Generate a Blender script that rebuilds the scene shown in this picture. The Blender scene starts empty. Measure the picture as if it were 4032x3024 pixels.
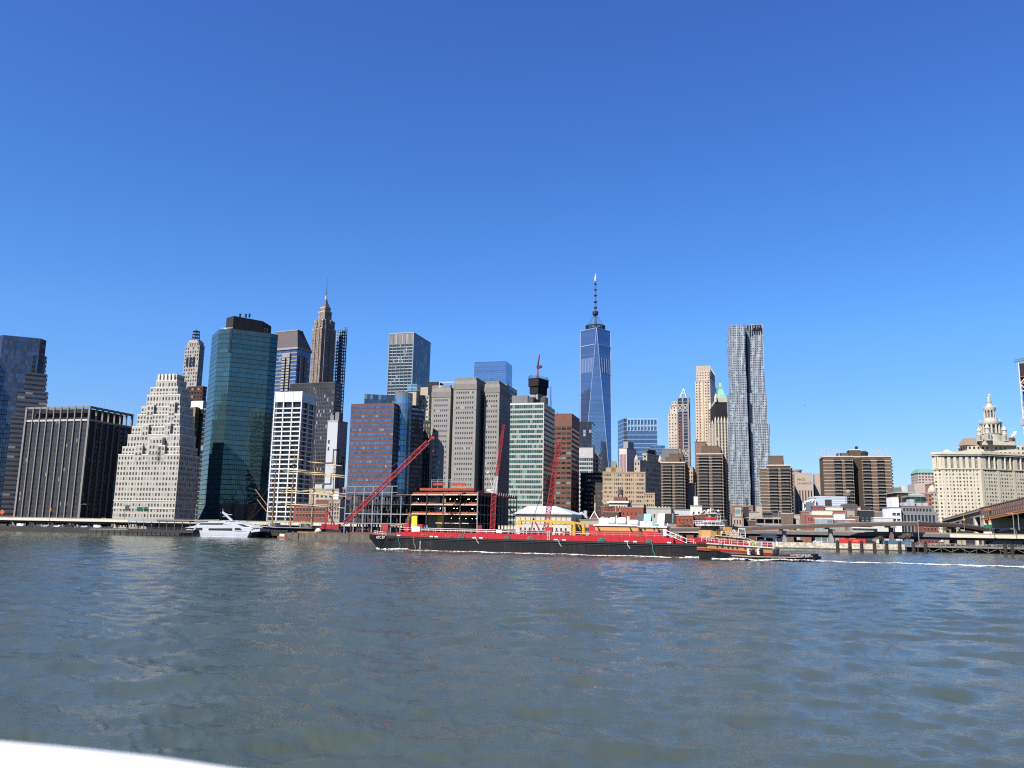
import bpy, bmesh, math, random
import numpy as np
from mathutils import Vector, Matrix
S = bpy.context.scene
COL = S.collection
R = math.radians
# ------------------------------------------------------------------ camera
FPX, PITCH, ROLL, CAMZ = 3340.0, R(9.8), R(1.08), 6.5
_f = Vector((0, math.cos(PITCH), math.sin(PITCH)))
_r0 = Vector((1, 0, 0)); _u0 = Vector((0, -math.sin(PITCH), math.cos(PITCH)))
_r = _r0 * math.cos(ROLL) + _u0 * math.sin(ROLL)
_u = _u0 * math.cos(ROLL) - _r0 * math.sin(ROLL)
cam = bpy.data.cameras.new('camera'); camo = bpy.data.objects.new('camera', cam); COL.objects.link(camo)
cam.lens = 4.15; cam.sensor_fit = 'HORIZONTAL'; cam.sensor_width = 4.15 * 4032 / FPX
cam.clip_start = 0.05; cam.clip_end = 30000
cam.dof.use_dof = True; cam.dof.focus_distance = 300; cam.dof.aperture_fstop = 0.6
camo.matrix_world = Matrix(((_r.x, _u.x, -_f.x, 0), (_r.y, _u.y, -_f.y, 0), (_r.z, _u.z, -_f.z, CAMZ), (0, 0, 0, 1)))
S.camera = camo
# ------------------------------------------------------------------ light
SUN_AZ, SUN_EL = R(43), R(48)          # 43 degrees left of straight behind the camera
todir = Vector((-math.sin(SUN_AZ) * math.cos(SUN_EL), -math.cos(SUN_AZ) * math.cos(SUN_EL), math.sin(SUN_EL)))
w = bpy.data.worlds.new("World"); S.world = w; w.use_nodes = True
nt = w.node_tree; nt.nodes.clear()
sky = nt.nodes.new('ShaderNodeTexSky'); sky.sky_type = 'NISHITA'; sky.sun_disc = False
sky.sun_elevation = SUN_EL
sky.sun_rotation = math.atan2(todir.x, todir.y)
sky.air_density = 1.0; sky.dust_density = 0.35; sky.ozone_density = 4.0; sky.altitude = 0
bg = nt.nodes.new('ShaderNodeBackground'); bg.inputs[1].default_value = 0.05
hs = nt.nodes.new('ShaderNodeHueSaturation'); hs.inputs['Saturation'].default_value = 1.22; hs.inputs['Hue'].default_value = 0.507
out = nt.nodes.new('ShaderNodeOutputWorld')
tint = nt.nodes.new('ShaderNodeMix'); tint.data_type = 'RGBA'; tint.blend_type = 'MULTIPLY'; tint.inputs[0].default_value = 1.0; tint.inputs[7].default_value = (.95, 1.2, 1.45, 1)
nt.links.new(sky.outputs[0], hs.inputs['Color']); nt.links.new(hs.outputs[0], tint.inputs[6]);
# the photo's sky keeps its blue down to the rooftops: a clear dry day, less white near the horizon
tc = nt.nodes.new('ShaderNodeTexCoord'); sx = nt.nodes.new('ShaderNodeSeparateXYZ'); mr = nt.nodes.new('ShaderNodeMapRange'); hz = nt.nodes.new('ShaderNodeMix')
nt.links.new(tc.outputs['Generated'], sx.inputs[0]); nt.links.new(sx.outputs[2], mr.inputs[0]); mr.inputs[1].default_value = 0.0; mr.inputs[2].default_value = 0.22
hz.data_type = 'RGBA'; hz.inputs[6].default_value = (.66, .74, 1.0, 1); hz.inputs[7].default_value = (.95, 1.2, 1.45, 1)
m2 = nt.nodes.new('ShaderNodeMapRange'); m2.inputs[1].default_value = .36; m2.inputs[2].default_value = .6; h2 = nt.nodes.new('ShaderNodeMix'); h2.data_type = 'RGBA'; h2.inputs[7].default_value = (1.12, 1.08, 1.5, 1)
nt.links.new(sx.outputs[2], m2.inputs[0]); nt.links.new(m2.outputs[0], h2.inputs[0])
nt.links.new(mr.outputs[0], hz.inputs[0]); nt.links.new(hz.outputs[2], h2.inputs[6]); nt.links.new(h2.outputs[2], tint.inputs[7])
nt.links.new(tint.outputs[2], bg.inputs[0]); nt.links.new(bg.outputs[0], out.inputs[0])
sl = bpy.data.lights.new('sun', 'SUN'); sl.energy = 5.0; sl.angle = R(0.5); sl.color = (1.0, 0.95, 0.87)
so = bpy.data.objects.new('sun', sl); COL.objects.link(so)
so.rotation_euler = todir.to_track_quat('Z', 'Y').to_euler()
S.view_settings.view_transform = 'Standard'; S.view_settings.look = 'None'
S.view_settings.exposure = 1.36; S.view_settings.gamma = 1.0
S.cycles.max_bounces = 6; S.cycles.diffuse_bounces = 2; S.cycles.caustics_reflective = False; S.cycles.caustics_refractive = False
S.cycles.sample_clamp_indirect = 4; S.cycles.filter_width = 1.15; S.cycles.use_denoising = False
# ------------------------------------------------------------------ pixel of the photograph -> point of the place
def ray(px, py): return _f * FPX + _r * (px - 2016) + _u * (1512 - py)
def PY(px, py, Y):
 d = ray(px, py); t = Y / d.y
 return Vector((d.x * t, Y, CAMZ + d.z * t))
def PZ(px, py, Z):
 d = ray(px, py); t = (Z - CAMZ) / d.z
 return Vector((d.x * t, d.y * t, Z))
def proj(p):
 q = Vector(p) - Vector((0, 0, CAMZ)); k = q.dot(_f)
 return (2016 + FPX * q.dot(_r) / k, 1512 - FPX * q.dot(_u) / k)
def along(C, d, px):                    # distance t with C + t d standing at column px
 t0, t1 = 0.0, 5.0
 f = lambda t: proj(C + d * t)[0] - px
 a, b = f(t0), f(t1)
 for _ in range(20):
  if abs(b - a) < 1e-9: break
  t2 = t1 - b * (t1 - t0) / (b - a); t0, a = t1, b; t1 = t2; b = f(t1)
  if abs(b) < 1e-4: break
 return t1
class Plane:                            # a vertical plane through two ground points
 def __init__(s, A, B):
  s.A = Vector((A[0], A[1], 0)); e = Vector((B[0] - A[0], B[1] - A[1], 0)); s.L = e.length; s.e = e.normalized()
  s.n = Vector((s.e.y, -s.e.x, 0))
 def __call__(s, px, py):
  d = ray(px, py); o = Vector((0, 0, CAMZ)); t = (s.A - o).dot(s.n) / d.dot(s.n); p = o + d * t
  return (p - s.A).dot(s.e), p.z
 def pt(s, px, py):
  a, z = s(px, py); q = s.A + s.e * a; return Vector((q.x, q.y, z))
# ------------------------------------------------------------------ materials
class G:
 def __init__(s, name):
  s.m = bpy.data.materials.new(name); s.m.use_nodes = True; s.t = s.m.node_tree
  s.b = s.t.nodes['Principled BSDF']
 def n(s, typ, **k):
  o = s.t.nodes.new(typ)
  for a, b in k.items(): setattr(o, a, b)
  return o
 def set(s, sock, v):
  if isinstance(v, bpy.types.NodeSocket): s.t.links.new(v, sock)
  else: sock.default_value = v
 def math(s, op, a, b=0.0, c=None):
  o = s.n('ShaderNodeMath', operation=op); s.set(o.inputs[0], a); s.set(o.inputs[1], b)
  if c is not None: s.set(o.inputs[2], c)
  return o.outputs[0]
 def vmath(s, op, a, b=None, scale=None):
  o = s.n('ShaderNodeVectorMath', operation=op); s.set(o.inputs[0], a)
  if b is not None: s.set(o.inputs[1], b)
  if scale is not None: s.set(o.inputs['Scale'], scale)
  return o.outputs[0]
 def mix(s, f, a, b):
  o = s.n('ShaderNodeMix', data_type='RGBA'); s.set(o.inputs[0], f); s.set(o.inputs[6], c4(a)); s.set(o.inputs[7], c4(b))
  return o.outputs[2]
 def mixf(s, f, a, b):
  o = s.n('ShaderNodeMix', data_type='FLOAT'); s.set(o.inputs[0], f); s.set(o.inputs[2], a); s.set(o.inputs[3], b)
  return o.outputs[0]
 def noise(s, vec, scale, detail=3, rough=.55, out=0):
  o = s.n('ShaderNodeTexNoise'); s.t.links.new(vec, o.inputs['Vector']); o.inputs['Scale'].default_value = scale
  o.inputs['Detail'].default_value = detail; o.inputs['Roughness'].default_value = rough
  return o.outputs[out]
 def obj(s): return s.n('ShaderNodeTexCoord').outputs['Object']
 def uv(s): return s.n('ShaderNodeTexCoord').outputs['UV']
 def ramp(s, x, a, b):
  o = s.n('ShaderNodeMapRange'); s.set(o.inputs[0], x); o.inputs[1].default_value = a; o.inputs[2].default_value = b
  return o.outputs[0]
def c4(v): return v if isinstance(v, bpy.types.NodeSocket) else (v[0], v[1], v[2], 1.0)
_mc = {}
KA = .58                                 # the colours below were matched by eye at a lower exposure; this brings them to real reflectances
def mat(col, rough=.7, metal=0.0, var=.16, scale=.35, streak=True, name='paint'):
 col = [c * KA for c in col] if metal < .45 else col
 key = (tuple(col), rough, metal, var, scale, streak)
 if key in _mc: return _mc[key]
 g = G(name); o = g.obj()
 n1 = g.noise(o, scale, 4)
 f = n1
 if streak:
  mp = g.n('ShaderNodeMapping'); g.t.links.new(o, mp.inputs[0]); mp.inputs['Scale'].default_value = (1.7, 1.7, .12)
  n2 = g.noise(mp.outputs[0], scale * 2.2, 3); f = g.math('MULTIPLY_ADD', n2, .5, g.math('MULTIPLY', n1, .5))
 k = g.ramp(f, .3, .7)
 g.set(g.b.inputs['Base Color'], g.mix(k, [c * (1 - var) for c in col], [min(.95, c * (1 + var)) for c in col]))
 g.b.inputs['Roughness'].default_value = rough; g.b.inputs['Metallic'].default_value = metal
 if rough >= .5: g.b.inputs['Specular IOR Level'].default_value = .15
 _mc[key] = g.m; return g.m
def facade(wall, glass, u=(.22, .78), v=(.25, .8), var=.35, blind=.08, refl=.35, rough=.08, wrough=.85, tilt=.012, wvar=.18,
   gu=None, spandrel=None, blindcol=(.42, .42, .38), name='facade', wall_metal=0.0, ufreq=1, line=None, lw=.1, band=None):
 """wall with openings: one UV unit is one bay by one storey"""
 sc = lambda v, k=KA: [c * k for c in v]
 wall = sc(wall) if wall_metal < .5 else wall; glass = sc(glass, KA + (1 - KA) * min(1, refl * 1.4)); blindcol = sc(blindcol); spandrel = sc(spandrel) if spandrel else None; line = sc(line) if line else None
 g = G(name); uvs = g.n('ShaderNodeSeparateXYZ'); g.t.links.new(g.uv(), uvs.inputs[0]); U, V = uvs.outputs[0], uvs.outputs[1]
 if ufreq != 1: Uf = g.math('MULTIPLY', U, ufreq)
 else: Uf = U
 fu = g.math('FRACT', Uf); fv = g.math('FRACT', V)
 mu = g.math('MULTIPLY', g.math('GREATER_THAN', fu, u[0]), g.math('LESS_THAN', fu, u[1]))
 if gu is not None:                   # openings only over part of every group of ufreq bays
  fg = g.math('FRACT', U); mu = g.math('MULTIPLY', mu, g.math('MULTIPLY', g.math('GREATER_THAN', fg, gu[0]), g.math('LESS_THAN', fg, gu[1])))
 mv = g.math('MULTIPLY', g.math('GREATER_THAN', fv, v[0]), g.math('LESS_THAN', fv, v[1]))
 m = g.math('MULTIPLY', mu, mv)
 cell = g.n('ShaderNodeCombineXYZ'); g.set(cell.inputs[0], g.math('FLOOR', Uf)); g.set(cell.inputs[1], g.math('FLOOR', V))
 loc = g.n('ShaderNodeObjectInfo').outputs['Random']; g.set(cell.inputs[2], g.math('MULTIPLY', loc, 50))
 wn = g.n('ShaderNodeTexWhiteNoise', noise_dimensions='3D'); g.t.links.new(cell.outputs[0], wn.inputs[0])
 rv, rc = wn.outputs[0], wn.outputs[1]
 gc = g.mix(rv, [c * (1 - var) for c in glass], [min(.95, c * (1 + var)) for c in glass])
 rw = g.n('ShaderNodeTexWhiteNoise', noise_dimensions='2D'); rwv = g.n('ShaderNodeCombineXYZ'); g.set(rwv.inputs[0], g.math('FLOOR', V)); g.set(rwv.inputs[1], g.math('MULTIPLY', loc, 9)); g.t.links.new(rwv.outputs[0], rw.inputs[0])
 gc = g.mix(g.math('MULTIPLY', rw.outputs[0], .4), gc, sc(glass, .45))
 if blind > 0:
  isb = g.math('GREATER_THAN', rv, 1 - blind); gc = g.mix(isb, gc, blindcol)
 o = g.obj(); n1 = g.noise(o, .06, 4)
 mp = g.n('ShaderNodeMapping'); g.t.links.new(o, mp.inputs[0]); mp.inputs['Scale'].default_value = (1, 1, .08)
 n2 = g.noise(mp.outputs[0], .5, 3); k = g.ramp(g.math('MULTIPLY_ADD', n2, .5, g.math('MULTIPLY', n1, .5)), .3, .7)
 wc = g.mix(k, [c * (1 - wvar) for c in wall], [min(.95, c * (1 + wvar)) for c in wall])
 if spandrel is not None:             # the strip of wall under and over the openings has a colour of its own
  wc = g.mix(mu, wc, spandrel)
 if band is not None:
  wc = g.mix(g.math('LESS_THAN', fv, band[0]), wc, band[1])
 if line is not None:
  wc = g.mix(g.math('LESS_THAN', fv, lw), wc, line); m = g.math('MULTIPLY', m, g.math('GREATER_THAN', fv, lw))
 g.set(g.b.inputs['Base Color'], g.mix(m, wc, gc))
 g.set(g.b.inputs['Roughness'], g.mixf(m, wrough, rough))
 g.set(g.b.inputs['Metallic'], g.mixf(m, wall_metal, refl))
 g.set(g.b.inputs['Specular IOR Level'], g.mixf(m, .15, .5))
 if tilt > 0:
  geo = g.n('ShaderNodeNewGeometry').outputs['Normal']
  d = g.vmath('SCALE', g.vmath('SUBTRACT', rc, (.5, .5, .5)), scale=g.math('MULTIPLY', m, tilt * 2))
  g.set(g.b.inputs['Normal'], g.vmath('NORMALIZE', g.vmath('ADD', geo, d)))
 return g.m
# ------------------------------------------------------------------ mesh builder
class MB:
 def __init__(s): s.v = []; s.f = []; s.uv = []; s.mi = []
 def face(s, pts, mi=0, uv=None):
  i = len(s.v); s.v.extend([tuple(p) for p in pts]); s.f.append(list(range(i, i + len(pts)))); s.mi.append(mi)
  s.uv.append(uv or [(p[0] * .3, p[2] * .3) for p in pts])
 def wall(s, a, b, z0, z1, mi=0, cw=None, ch=3.6, v0=None):
  l = math.hypot(b[0] - a[0], b[1] - a[1]); h = z1 - z0
  n = max(1, round(l / cw)) if cw else l; m = max(1, round(h / ch)) if cw else h
  s.face([(a[0], a[1], z0), (b[0], b[1], z0), (b[0], b[1], z1), (a[0], a[1], z1)], mi, [(0, 0), (n, 0), (n, m), (0, m)])
 def prism(s, poly, z0, z1, mi=0, top=None, cw=None, ch=3.6, taper=None):
  poly = [(p[0], p[1]) for p in poly]
  A = sum(poly[i][0] * poly[(i + 1) % len(poly)][1] - poly[(i + 1) % len(poly)][0] * poly[i][1] for i in range(len(poly)))
  if A < 0: poly = poly[::-1]
  n = len(poly)
  for i in range(n): s.wall(poly[i], poly[(i + 1) % n], z0, z1, mi, cw, ch)
  top = mi if top is None else top
  if cw and top == mi: tuv = [(0, 0)] * n
  else: tuv = None
  s.face([(p[0], p[1], z1) for p in poly], top, tuv); s.face([(p[0], p[1], z0) for p in poly[::-1]], top, tuv)
 def frustum(s, p0, p1, z0, z1, mi=0, cw=None, ch=3.6):
  n = len(p0)
  A = sum(p0[i][0] * p0[(i + 1) % n][1] - p0[(i + 1) % n][0] * p0[i][1] for i in range(n))
  if A < 0: p0 = p0[::-1]; p1 = p1[::-1]
  for i in range(n):
   a, b, c, d = p0[i], p0[(i + 1) % n], p1[(i + 1) % n], p1[i]
   l = math.hypot(b[0] - a[0], b[1] - a[1]); u = max(1, round(l / cw)) if cw else l; m = max(1, round((z1 - z0) / ch)) if cw else z1 - z0
   s.face([(a[0], a[1], z0), (b[0], b[1], z0), (c[0], c[1], z1), (d[0], d[1], z1)], mi, [(0, 0), (u, 0), (u, m), (0, m)])
  s.face([(p[0], p[1], z1) for p in p1], mi); s.face([(p[0], p[1], z0) for p in p0[::-1]], mi)
 def box(s, x0, x1, y0, y1, z0, z1, mi=0, **k): s.prism([(x0, y0), (x1, y0), (x1, y1), (x0, y1)], z0, z1, mi, **k)
 def obox(s, c, ex, ey, ez, mi=0):    # centre and half-axes
  c, ex, ey, ez = map(Vector, (c, ex, ey, ez))
  if ex.cross(ey).dot(ez) < 0: ey = -ey
  P = lambda a, b, d: c + ex * a + ey * b + ez * d
  for q in (((-1, -1, -1), (-1, 1, -1), (1, 1, -1), (1, -1, -1)), ((-1, -1, 1), (1, -1, 1), (1, 1, 1), (-1, 1, 1)),
     ((-1, -1, -1), (1, -1, -1), (1, -1, 1), (-1, -1, 1)), ((1, -1, -1), (1, 1, -1), (1, 1, 1), (1, -1, 1)),
     ((1, 1, -1), (-1, 1, -1), (-1, 1, 1), (1, 1, 1)), ((-1, 1, -1), (-1, -1, -1), (-1, -1, 1), (-1, 1, 1))):
   s.face([P(*t) for t in q], mi)
 def beam(s, p, q, w, h=None, mi=0):
  p, q = Vector(p), Vector(q); d = q - p
  if d.length < 1e-6: return
  u = Vector((0, 0, 1)) if abs(d.normalized().z) < .95 else Vector((1, 0, 0))
  x = d.cross(u).normalized(); y = x.cross(d).normalized(); h = h or w
  s.obox((p + q) / 2, d / 2, x * w / 2, y * h / 2, mi)
 def tube(s, p, q, r, n=6, r2=None, mi=0):
  p, q = Vector(p), Vector(q); d = q - p
  if d.length < 1e-6: return
  u = Vector((0, 0, 1)) if abs(d.normalized().z) < .95 else Vector((1, 0, 0))
  x = d.cross(u).normalized(); y = d.cross(x).normalized(); r2 = r if r2 is None else r2
  a = [p + (x * math.cos(t) + y * math.sin(t)) * r for t in [2 * math.pi * i / n for i in range(n)]]
  b = [q + (x * math.cos(t) + y * math.sin(t)) * r2 for t in [2 * math.pi * i / n for i in range(n)]]
  for i in range(n):
   j = (i + 1) % n; s.face([a[j], a[i], b[i], b[j]], mi)
  s.face(a, mi); s.face(b[::-1], mi)
 def path(s, pts, r, n=6, mi=0):
  for a, b in zip(pts[:-1], pts[1:]): s.tube(a, b, r, n, mi=mi)
 def lathe(s, c, prof, n=16, mi=0, caps=True):
  rows = [[(c[0] + r * math.cos(2 * math.pi * i / n), c[1] + r * math.sin(2 * math.pi * i / n), c[2] + z) for i in range(n)] for r, z in prof]
  for k in range(len(rows) - 1):
   for i in range(n):
    j = (i + 1) % n; s.face([rows[k][i], rows[k][j], rows[k + 1][j], rows[k + 1][i]], mi, [(i, k), (i + 1, k), (i + 1, k + 1), (i, k + 1)])
  if caps: s.face(rows[0][::-1], mi); s.face(rows[-1], mi)
 def lattice(s, p, q, w, n, r=.08, mi=0, w2=None, chord=None):    # square lattice boom
  p, q = Vector(p), Vector(q); d = (q - p); u = Vector((0, 0, 1)) if abs(d.normalized().z) < .9 else Vector((0, 1, 0))
  x = d.cross(u).normalized(); y = x.cross(d).normalized(); w2 = w if w2 is None else w2
  def c(t, i):
   k = (w + (w2 - w) * t) / 2; sx, sy = ((-1, -1), (1, -1), (1, 1), (-1, 1))[i]
   return p + d * t + x * k * sx + y * k * sy
  for i in range(4):
   s.tube(c(0, i), c(1, i), chord or r * 1.5, 5, mi=mi)
   for k in range(n):
    a, b = k / n, (k + 1) / n; j = (i + 1) % 4
    if k % 2: s.tube(c(a, i), c(b, j), r, 4, mi=mi)
    else: s.tube(c(a, j), c(b, i), r, 4, mi=mi)
   for k in range(n + 1): s.tube(c(k / n, i), c(k / n, (i + 1) % 4), r, 4, mi=mi)
 def build(s, name, mats, parent=None, base=None, smooth=False):
  me = bpy.data.meshes.new(name)
  v = np.array(s.v, dtype=np.float64)
  if base is not None: v = v - np.array(base)
  me.from_pydata(v.tolist(), [], s.f); uvl = me.uv_layers.new(name='UVMap')
  uvl.data.foreach_set('uv', np.array([c for f in s.uv for p in f for c in p], dtype=np.float32))
  if not isinstance(mats, (list, tuple)): mats = [mats]
  for m in mats: me.materials.append(m)
  me.polygons.foreach_set('material_index', np.array(s.mi, dtype=np.int32))
  if smooth:
   bm = bmesh.new(); bm.from_mesh(me); bmesh.ops.remove_doubles(bm, verts=bm.verts, dist=1e-4); bm.to_mesh(me); bm.free()
   me.polygons.foreach_set('use_smooth', [True] * len(me.polygons))
  me.update()
  o = bpy.data.objects.new(name, me); COL.objects.link(o)
  if parent is not None: o.parent = parent
  return o
# ------------------------------------------------------------------ things
def tag(o, label=None, cat=None, group=None, kind=None):
 if label: o['label'] = label
 if cat: o['category'] = cat
 if group: o['group'] = group
 if kind: o['kind'] = kind
 return o
class T:                                 # a thing: an Empty at its base; parts are given in world coordinates unless local
 def __init__(s, name, label, cat, loc=(0, 0, 0), rz=0.0, group=None, local=False):
  s.o = bpy.data.objects.new(name, None); COL.objects.link(s.o); s.o.location = loc; s.o.rotation_euler = (0, 0, rz)
  s.o.empty_display_size = 1; s.base = None if local else tuple(loc); tag(s.o, label, cat, group)
 def part(s, name, mb, mats, parent=None, label=None, smooth=False, kind=None):
  o = mb.build(name, mats, parent or s.o, s.base, smooth)
  if label: o['label'] = label
  if kind: o['kind'] = kind
  return o
def copy_tree(o, parent=None):
 c = o.copy(); COL.objects.link(c)
 if parent is not None: c.parent = parent
 for ch in o.children: copy_tree(ch, c)
 return c
def dup(o, loc, rz=None, label=None, scale=None):
 c = copy_tree(o); c.location = loc
 if rz is not None: c.rotation_euler = (0, 0, rz)
 if label: c['label'] = label
 if scale: c.scale = (scale,) * 3
 return c
def struct(name, mb, m): return tag(mb.build(name, m), kind='structure')
GZ = 3.0                                 # street level above the water
SH0, SH1 = Vector((-350, 577, 0)), Vector((246, 407, 0))    # the shoreline
def shoreY(x): return SH0.y + (x - SH0.x) * (SH1.y - SH0.y) / (SH1.x - SH0.x)
def fp(C, D, L, Rr=None, yaw=-15, depth=None):
 """footprint of a box from its near top corner C (pixel), the columns of its left and right top corners, and its turn"""
 P = PY(C[0], C[1], D); a = R(yaw); dl = Vector((-math.cos(a), -math.sin(a), 0)); dr = Vector((-math.sin(a), math.cos(a), 0))
 tl = abs(along(P, dl, L)); tr = depth if depth else abs(along(P, dr, Rr))
 Lp, Rp = P + dl * tl, P + dr * tr; Bk = Lp + dr * tr
 return P.z, [(q.x, q.y) for q in (P, Rp, Bk, Lp)]
def inset(poly, d):
 n = len(poly); out = []
 A = sum(poly[i][0] * poly[(i + 1) % n][1] - poly[(i + 1) % n][0] * poly[i][1] for i in range(n)); sg = 1 if A > 0 else -1
 for i in range(n):
  p0, p1, p2 = (Vector(poly[(i + k) % n]) for k in (-1, 0, 1))
  e1 = (p1 - p0).normalized(); e2 = (p2 - p1).normalized(); n1 = Vector((-e1.y, e1.x)) * sg; n2 = Vector((-e2.y, e2.x)) * sg
  k = 1 + n1.dot(n2); q = p1 + (n1 + n2) * (d / max(k, .2)); out.append((q.x, q.y))
 return out
def cen(poly): return (sum(p[0] for p in poly) / len(poly), sum(p[1] for p in poly) / len(poly))
def roofpoly(pts, ref, D):               # roof corners (pixels) on one level; the corner ref stands at depth D
 Z = PY(pts[ref][0], pts[ref][1], D).z
 return Z, [tuple(PZ(x, y, Z)[:2]) for x, y in pts]
def tower(name, label, C, D, L, Rr=None, yaw=-15, depth=None, m=None, cw=3.0, ch=3.7, cat='building', roof=(.3, .29, .27), parapet=1.0,
   pm=None, z0=None, group=None, top=None):
 """a box building: wall, roof, parapet"""
 Z, p = fp(C, D, L, Rr, yaw, depth); c = cen(p); z0 = GZ if z0 is None else z0
 t = T(name, label, cat, (c[0], c[1], z0), group=group); t.Z = Z; t.p = p; t.c = c
 b = MB(); b.prism(p, z0, Z - (top or 0), cw=cw, ch=ch); t.wall = t.part('wall', b, m)
 if top:
  b = MB(); b.prism(inset(p, -.15), Z - top, Z); t.part('top_band', b, pm)
 if parapet:
  q = inset(p, -.2); i = inset(p, .4); b = MB()
  for k in range(4):
   j = (k + 1) % 4; b.prism([q[k], q[j], i[j], i[k]], Z, Z + parapet)
  t.part('parapet', b, pm or mat(roof))
 b = MB(); b.prism(inset(p, .45), Z, Z + .25); t.part('roof', b, mat(roof, .9))
 return t
def roofbox(t, name, fx0, fx1, fy0, fy1, h, m, z=None, label=None):   # box on the roof, fractions along the front (from the near corner) and depth
 p = t.p; P = lambda a, b: (p[0][0] + (p[3][0] - p[0][0]) * a + (p[1][0] - p[0][0]) * b, p[0][1] + (p[3][1] - p[0][1]) * a + (p[1][1] - p[0][1]) * b)
 z = t.Z if z is None else z
 b = MB(); b.prism([P(fx0, fy0), P(fx0, fy1), P(fx1, fy1), P(fx1, fy0)], z + .25, z + h, cw=4, ch=4); return t.part(name, b, m, label=label)
def windows(t, a, b, z0, z1, cols, rows, fw=.5, fh=.55, frame=None, glass=None, mx=.06, skip=(), proud=.06, sill=None):
 """single windows (frame, pane) on the wall from a to b; copies share two meshes"""
 a, b = Vector((a[0], a[1], 0)), Vector((b[0], b[1], 0)); e = (b - a); L = e.length; e.normalize(); n = Vector((e.y, -e.x, 0))
 cw, chh = L * (1 - 2 * mx) / cols, (z1 - z0) / rows; ww, hh = cw * fw, chh * fh
 fr = frame or mat((.5, .48, .44)); gl = glass or GLASS_DARK; src = None
 for r in range(rows):
  for c in range(cols):
   if (c, r) in skip: continue
   p = a + e * (L * mx + cw * (c + .5)); z = z0 + chh * (r + .5)
   if src is None:
    q = MB(); q.obox((0, 0, 0), (ww / 2, 0, 0), (0, .05, 0), (0, 0, hh / 2)); o = q.build('window', gl, t.o)
    q = MB(); k = .12 * ww; q.obox((0, -.06, -hh / 2 - k * .5), (ww / 2 + k, 0, 0), (0, .12, 0), (0, 0, k * .6)); s1 = q.build('sill', fr, o)
    q = MB(); q.obox((0, -.04, hh / 2 + k * .5), (ww / 2 + k, 0, 0), (0, .1, 0), (0, 0, k * .6)); s2 = q.build('lintel', fr, o); src = o
   else:
    o = copy_tree(src, t.o)
   o.location = (p.x + n.x * proud - t.base[0], p.y + n.y * proud - t.base[1], z - t.base[2]); o.rotation_euler = (0, 0, math.atan2(e.y, e.x))
GLASS_DARK = mat((.03, .035, .045), .1, 0, .3, streak=False, name='glass')
WHITE = mat((.8, .8, .79), .5, 0, .05, name='white paint'); STEEL = mat((.35, .36, .38), .5, .3, name='steel')
DARK = mat((.03, .03, .034), .6, name='dark metal'); RED = mat((.42, .022, .025), .45, 0, .12, name='red paint')
BEIGE = mat((.5, .42, .3), .8, name='beige stone'); BRICK = mat((.23, .075, .05), .85, name='brick'); CONC = mat((.33, .32, .3), .85, name='concrete')
# environment
# water and ground
def make_ground():
 b = MB(); sx = 1.0
 A = SH0 + (SH0 - SH1) * 8; B = SH1 + (SH1 - SH0) * 8
 n = 60
 pts = [A.lerp(B, i / n) for i in range(n + 1)]
 for p, q in zip(pts[:-1], pts[1:]):
  b.face([(p.x, p.y, GZ), (q.x, q.y, GZ), (q.x * 1.0 + 2000 * (q.x / 5000), 16000, GZ), (p.x + 2000 * (p.x / 5000), 16000, GZ)])
 g = mat((.09, .088, .085), .95, 0, .3, .05, streak=False, name='street asphalt'); struct('ground', b, g)
 b = MB()
 for p, q in zip(pts[:-1], pts[1:]): b.face([(p.x, p.y, -4), (q.x, q.y, -4), (q.x, q.y, GZ - .004), (p.x, p.y, GZ - .004)])
 struct('shore_bank', b, mat((.05, .05, .048), .9))
make_ground()
WAVES = []
def wave_z(x, y):
 r = math.hypot(x, y); cell = max(r * R(84) / 900, r * .0052); z = 0.0
 for kx, ky, amp, p0, lam in WAVES:
  ph = kx * x + ky * y + p0; z += amp * min(1, max(0, lam / (2.6 * cell) - .6)) * (math.sin(ph) + .25 * math.sin(2 * ph + 1.3))
 return z
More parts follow.
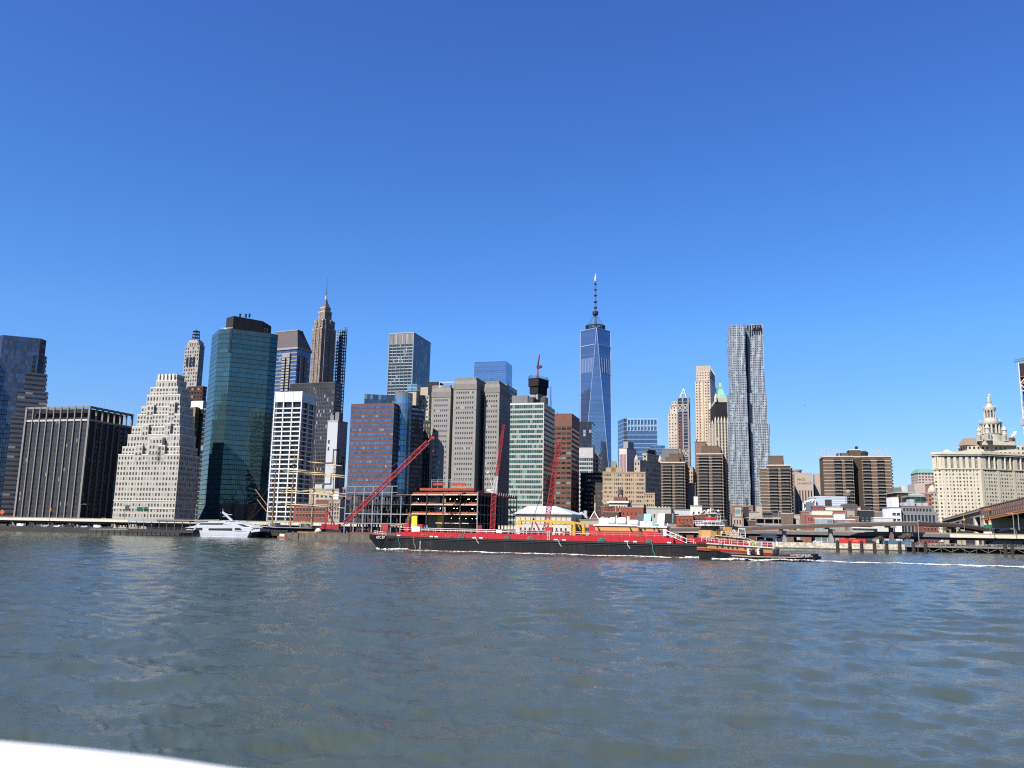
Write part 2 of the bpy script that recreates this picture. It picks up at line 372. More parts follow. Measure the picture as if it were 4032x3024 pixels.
def make_water():
 rng = np.random.RandomState(4)
 tf = np.linspace(R(-42), R(42), 900); tr = np.linspace(R(42), R(318), 140)[1:-1]
 th = np.concatenate([tf, tr]); nth = len(th)
 rr = np.concatenate([np.geomspace(6, 60, 200)[:-1], np.geomspace(60, 900, 520), np.array([1500, 3000, 6000, 16000])]); nr = len(rr)
 Rr, Th = np.meshgrid(rr, th, indexing='ij'); X = Rr * np.sin(Th); Y = Rr * np.cos(Th); Z = np.zeros_like(X)
 wind = R(200)
 for k in range(70):
  lam = 0.35 * (9 / 0.35) ** rng.rand(); a = wind + rng.normal(0, .75); kk = 2 * np.pi / lam
  amp = 0.0062 * lam ** .75 * (0.5 + rng.rand())
  cell = np.maximum(Rr * (R(84) / 900), Rr * .0052)
  fade = np.clip(lam / (2.6 * cell) - .6, 0, 1)
  WAVES.append((kk * np.sin(a), kk * np.cos(a), amp, 0.0, lam)); p0 = rng.rand() * 6.28; WAVES[-1] = WAVES[-1][:3] + (p0, lam)
  ph = kk * (X * np.sin(a) + Y * np.cos(a)) + p0
  w_ = np.sin(ph); Z += amp * fade * (w_ + .25 * np.sin(2 * ph + 1.3))
 Z *= np.clip((1200 - Rr) / 400, 0, 1)
 V = np.stack([X, Y, Z], -1).reshape(-1, 3); V = np.vstack([V, [[0, 0, 0]]])
 i, j = np.meshgrid(np.arange(nr - 1), np.arange(nth), indexing='ij'); j2 = (j + 1) % nth
 F = np.stack([i * nth + j, (i + 1) * nth + j, (i + 1) * nth + j2, i * nth + j2], -1).reshape(-1, 4)
 # counter-clockwise seen from above
 F = F[:, ::-1]
 me = bpy.data.meshes.new('water'); nv = len(V); nf = len(F); cj = np.arange(nth); tri = np.stack([np.full(nth, nv - 1), cj, (cj + 1) % nth], -1)[:, ::-1]
 me.vertices.add(nv); me.vertices.foreach_set('co', V.ravel())
 loops = np.concatenate([F.ravel(), tri.ravel()]); me.loops.add(len(loops)); me.loops.foreach_set('vertex_index', loops.astype(np.int32))
 st = np.concatenate([np.arange(nf) * 4, nf * 4 + np.arange(nth) * 3]); me.polygons.add(nf + nth)
 me.polygons.foreach_set('loop_start', st.astype(np.int32)); me.update(calc_edges=True)
 me.polygons.foreach_set('use_smooth', [True] * len(me.polygons))
 g = G('river water'); o = g.obj()
 mp = g.n('ShaderNodeMapping'); g.t.links.new(o, mp.inputs[0]); mp.inputs['Rotation'].default_value = (0, 0, R(-20)); mp.inputs['Scale'].default_value = (.55, 1.25, 1)
 big = g.noise(o, .018, 3); mid = g.noise(mp.outputs[0], 1.3, 4, .62); fine = g.noise(mp.outputs[0], 5.5, 4, .65)
 h = g.math('MULTIPLY_ADD', mid, .13, g.math('MULTIPLY', fine, .05))
 bp = g.n('ShaderNodeBump'); g.set(bp.inputs['Height'], h); bp.inputs['Strength'].default_value = 1.0
 bp.inputs['Distance'].default_value = .55
 g.set(g.b.inputs['Normal'], bp.outputs[0])
 murk = g.mix(g.ramp(big, .35, .65), (.031, .041, .032), (.041, .049, .037))
 # small whitecaps and painted-in sun glints where patches of wind meet
 cap = g.math('MULTIPLY', g.ramp(g.noise(mp.outputs[0], 1.6, 5, .7), .68, .70), g.ramp(g.noise(o, .04, 3), .58, .62))
 g.set(g.b.inputs['Base Color'], g.mix(cap, murk, (.5, .52, .53)))
 g.set(g.b.inputs['Roughness'], g.mixf(cap, .10, .8)); g.b.inputs['IOR'].default_value = 1.333
 me.materials.append(g.m)
 ob = bpy.data.objects.new('water', me); COL.objects.link(ob); tag(ob, kind='structure')
make_water()
# ================================================================== buildings, left to right
def poly_part(t, name, poly, z0, z1, m, cw=None, ch=3.7, label=None, parent=None):
 b = MB(); b.prism(poly, z0, z1, cw=cw, ch=ch); return t.part(name, b, m, label=label, parent=parent)
def poly_tower(name, label, pts, ref, D, depth, m, cw=3, ch=3.7, closed=False, z0=GZ, parapet=True):
 Z, p = roofpoly(pts, ref, D)
 if not closed:                       # visible corners left to right; close the plan behind them
  a, b = Vector(p[0]), Vector(p[-1]); mid = (a + b) / 2; f = lambda q: tuple(q.lerp(mid, .12) + q.normalized() * depth); p = p + [f(b), f(a)]
 c = cen(p); t = T(name, label, 'building', (c[0], c[1], z0)); t.Z = Z; t.p = p
 b = MB(); b.prism(p, z0, Z, cw=cw, ch=ch); t.wall = t.part('wall', b, m)
 if parapet:
  b = MB(); b.prism(inset(p, 1.2), Z, Z + .3); t.part('roof', b, mat((.2, .2, .2), .9))
 return t
def mast(t, p, h, r=.25, m=None, name='antenna'):
 b = MB(); b.tube(p, (p[0], p[1], p[2] + h), r, 6, r2=r * .5); return t.part(name, b, m or STEEL)
def up(t, fa, fb, h=0):
 p = t.p; return (p[0][0] + (p[3][0] - p[0][0]) * fa + (p[1][0] - p[0][0]) * fb, p[0][1] + (p[3][1] - p[0][1]) * fa + (p[1][1] - p[0][1]) * fb, t.Z + h)
def water_tank(t, c, r, h, leg=3.0):
 b = MB(); b.lathe((c[0], c[1], c[2] + leg), [(r, 0), (r, h), (r * 1.05, h), (.1, h + r * .6)], 14)
 k = t.part('water_tank', b, mat((.1, .085, .075), .9))
 b = MB()
 for i in range(4):
  x, y = r * .7 * (1 if i in (0, 1) else -1), r * .7 * (1 if i in (0, 3) else -1); b.beam((c[0] + x, c[1] + y, c[2]), (c[0] + x, c[1] + y, c[2] + leg), .3)
 b.beam((c[0] - r * .7, c[1] - r * .7, c[2] + leg * .5), (c[0] + r * .7, c[1] + r * .7, c[2] + leg * .5), .2)
 t.part('tank_stand', b, DARK, parent=k)
# ---- glass tower with stepped stone flanks, far left
def b_left_glass():
 gl = facade((.05, .055, .065), (.075, .10, .145), u=(.06, .94), v=(.06, .94), refl=.75, blind=0, tilt=.02, name='blue curtain wall')
 fl = facade((.14, .13, .145), (.03, .045, .07), u=(0, 1), v=(.2, .62), refl=.4, blind=.06, name='banded granite')
 t = poly_tower('glass_tower', 'dark blue glass tower with stepped granite flanks at the left edge of the skyline', [(-60, 1332), (12, 1319), (160, 1333), (183, 1341)], 1, 690, 42, gl, 1.9, 3.9)
 p0 = Vector(t.p[1]); e = (Vector(t.p[2]) - p0); W = e.length; e.normalize(); n = Vector((e.y, -e.x))
 for x0, x1, top, o in ((.86, 1.20, 1389, .8), (.72, 1.27, 1461, 2.0), (.58, 1.35, 1533, 3.2), (.5, 1.42, 1640, 4.4)):
  a = p0 + e * W * x0 + n * o; b = p0 + e * W * x1 + n * (o - 3); z = PY(190, top, 690).z
  poly_part(t, 'stepped_flank', [tuple(a), tuple(b), tuple(b - n * 9), tuple(a - n * 9)], GZ, z, fl, 5, 3.9)
  a = p0 + e * W * (-.02 - (x1 - 1) * .8) + n * o; b = p0 + e * W * (.26 - .28 * (x1 - .9)) + n * o
  if x1 > 1.25: a = p0 + e * W * -.9 + n * o; b = p0 + e * W * (.02 if x1 < 1.3 else .07 if x1 < 1.4 else .12) + n * o; poly_part(t, 'stepped_flank', [tuple(a), tuple(b), tuple(b - n * 30), tuple(a - n * 30)], GZ, z + 4, fl, 5, 3.9)
 for px in (25, 62):
  q = PY(px, 1322, 700); b = MB(); b.tube((q.x, q.y, t.Z), (q.x, q.y, t.Z + 3), .15); b.tube((q.x, q.y, t.Z + 3), (q.x + 2, q.y, t.Z + 3.2), .12); t.part('roof_davit', b, STEEL)
b_left_glass()
# ---- dark office block with pale pilasters
def b_pilasters():
 m = facade((.055, .055, .062), (.04, .043, .055), u=(.14, .86), v=(.3, .95), ufreq=6, var=.5, blind=.02, refl=.35, spandrel=(.05, .05, .058), name='dark curtain wall')
 Z, p = fp((357, 1598.5), 650, 109, 520); c = cen(p); t = T('office_block', 'dark glass office block with pale stone pilasters and an open loggia top', 'building', (c[0], c[1], GZ)); t.p = p; t.Z = Z
 zl = PY(357, 1651, 650).z; pil = mat((.25, .235, .215), .85)
 b = MB()
 for k in range(4): b.wall(p[k], p[(k + 1) % 4], GZ, zl, cw=5.9, ch=3.75)
 b.face([(q[0], q[1], zl) for q in p]); t.part('wall', b, m)
 b = MB(); b.prism(inset(p, 4.5), zl, Z - 1.5, cw=4, ch=4); t.part('penthouse', b, mat((.028, .028, .032), .6))
 b = MB(); q = inset(p, -.55); i = inset(p, .9)
 for k in range(4): b.prism([q[k], q[(k + 1) % 4], i[(k + 1) % 4], i[k]], zl - 1.2, zl + .3)
 t.part('cornice', b, mat((.5, .46, .43), .8))
 b = MB()
 for k in range(4): b.prism([q[k], q[(k + 1) % 4], i[(k + 1) % 4], i[k]], Z - 1.6, Z)
 t.part('top_beam', b, pil)
 zb = 9.5
 for s, n in ((3, 9), (0, 7)):        # front, right side
  a, bb = Vector(p[s]), Vector(p[(s + 1) % 4]); e = (bb - a).normalized(); nn = Vector((e.y, -e.x)); L = (bb - a).length
  for k in range(n + 1):
   if s == 0 and k == 0: continue
   cc = a + e * (L * k / n); w_ = .8 if k in (0, n) else .42
   b = MB(); b.prism([tuple(cc - e * w_ - nn * .3), tuple(cc + e * w_ - nn * .3), tuple(cc + e * w_ + nn * 1.0), tuple(cc - e * w_ + nn * 1.0)], GZ, Z - .05); t.part('pilaster', b, pil)
   # the loggia's square piers stand free above the wall: same pilaster
 for fa in (.28, .2): mast(t, up(t, .05, fa + .1, 0), 5, .12)
b_pilasters()
# ---- stepped limestone building
LIME = (.47, .435, .375)
def b_ziggurat():
 m = facade(LIME, (.075, .075, .078), u=(.23, .77), v=(.2, .76), var=.5, blind=.25, refl=.1, blindcol=(.3, .3, .28), spandrel=(.45, .425, .375), name='limestone with windows')
 tiers_ = [(466, 707, 786, 1792, 640), (482, 707.5, 778, 1761, 640.8), (504, 708, 772, 1713, 641.6), (520, 708.5, 769, 1681, 642.4), (541, 709, 766, 1633, 643.2), (557, 709.5, 762, 1602, 644), (579, 709.8, 752, 1556, 645), (593, 700, 744, 1526, 648), (615, 697, 735, 1500, 649), (625, 697, 727, 1478, 650)]; tiers = [q[:4] + (590 + 2.2 * i,) for i, q in enumerate(tiers_)]
 t = None; trim = mat((.62, .59, .53), .85); polys = []
 for i, (L, C, Rr, y, D) in enumerate(tiers):
  Z, p = fp((C, y), D, L, Rr, -15)
  if t is None:
   c = cen(p); t = T('stepped_building', 'pale limestone building stepping back like a ziggurat beside the dark pilastered block', 'building', (c[0], c[1], GZ)); zprev = GZ; p00 = p
   dr = (Vector(p[1]) - Vector(p[0]));
  # tiers keep the full depth of the plan behind
  poly_part(t, 'setback_tier' if i else 'wall', p, zprev, Z, m, 2.55, 3.55)
  q = inset(p, -.12); b = MB(); b.prism(q, Z, Z + .9); t.part('coping', b, trim); zprev = Z
  t.p = p; t.Z = Z; polys.append(p)
 for k in range(5):
  f = .1 + .2 * k; q = up(t, f, 0); a = Vector((q[0], q[1])); d = (Vector(p[3]) - Vector(p[0])).normalized(); n = Vector((d.y, -d.x)) * -1
  if n.y > 0: n = -n
  b = MB(); b.prism([tuple(a), tuple(a + d * 1.6), tuple(a + d * 1.6 + n * .9), tuple(a + n * .9)], Z - 7, Z + 1.2); t.part('crown_pier', b, trim)
 for x0, x1, y0, y1, k in ((581, 607, 1598, 1634, 4), (668, 690, 1588, 1634, 4), (562, 586, 1676, 1714, 2), (650, 672, 1672, 1714, 2), (590, 640, 1727, 1793, 0), (533, 562, 1758, 1793, 0), (622, 650, 1757, 1793, 0)):
  q = polys[k]; pl = Plane(q[3], q[0]); A, Bq = pl.pt(x0, y0), pl.pt(x1, y0); z0 = pl.pt(x1, y1).z; inn = -pl.n; o = .12
  p = [(A.x - inn.x * o, A.y - inn.y * o), (Bq.x - inn.x * o, Bq.y - inn.y * o), (Bq.x + inn.x * 9, Bq.y + inn.y * 9), (A.x + inn.x * 9, A.y + inn.y * 9)]
  poly_part(t, 'projecting_bay', p, z0 - 4, A.z, m, 2.55, 3.55); b = MB(); b.prism(inset(p, -.1), A.z, A.z + .8); t.part('coping', b, trim)
 b = MB(); z = PY(700, 1975, 590).z; b.prism(inset(p00, -.25), z, z + .7); t.part('string_course', b, trim)
 z = PY(700, 2006, 590).z; b = MB(); b.prism(inset(p00, -.25), z, z + .6); t.part('string_course', b, trim)
b_ziggurat()
# ---- towers behind it
def b_crown_tower():
 m = facade((.36, .33, .29), (.05, .05, .055), u=(.25, .75), v=(.2, .75), refl=.1, blind=.2, name='tan brick with windows')
 t = tower('art_deco_tower', 'tall tan tower topped by a dark steel lantern, rising behind the stepped limestone building', (786, 1362), 905, 729, 806, -22, m=m, cw=3.4, ch=4)
 Z2, p2 = fp((782, 1344), 908, 738, 803, -22); poly_part(t, 'crown', p2, t.Z, Z2, m, 3.4, 4)
 Z3, p3 = fp((778, 1337), 911, 744, 797, -22); poly_part(t, 'crown', p3, Z2, Z3, mat((.42, .39, .34)))
 c = cen(p3); b = MB()
 for k in range(8):
  a = 2 * math.pi * k / 8; b.beam((c[0] + 4.2 * math.cos(a), c[1] + 4.2 * math.sin(a), Z3), (c[0] + 3.6 * math.cos(a), c[1] + 3.6 * math.sin(a), Z3 + 10), .5)
 for h in (3, 6.5, 10): b.lathe((c[0], c[1], Z3 + h), [(4.1, 0), (4.1, .5)], 8)
 b.tube((c[0], c[1], Z3), (c[0], c[1], Z3 + 13), .3); t.part('lantern', b, mat((.06, .06, .065)))
 for k in range(3):
  a = Vector(t.p[0]).lerp(Vector(t.p[3]), .28 + .22 * k); b = MB(); b.obox((a.x, a.y - .25, t.Z - 17), (1.6, .45, 0), (0, .4, 0), (0, 0, 5)); t.part('arched_window', b, GLASS_DARK)
b_crown_tower()
def b_behind_left():
 t = tower('office_block', 'dark brown brick block just below the tan lantern tower', (800, 1524), 790, 741, 815, -15, m=facade((.085, .045, .04), (.03, .03, .035), name='dark brown brick'), roof=(.1, .06, .05))
 b = MB()
 t = tower('office_block', 'narrow dark glass block with a white top band beside the teal tower', (800, 1583), 705, 754, 826, -15, m=facade((.07, .07, .065), (.03, .045, .05), u=(.05, .95), v=(.3, .9), name='dark glass block'), top=6, pm=WHITE)
 t = tower('brick_slab', 'narrow block with a sunlit mustard side between limestone steps and teal tower', (770, 1606), 700, 753, 785, -15, m=facade((.30, .24, .12), (.04, .05, .05), u=(.2, .5), name='mustard brick'), roof=(.3, .25, .15))
 t = tower('office_block', 'low dark block with thin white floor lines left of the teal tower', (858, 1612), 685, 803, None, -15, 30, m=facade((.03, .032, .036), (.02, .024, .028), u=(0, 1), v=(.15, .9), line=(.3, .3, .3), lw=.1, name='dark lined block'))
b_behind_left()
# ---- teal glass tower
def b_teal():
 m = facade((.016, .03, .034), (.055, .125, .14), u=(.06, .94), v=(.07, .93), var=.16, blind=.008, refl=.6, rough=.05, tilt=.022, blindcol=(.1, .2, .2), name='teal mirror glass')
 t = poly_tower('glass_tower', 'tall teal mirror glass tower with chamfered corners and a dark rooftop plant box', [(835, 1322), (863, 1297.5), (916, 1295), (1065, 1313), (1095, 1319)], 2, 650, 36, m, 1.55, 3.8)
 gz = PY(900, 1985, 640).z
 Z, p = fp((919, 1245), 662, 891, None, 12, 26); zz = t.Z
 a, bq = PY(891, 1262, 668), PY(1035, 1262, 676); c0 = PY(919, 1262, 660)
 b = MB(); b.prism([(a.x, a.y), (c0.x, c0.y), (bq.x, bq.y), (bq.x + 2, bq.y + 18), (a.x + 4, a.y + 22)], zz + .3, PY(919, 1243.5, 660).z, cw=6, ch=20); ph = t.part('penthouse', b, facade((.035, .034, .036), (.02, .02, .02), u=(.93, 1), v=(0, 1), tilt=0, refl=0, rough=.6, name='dark plant screen'))
 for px in (945, 968, 982):
  q = PY(px, 1245, 672); b = MB(); b.tube((q.x, q.y, q.z - 1), (q.x, q.y, q.z + 2), .8, 8); t.part('exhaust_stack', b, DARK)
 q = PY(897, 1288, 655); b = MB(); b.lathe((q.x, q.y, zz), [(2.2, 0), (2.6, 1.2), (.2, 1.6)], 12); b.beam((q.x - 5, q.y, zz + 1.6), (q.x + 4, q.y, zz + 2), .3); t.part('roof_dish', b, WHITE)
 q = PY(1040, 1305, 668); b = MB()
 for dx in (0, 3): b.beam((q.x + dx, q.y, zz), (q.x + dx, q.y, zz + 5), .3)
 b.beam((q.x, q.y, zz + 5), (q.x + 3, q.y, zz + 5), .3); b.beam((q.x, q.y, zz), (q.x + 3, q.y, zz + 5), .3); t.part('roof_gantry', b, DARK)
 # notches cut at the top of two edges
 for px, py, h in ((912, 1296, 18), (1060, 1314, 19)):
  q = PZ(px, py, zz); b = MB(); b.obox((q.x, q.y - .2, zz - h / 2), (1.0, 0, 0), (0, 1.0, 0), (0, 0, h / 2 + .2)); t.part('edge_slot', b, mat((.01, .02, .025), .3))
 # recessed lobby storeys with columns
 v2, v3 = Vector(t.p[2]), Vector(t.p[3]); e = (v3 - v2).normalized(); n = Vector((e.y, -e.x)); L = (v3 - v2).length
 zb = PY(960, 1985, 655).z
 b = MB(); b.prism([tuple(v2 + e * .5 + n * .12), tuple(v3 + n * .12), tuple(v3 - n * .4), tuple(v2 + e * .5 - n * .4)], GZ, zb); t.part('lobby', b, mat((.012, .016, .017), .35))
 for k in (0, .35, .68, 1.0):
  q = v2 + e * L * k; b = MB(); b.prism([tuple(q - e * .9 + n * .9), tuple(q + e * .9 + n * .9), tuple(q + e * .9), tuple(q - e * .9)], GZ, zb); t.part('column', b, mat((.05, .05, .048)))
 v0, v1 = Vector(t.p[1]), Vector(t.p[2])
 b = MB(); za = PY(830, 1990, 650).z; e = (v1 - v0).normalized(); o = v0 - e * 8.5; n = Vector((e.y, -e.x)) * .15
 b.face([(o.x, o.y, GZ), (v0.x, v0.y, GZ), (v0.x, v0.y, za)]); k = Vector((.3, -1)) * 0
 b.face([(o.x, o.y, GZ), (v0.x, v0.y, za), (v0.x + 3, v0.y + 10, za), (o.x + 3, o.y + 10, GZ)]); b.face([(v0.x + 3, v0.y + 10, za), (v0.x + 3, v0.y + 10, GZ), (o.x + 3, o.y + 10, GZ)])
 t.part('sloping_atrium', b, m)
b_teal()
# ---- mansard-roofed postmodern tower
def b_mansard():
 m = facade((.30, .27, .25), (.07, .12, .22), u=(.0, 1), v=(.22, .95), var=.35, refl=.55, blind=.03, name='banded blue glass')
 t = tower('mansard_tower', 'blue glass and stone tower with a dark sloping mansard roof behind the teal tower', (1171, 1374), 850, 1045, 1224, -24, m=m, cw=2.6, ch=4, parapet=0)
 st = mat((.34, .3, .275), .8); dk = mat((.085, .07, .075), .5)
 b = MB(); b.prism(inset(t.p, -1), t.Z, t.Z + 2.2); t.part('cornice', b, st)
 zr = PY(1155, 1309, 868).z; b = MB(); b.frustum(inset(t.p, -.6), inset(t.p, 6.5), t.Z + 2.2, zr); t.part('mansard_roof', b, dk)
 b = MB(); b.prism(inset(t.p, 6.2), zr, zr + 1); t.part('roof_rim', b, st)
 q0, q1 = Vector(t.p[3]), Vector(t.p[0]); e = (q1 - q0).normalized(); n = Vector((e.y, -e.x)); L = (q1 - q0).length
 for f in (.62, .76):
  a = q0 + e * L * f; b = MB(); b.prism([tuple(a - e * 1.9 + n * 1.6), tuple(a + e * 1.9 + n * 1.6), tuple(a + e * 1.9), tuple(a - e * 1.9)], t.Z - 56, t.Z - 9, cw=1.9, ch=3); t.part('stone_pier', b, facade((.36, .33, .3), (.05, .05, .06), u=(0, 1), v=(.0, .4), tilt=0, name='pier bands'))
 a = q0 + e * L * .69; b = MB(); b.prism([tuple(a - e * 5 + n * 2), tuple(a + e * 5 + n * 2), tuple(a + e * 5), tuple(a - e * 5)], t.Z - 8.5, t.Z - 4); t.part('pediment', b, st)
 b = MB(); b.prism([tuple(a - e * 7 + n * 2), tuple(a + e * 9 + n * 2), tuple(a + e * 9), tuple(a - e * 7)], t.Z - 68, t.Z - 57, cw=3, ch=3.6); t.part('pier_base', b, st)
 q0, q1 = Vector(t.p[0]), Vector(t.p[1]); e = (q1 - q0).normalized(); n = Vector((e.y, -e.x)); L = (q1 - q0).length
 for f in (.3, .6):
  a = q0 + e * L * f; b = MB(); b.prism([tuple(a - e * 2.4 + n * 1.6), tuple(a + e * 2.4 + n * 1.6), tuple(a + e * 2.4), tuple(a - e * 2.4)], t.Z - 70, t.Z - 6); t.part('stone_pier', b, mat((.22, .19, .18)))
b_mansard()
# ---- art deco spire tower
def b_spire():
 m = facade((.30, .235, .19), (.045, .045, .05), u=(.3, .7), v=(.2, .75), var=.4, refl=.1, blind=.2, blindcol=(.3, .27, .24), spandrel=(.2, .16, .135), name='buff brick with windows')
 t = None; zp = GZ
 tiers = [(1231, 1268, 1322, 1292, 1000), (1238, 1272, 1319, 1262, 1003), (1254, 1279, 1306, 1228, 1008), (1262, 1282, 1303, 1213, 1011)]
 for i, (L, C, Rr, y, D) in enumerate(tiers):
  Z, p = fp((C, y), D, L, Rr, -38)
  if t is None: c = cen(p); t = T('spire_tower', 'slender brown brick art deco tower tapering to a needle spire', 'building', (c[0], c[1], GZ)); cc = c
  p = [(q[0] - cen(p)[0] + cc[0], q[1] - cen(p)[1] + cc[1]) for q in p]
  poly_part(t, 'shaft' if i == 0 else 'setback_tier', p, zp, Z, m, 2.6, 3.8); b = MB(); b.prism(inset(p, -.25), Z, Z + 1.2); t.part('coping', b, mat((.5, .46, .4)))
  zp = Z; t.p = p; t.Z = Z
  if i < 2:
   for k in range(4):
    a, bb = Vector(p[k]), Vector(p[(k + 1) % 4]); e = (bb - a); n = Vector((e.y, -e.x)).normalized()
    for f in (.3, .7):
     q = a + e * f; ee = e.normalized(); b = MB(); b.prism([tuple(q - ee * 2 + n), tuple(q + ee * 2 + n), tuple(q + ee * 2 - n), tuple(q - ee * 2 - n)], GZ + 60, Z + (3 if i == 0 else 2), cw=2, ch=3.8); t.part('pier', b, m)
 zc = PY(1284, 1186, 1020).z; sc = lambda k: [(cc[0] + (v[0] - cc[0]) * k, cc[1] + (v[1] - cc[1]) * k) for v in t.p]; zq = t.Z + (zc - t.Z) * .5; b = MB(); b.frustum(sc(.86), sc(.6), t.Z + 1.2, zq); b.frustum(sc(.52), sc(.22), zq, zc); sp = t.part('spire', b, mat((.13, .135, .14), .4))
 z2 = PY(1284, 1170, 1020).z; z3 = PY(1288, 1097, 1020).z
 b = MB(); b.lathe((cc[0], cc[1], zc), [(1.5, 0), (1.4, (z2 - zc) * .9), (.6, z2 - zc)], 12); t.part('glass_lantern', b, mat((.5, .5, .52), .3), parent=sp)
 b = MB(); b.tube((cc[0], cc[1], z2), (cc[0], cc[1], z3), .5, 6, r2=.2); t.part('needle', b, mat((.12, .12, .13)), parent=sp)
b_spire()
# ---- steel frame tower behind the spire tower
def b_frame_tower():
 Z, p = fp((1358, 1304), 1035, 1322, 1366, -20); c = cen(p); t = T('frame_tower', 'open steel frame of a slim tower going up right behind the spire tower', 'building', (c[0], c[1], GZ))
 st = mat((.09, .09, .1)); ls = mat((.42, .43, .45))
 n = 40; dz = 4.15
 for k in range(n):
  z = Z - k * dz; b = MB(); b.prism(p, z - .8, z); t.part('floor_slab', b, ls if k < 28 else CONC)
 for f in (0, .25, .5, .75, 1):
  for s in (0, 1):
   q = Vector(p[0 + s]).lerp(Vector(p[3 - s]), f); b = MB(); b.beam((q.x, q.y, GZ), (q.x, q.y, Z + 2), .9); t.part('column', b, st)
 b = MB(); b.prism(inset(p, 5), GZ, Z - 6, cw=4, ch=4); t.part('core', b, mat((.05, .052, .06)))
 q = PY(1361, 1290, 1035); b = MB(); b.lattice((p[0][0] + 1.5, p[0][1] - 1, GZ), (p[0][0] + 1.5, p[0][1] - 1, q.z), 2.2, 40, .14); t.part('hoist_mast', b, mat((.12, .14, .2)))
 b = MB()
 for k in range(26):
  z = Z - k * dz - 2.2; b.obox(((p[0][0] + p[3][0]) / 2, (p[0][1] + p[3][1]) / 2 - .6, z), ((p[0][0] - p[3][0]) * .4, (p[0][1] - p[3][1]) * .4, 0), (0, .1, 0), (0, 0, .35))
 t.part('safety_net', b, mat((.5, .52, .55)))
b_frame_tower()
# ---- dark slab in front of it
def b_dark_slab():
 m = facade((.075, .075, .085), (.03, .034, .042), u=(.35, 1), v=(.25, .95), var=.4, refl=.3, blind=.05, name='dark ribbed slab')
 t = tower('office_slab', 'dark grey slab with fine vertical ribs standing below the brown spire tower', (1321, 1507), 800, 1142, 1347, -18, m=m, cw=1.7, ch=3.7, pm=mat((.07, .07, .08)))
 b = MB(); q = inset(t.p, -.2)
 for k in range(44):
  a = Vector(q[3]).lerp(Vector(q[0]), (k + .5) / 44); b.beam((a.x, a.y, t.Z - 11), (a.x, a.y, t.Z - .2), .35)
 t.part('louvre_band', b, mat((.11, .11, .12)))
b_dark_slab()
# ---- white grid building
def b_white_grid():
 Z, p = fp((1190, 1541), 615, 1085, 1246); c = cen(p); t = T('grid_building', 'white office building with a deep open grid of floors and a blank white top band', 'building', (c[0], c[1], GZ)); t.p = p; t.Z = Z
 gl = facade((.02, .024, .026), (.028, .04, .042), u=(.04, .96), v=(.05, .95), ufreq=4, var=.7, blind=.035, blindcol=(.16, .33, .28), refl=.25, name='grid glass')
 zt = PY(1190, 1581, 615).z
 b = MB(); b.prism(inset(p, 1.3), GZ, zt, cw=6.6, ch=3.42); t.part('glazing', b, gl)
 b = MB(); b.prism(p, zt, Z); t.part('top_band', b, WHITE)
 n = round((zt - GZ) / 3.42)
 for k in range(n):
  z = GZ + 3.42 * k; b = MB(); b.prism(p, z - .35, z + .5); t.part('floor_slab', b, WHITE)
 for s, nb in ((3, 3), (0, 2)):
  for k in range(nb + 1):
   if s == 0 and k == 0: continue
   q = Vector(p[s]).lerp(Vector(p[(s + 1) % 4]), k / nb); e = (Vector(p[(s + 1) % 4]) - Vector(p[s])).normalized(); nn = Vector((e.y, -e.x)); w_ = .34
   b = MB(); b.prism([tuple(q - e * w_ + nn * .25), tuple(q + e * w_ + nn * .25), tuple(q + e * w_ - nn * 1.4), tuple(q - e * w_ - nn * 1.4)], GZ, Z + .01); t.part('column', b, WHITE)
b_white_grid()
# ---- wall with a painted line maze
def b_mural():
 m = mat((.50, .51, .54), .85, 0, .06)
 t = tower('windowless_building', 'windowless pale grey building painted with a dark line maze, next to the dark slab', (1331, 1660), 610, 1291, 1369, -22, m=m, roof=(.4, .4, .4))
 ln = mat((.075, .085, .12), .8, 0, .05, streak=False)
 def strip(s, path):
  a, bq = Vector(t.p[s]), Vector(t.p[(s + 1) % 4]); e = bq - a; n = Vector((e.y, -e.x)).normalized() * .05; L = e.length; e = e.normalized(); H = t.Z - GZ
  b = MB()
  for (u0, v0), (u1, v1) in zip(path[:-1], path[1:]):
   x0, x1 = sorted((u0, u1)); y0, y1 = sorted((v0, v1)); hw = .55
   A = a + e * (max(0, x0 * L - hw)) + n; B = a + e * min(L, x1 * L + hw) + n
   b.face([(A.x, A.y, GZ + y0 * H - hw), (B.x, B.y, GZ + y0 * H - hw), (B.x, B.y, GZ + y1 * H + hw), (A.x, A.y, GZ + y1 * H + hw)])
  t.part('painted_line', b, ln)
 strip(3, [(0, .62), (.72, .62), (.72, .74), (1, .74)]); strip(3, [(0, .43), (.62, .43), (.62, .52), (1, .52)]); strip(3, [(.15, .24), (.15, .13), (.6, .13), (.6, .24), (.15, .24)])
 strip(0, [(0, .74), (.25, .74), (.25, .62), (.6, .62), (.6, .68), (.8, .68), (.8, .56)]); strip(0, [(0, .52), (.3, .52), (.3, .27), (0, .27)]); strip(0, [(.4, .33), (.9, .33)])
 for c0, h in (((.2, .4), 7), ((.7, .3), 5)): roofbox(t, 'penthouse', c0[0] - .18, c0[0] + .2, .1, .5, h, mat((.2, .21, .22)))
 windows(t, t.p[3], t.p[0], t.Z - 22, t.Z - 12, 3, 2, .5, .5, skip=((1, 0), (2, 0), (1, 1), (2, 1)))
b_mural()
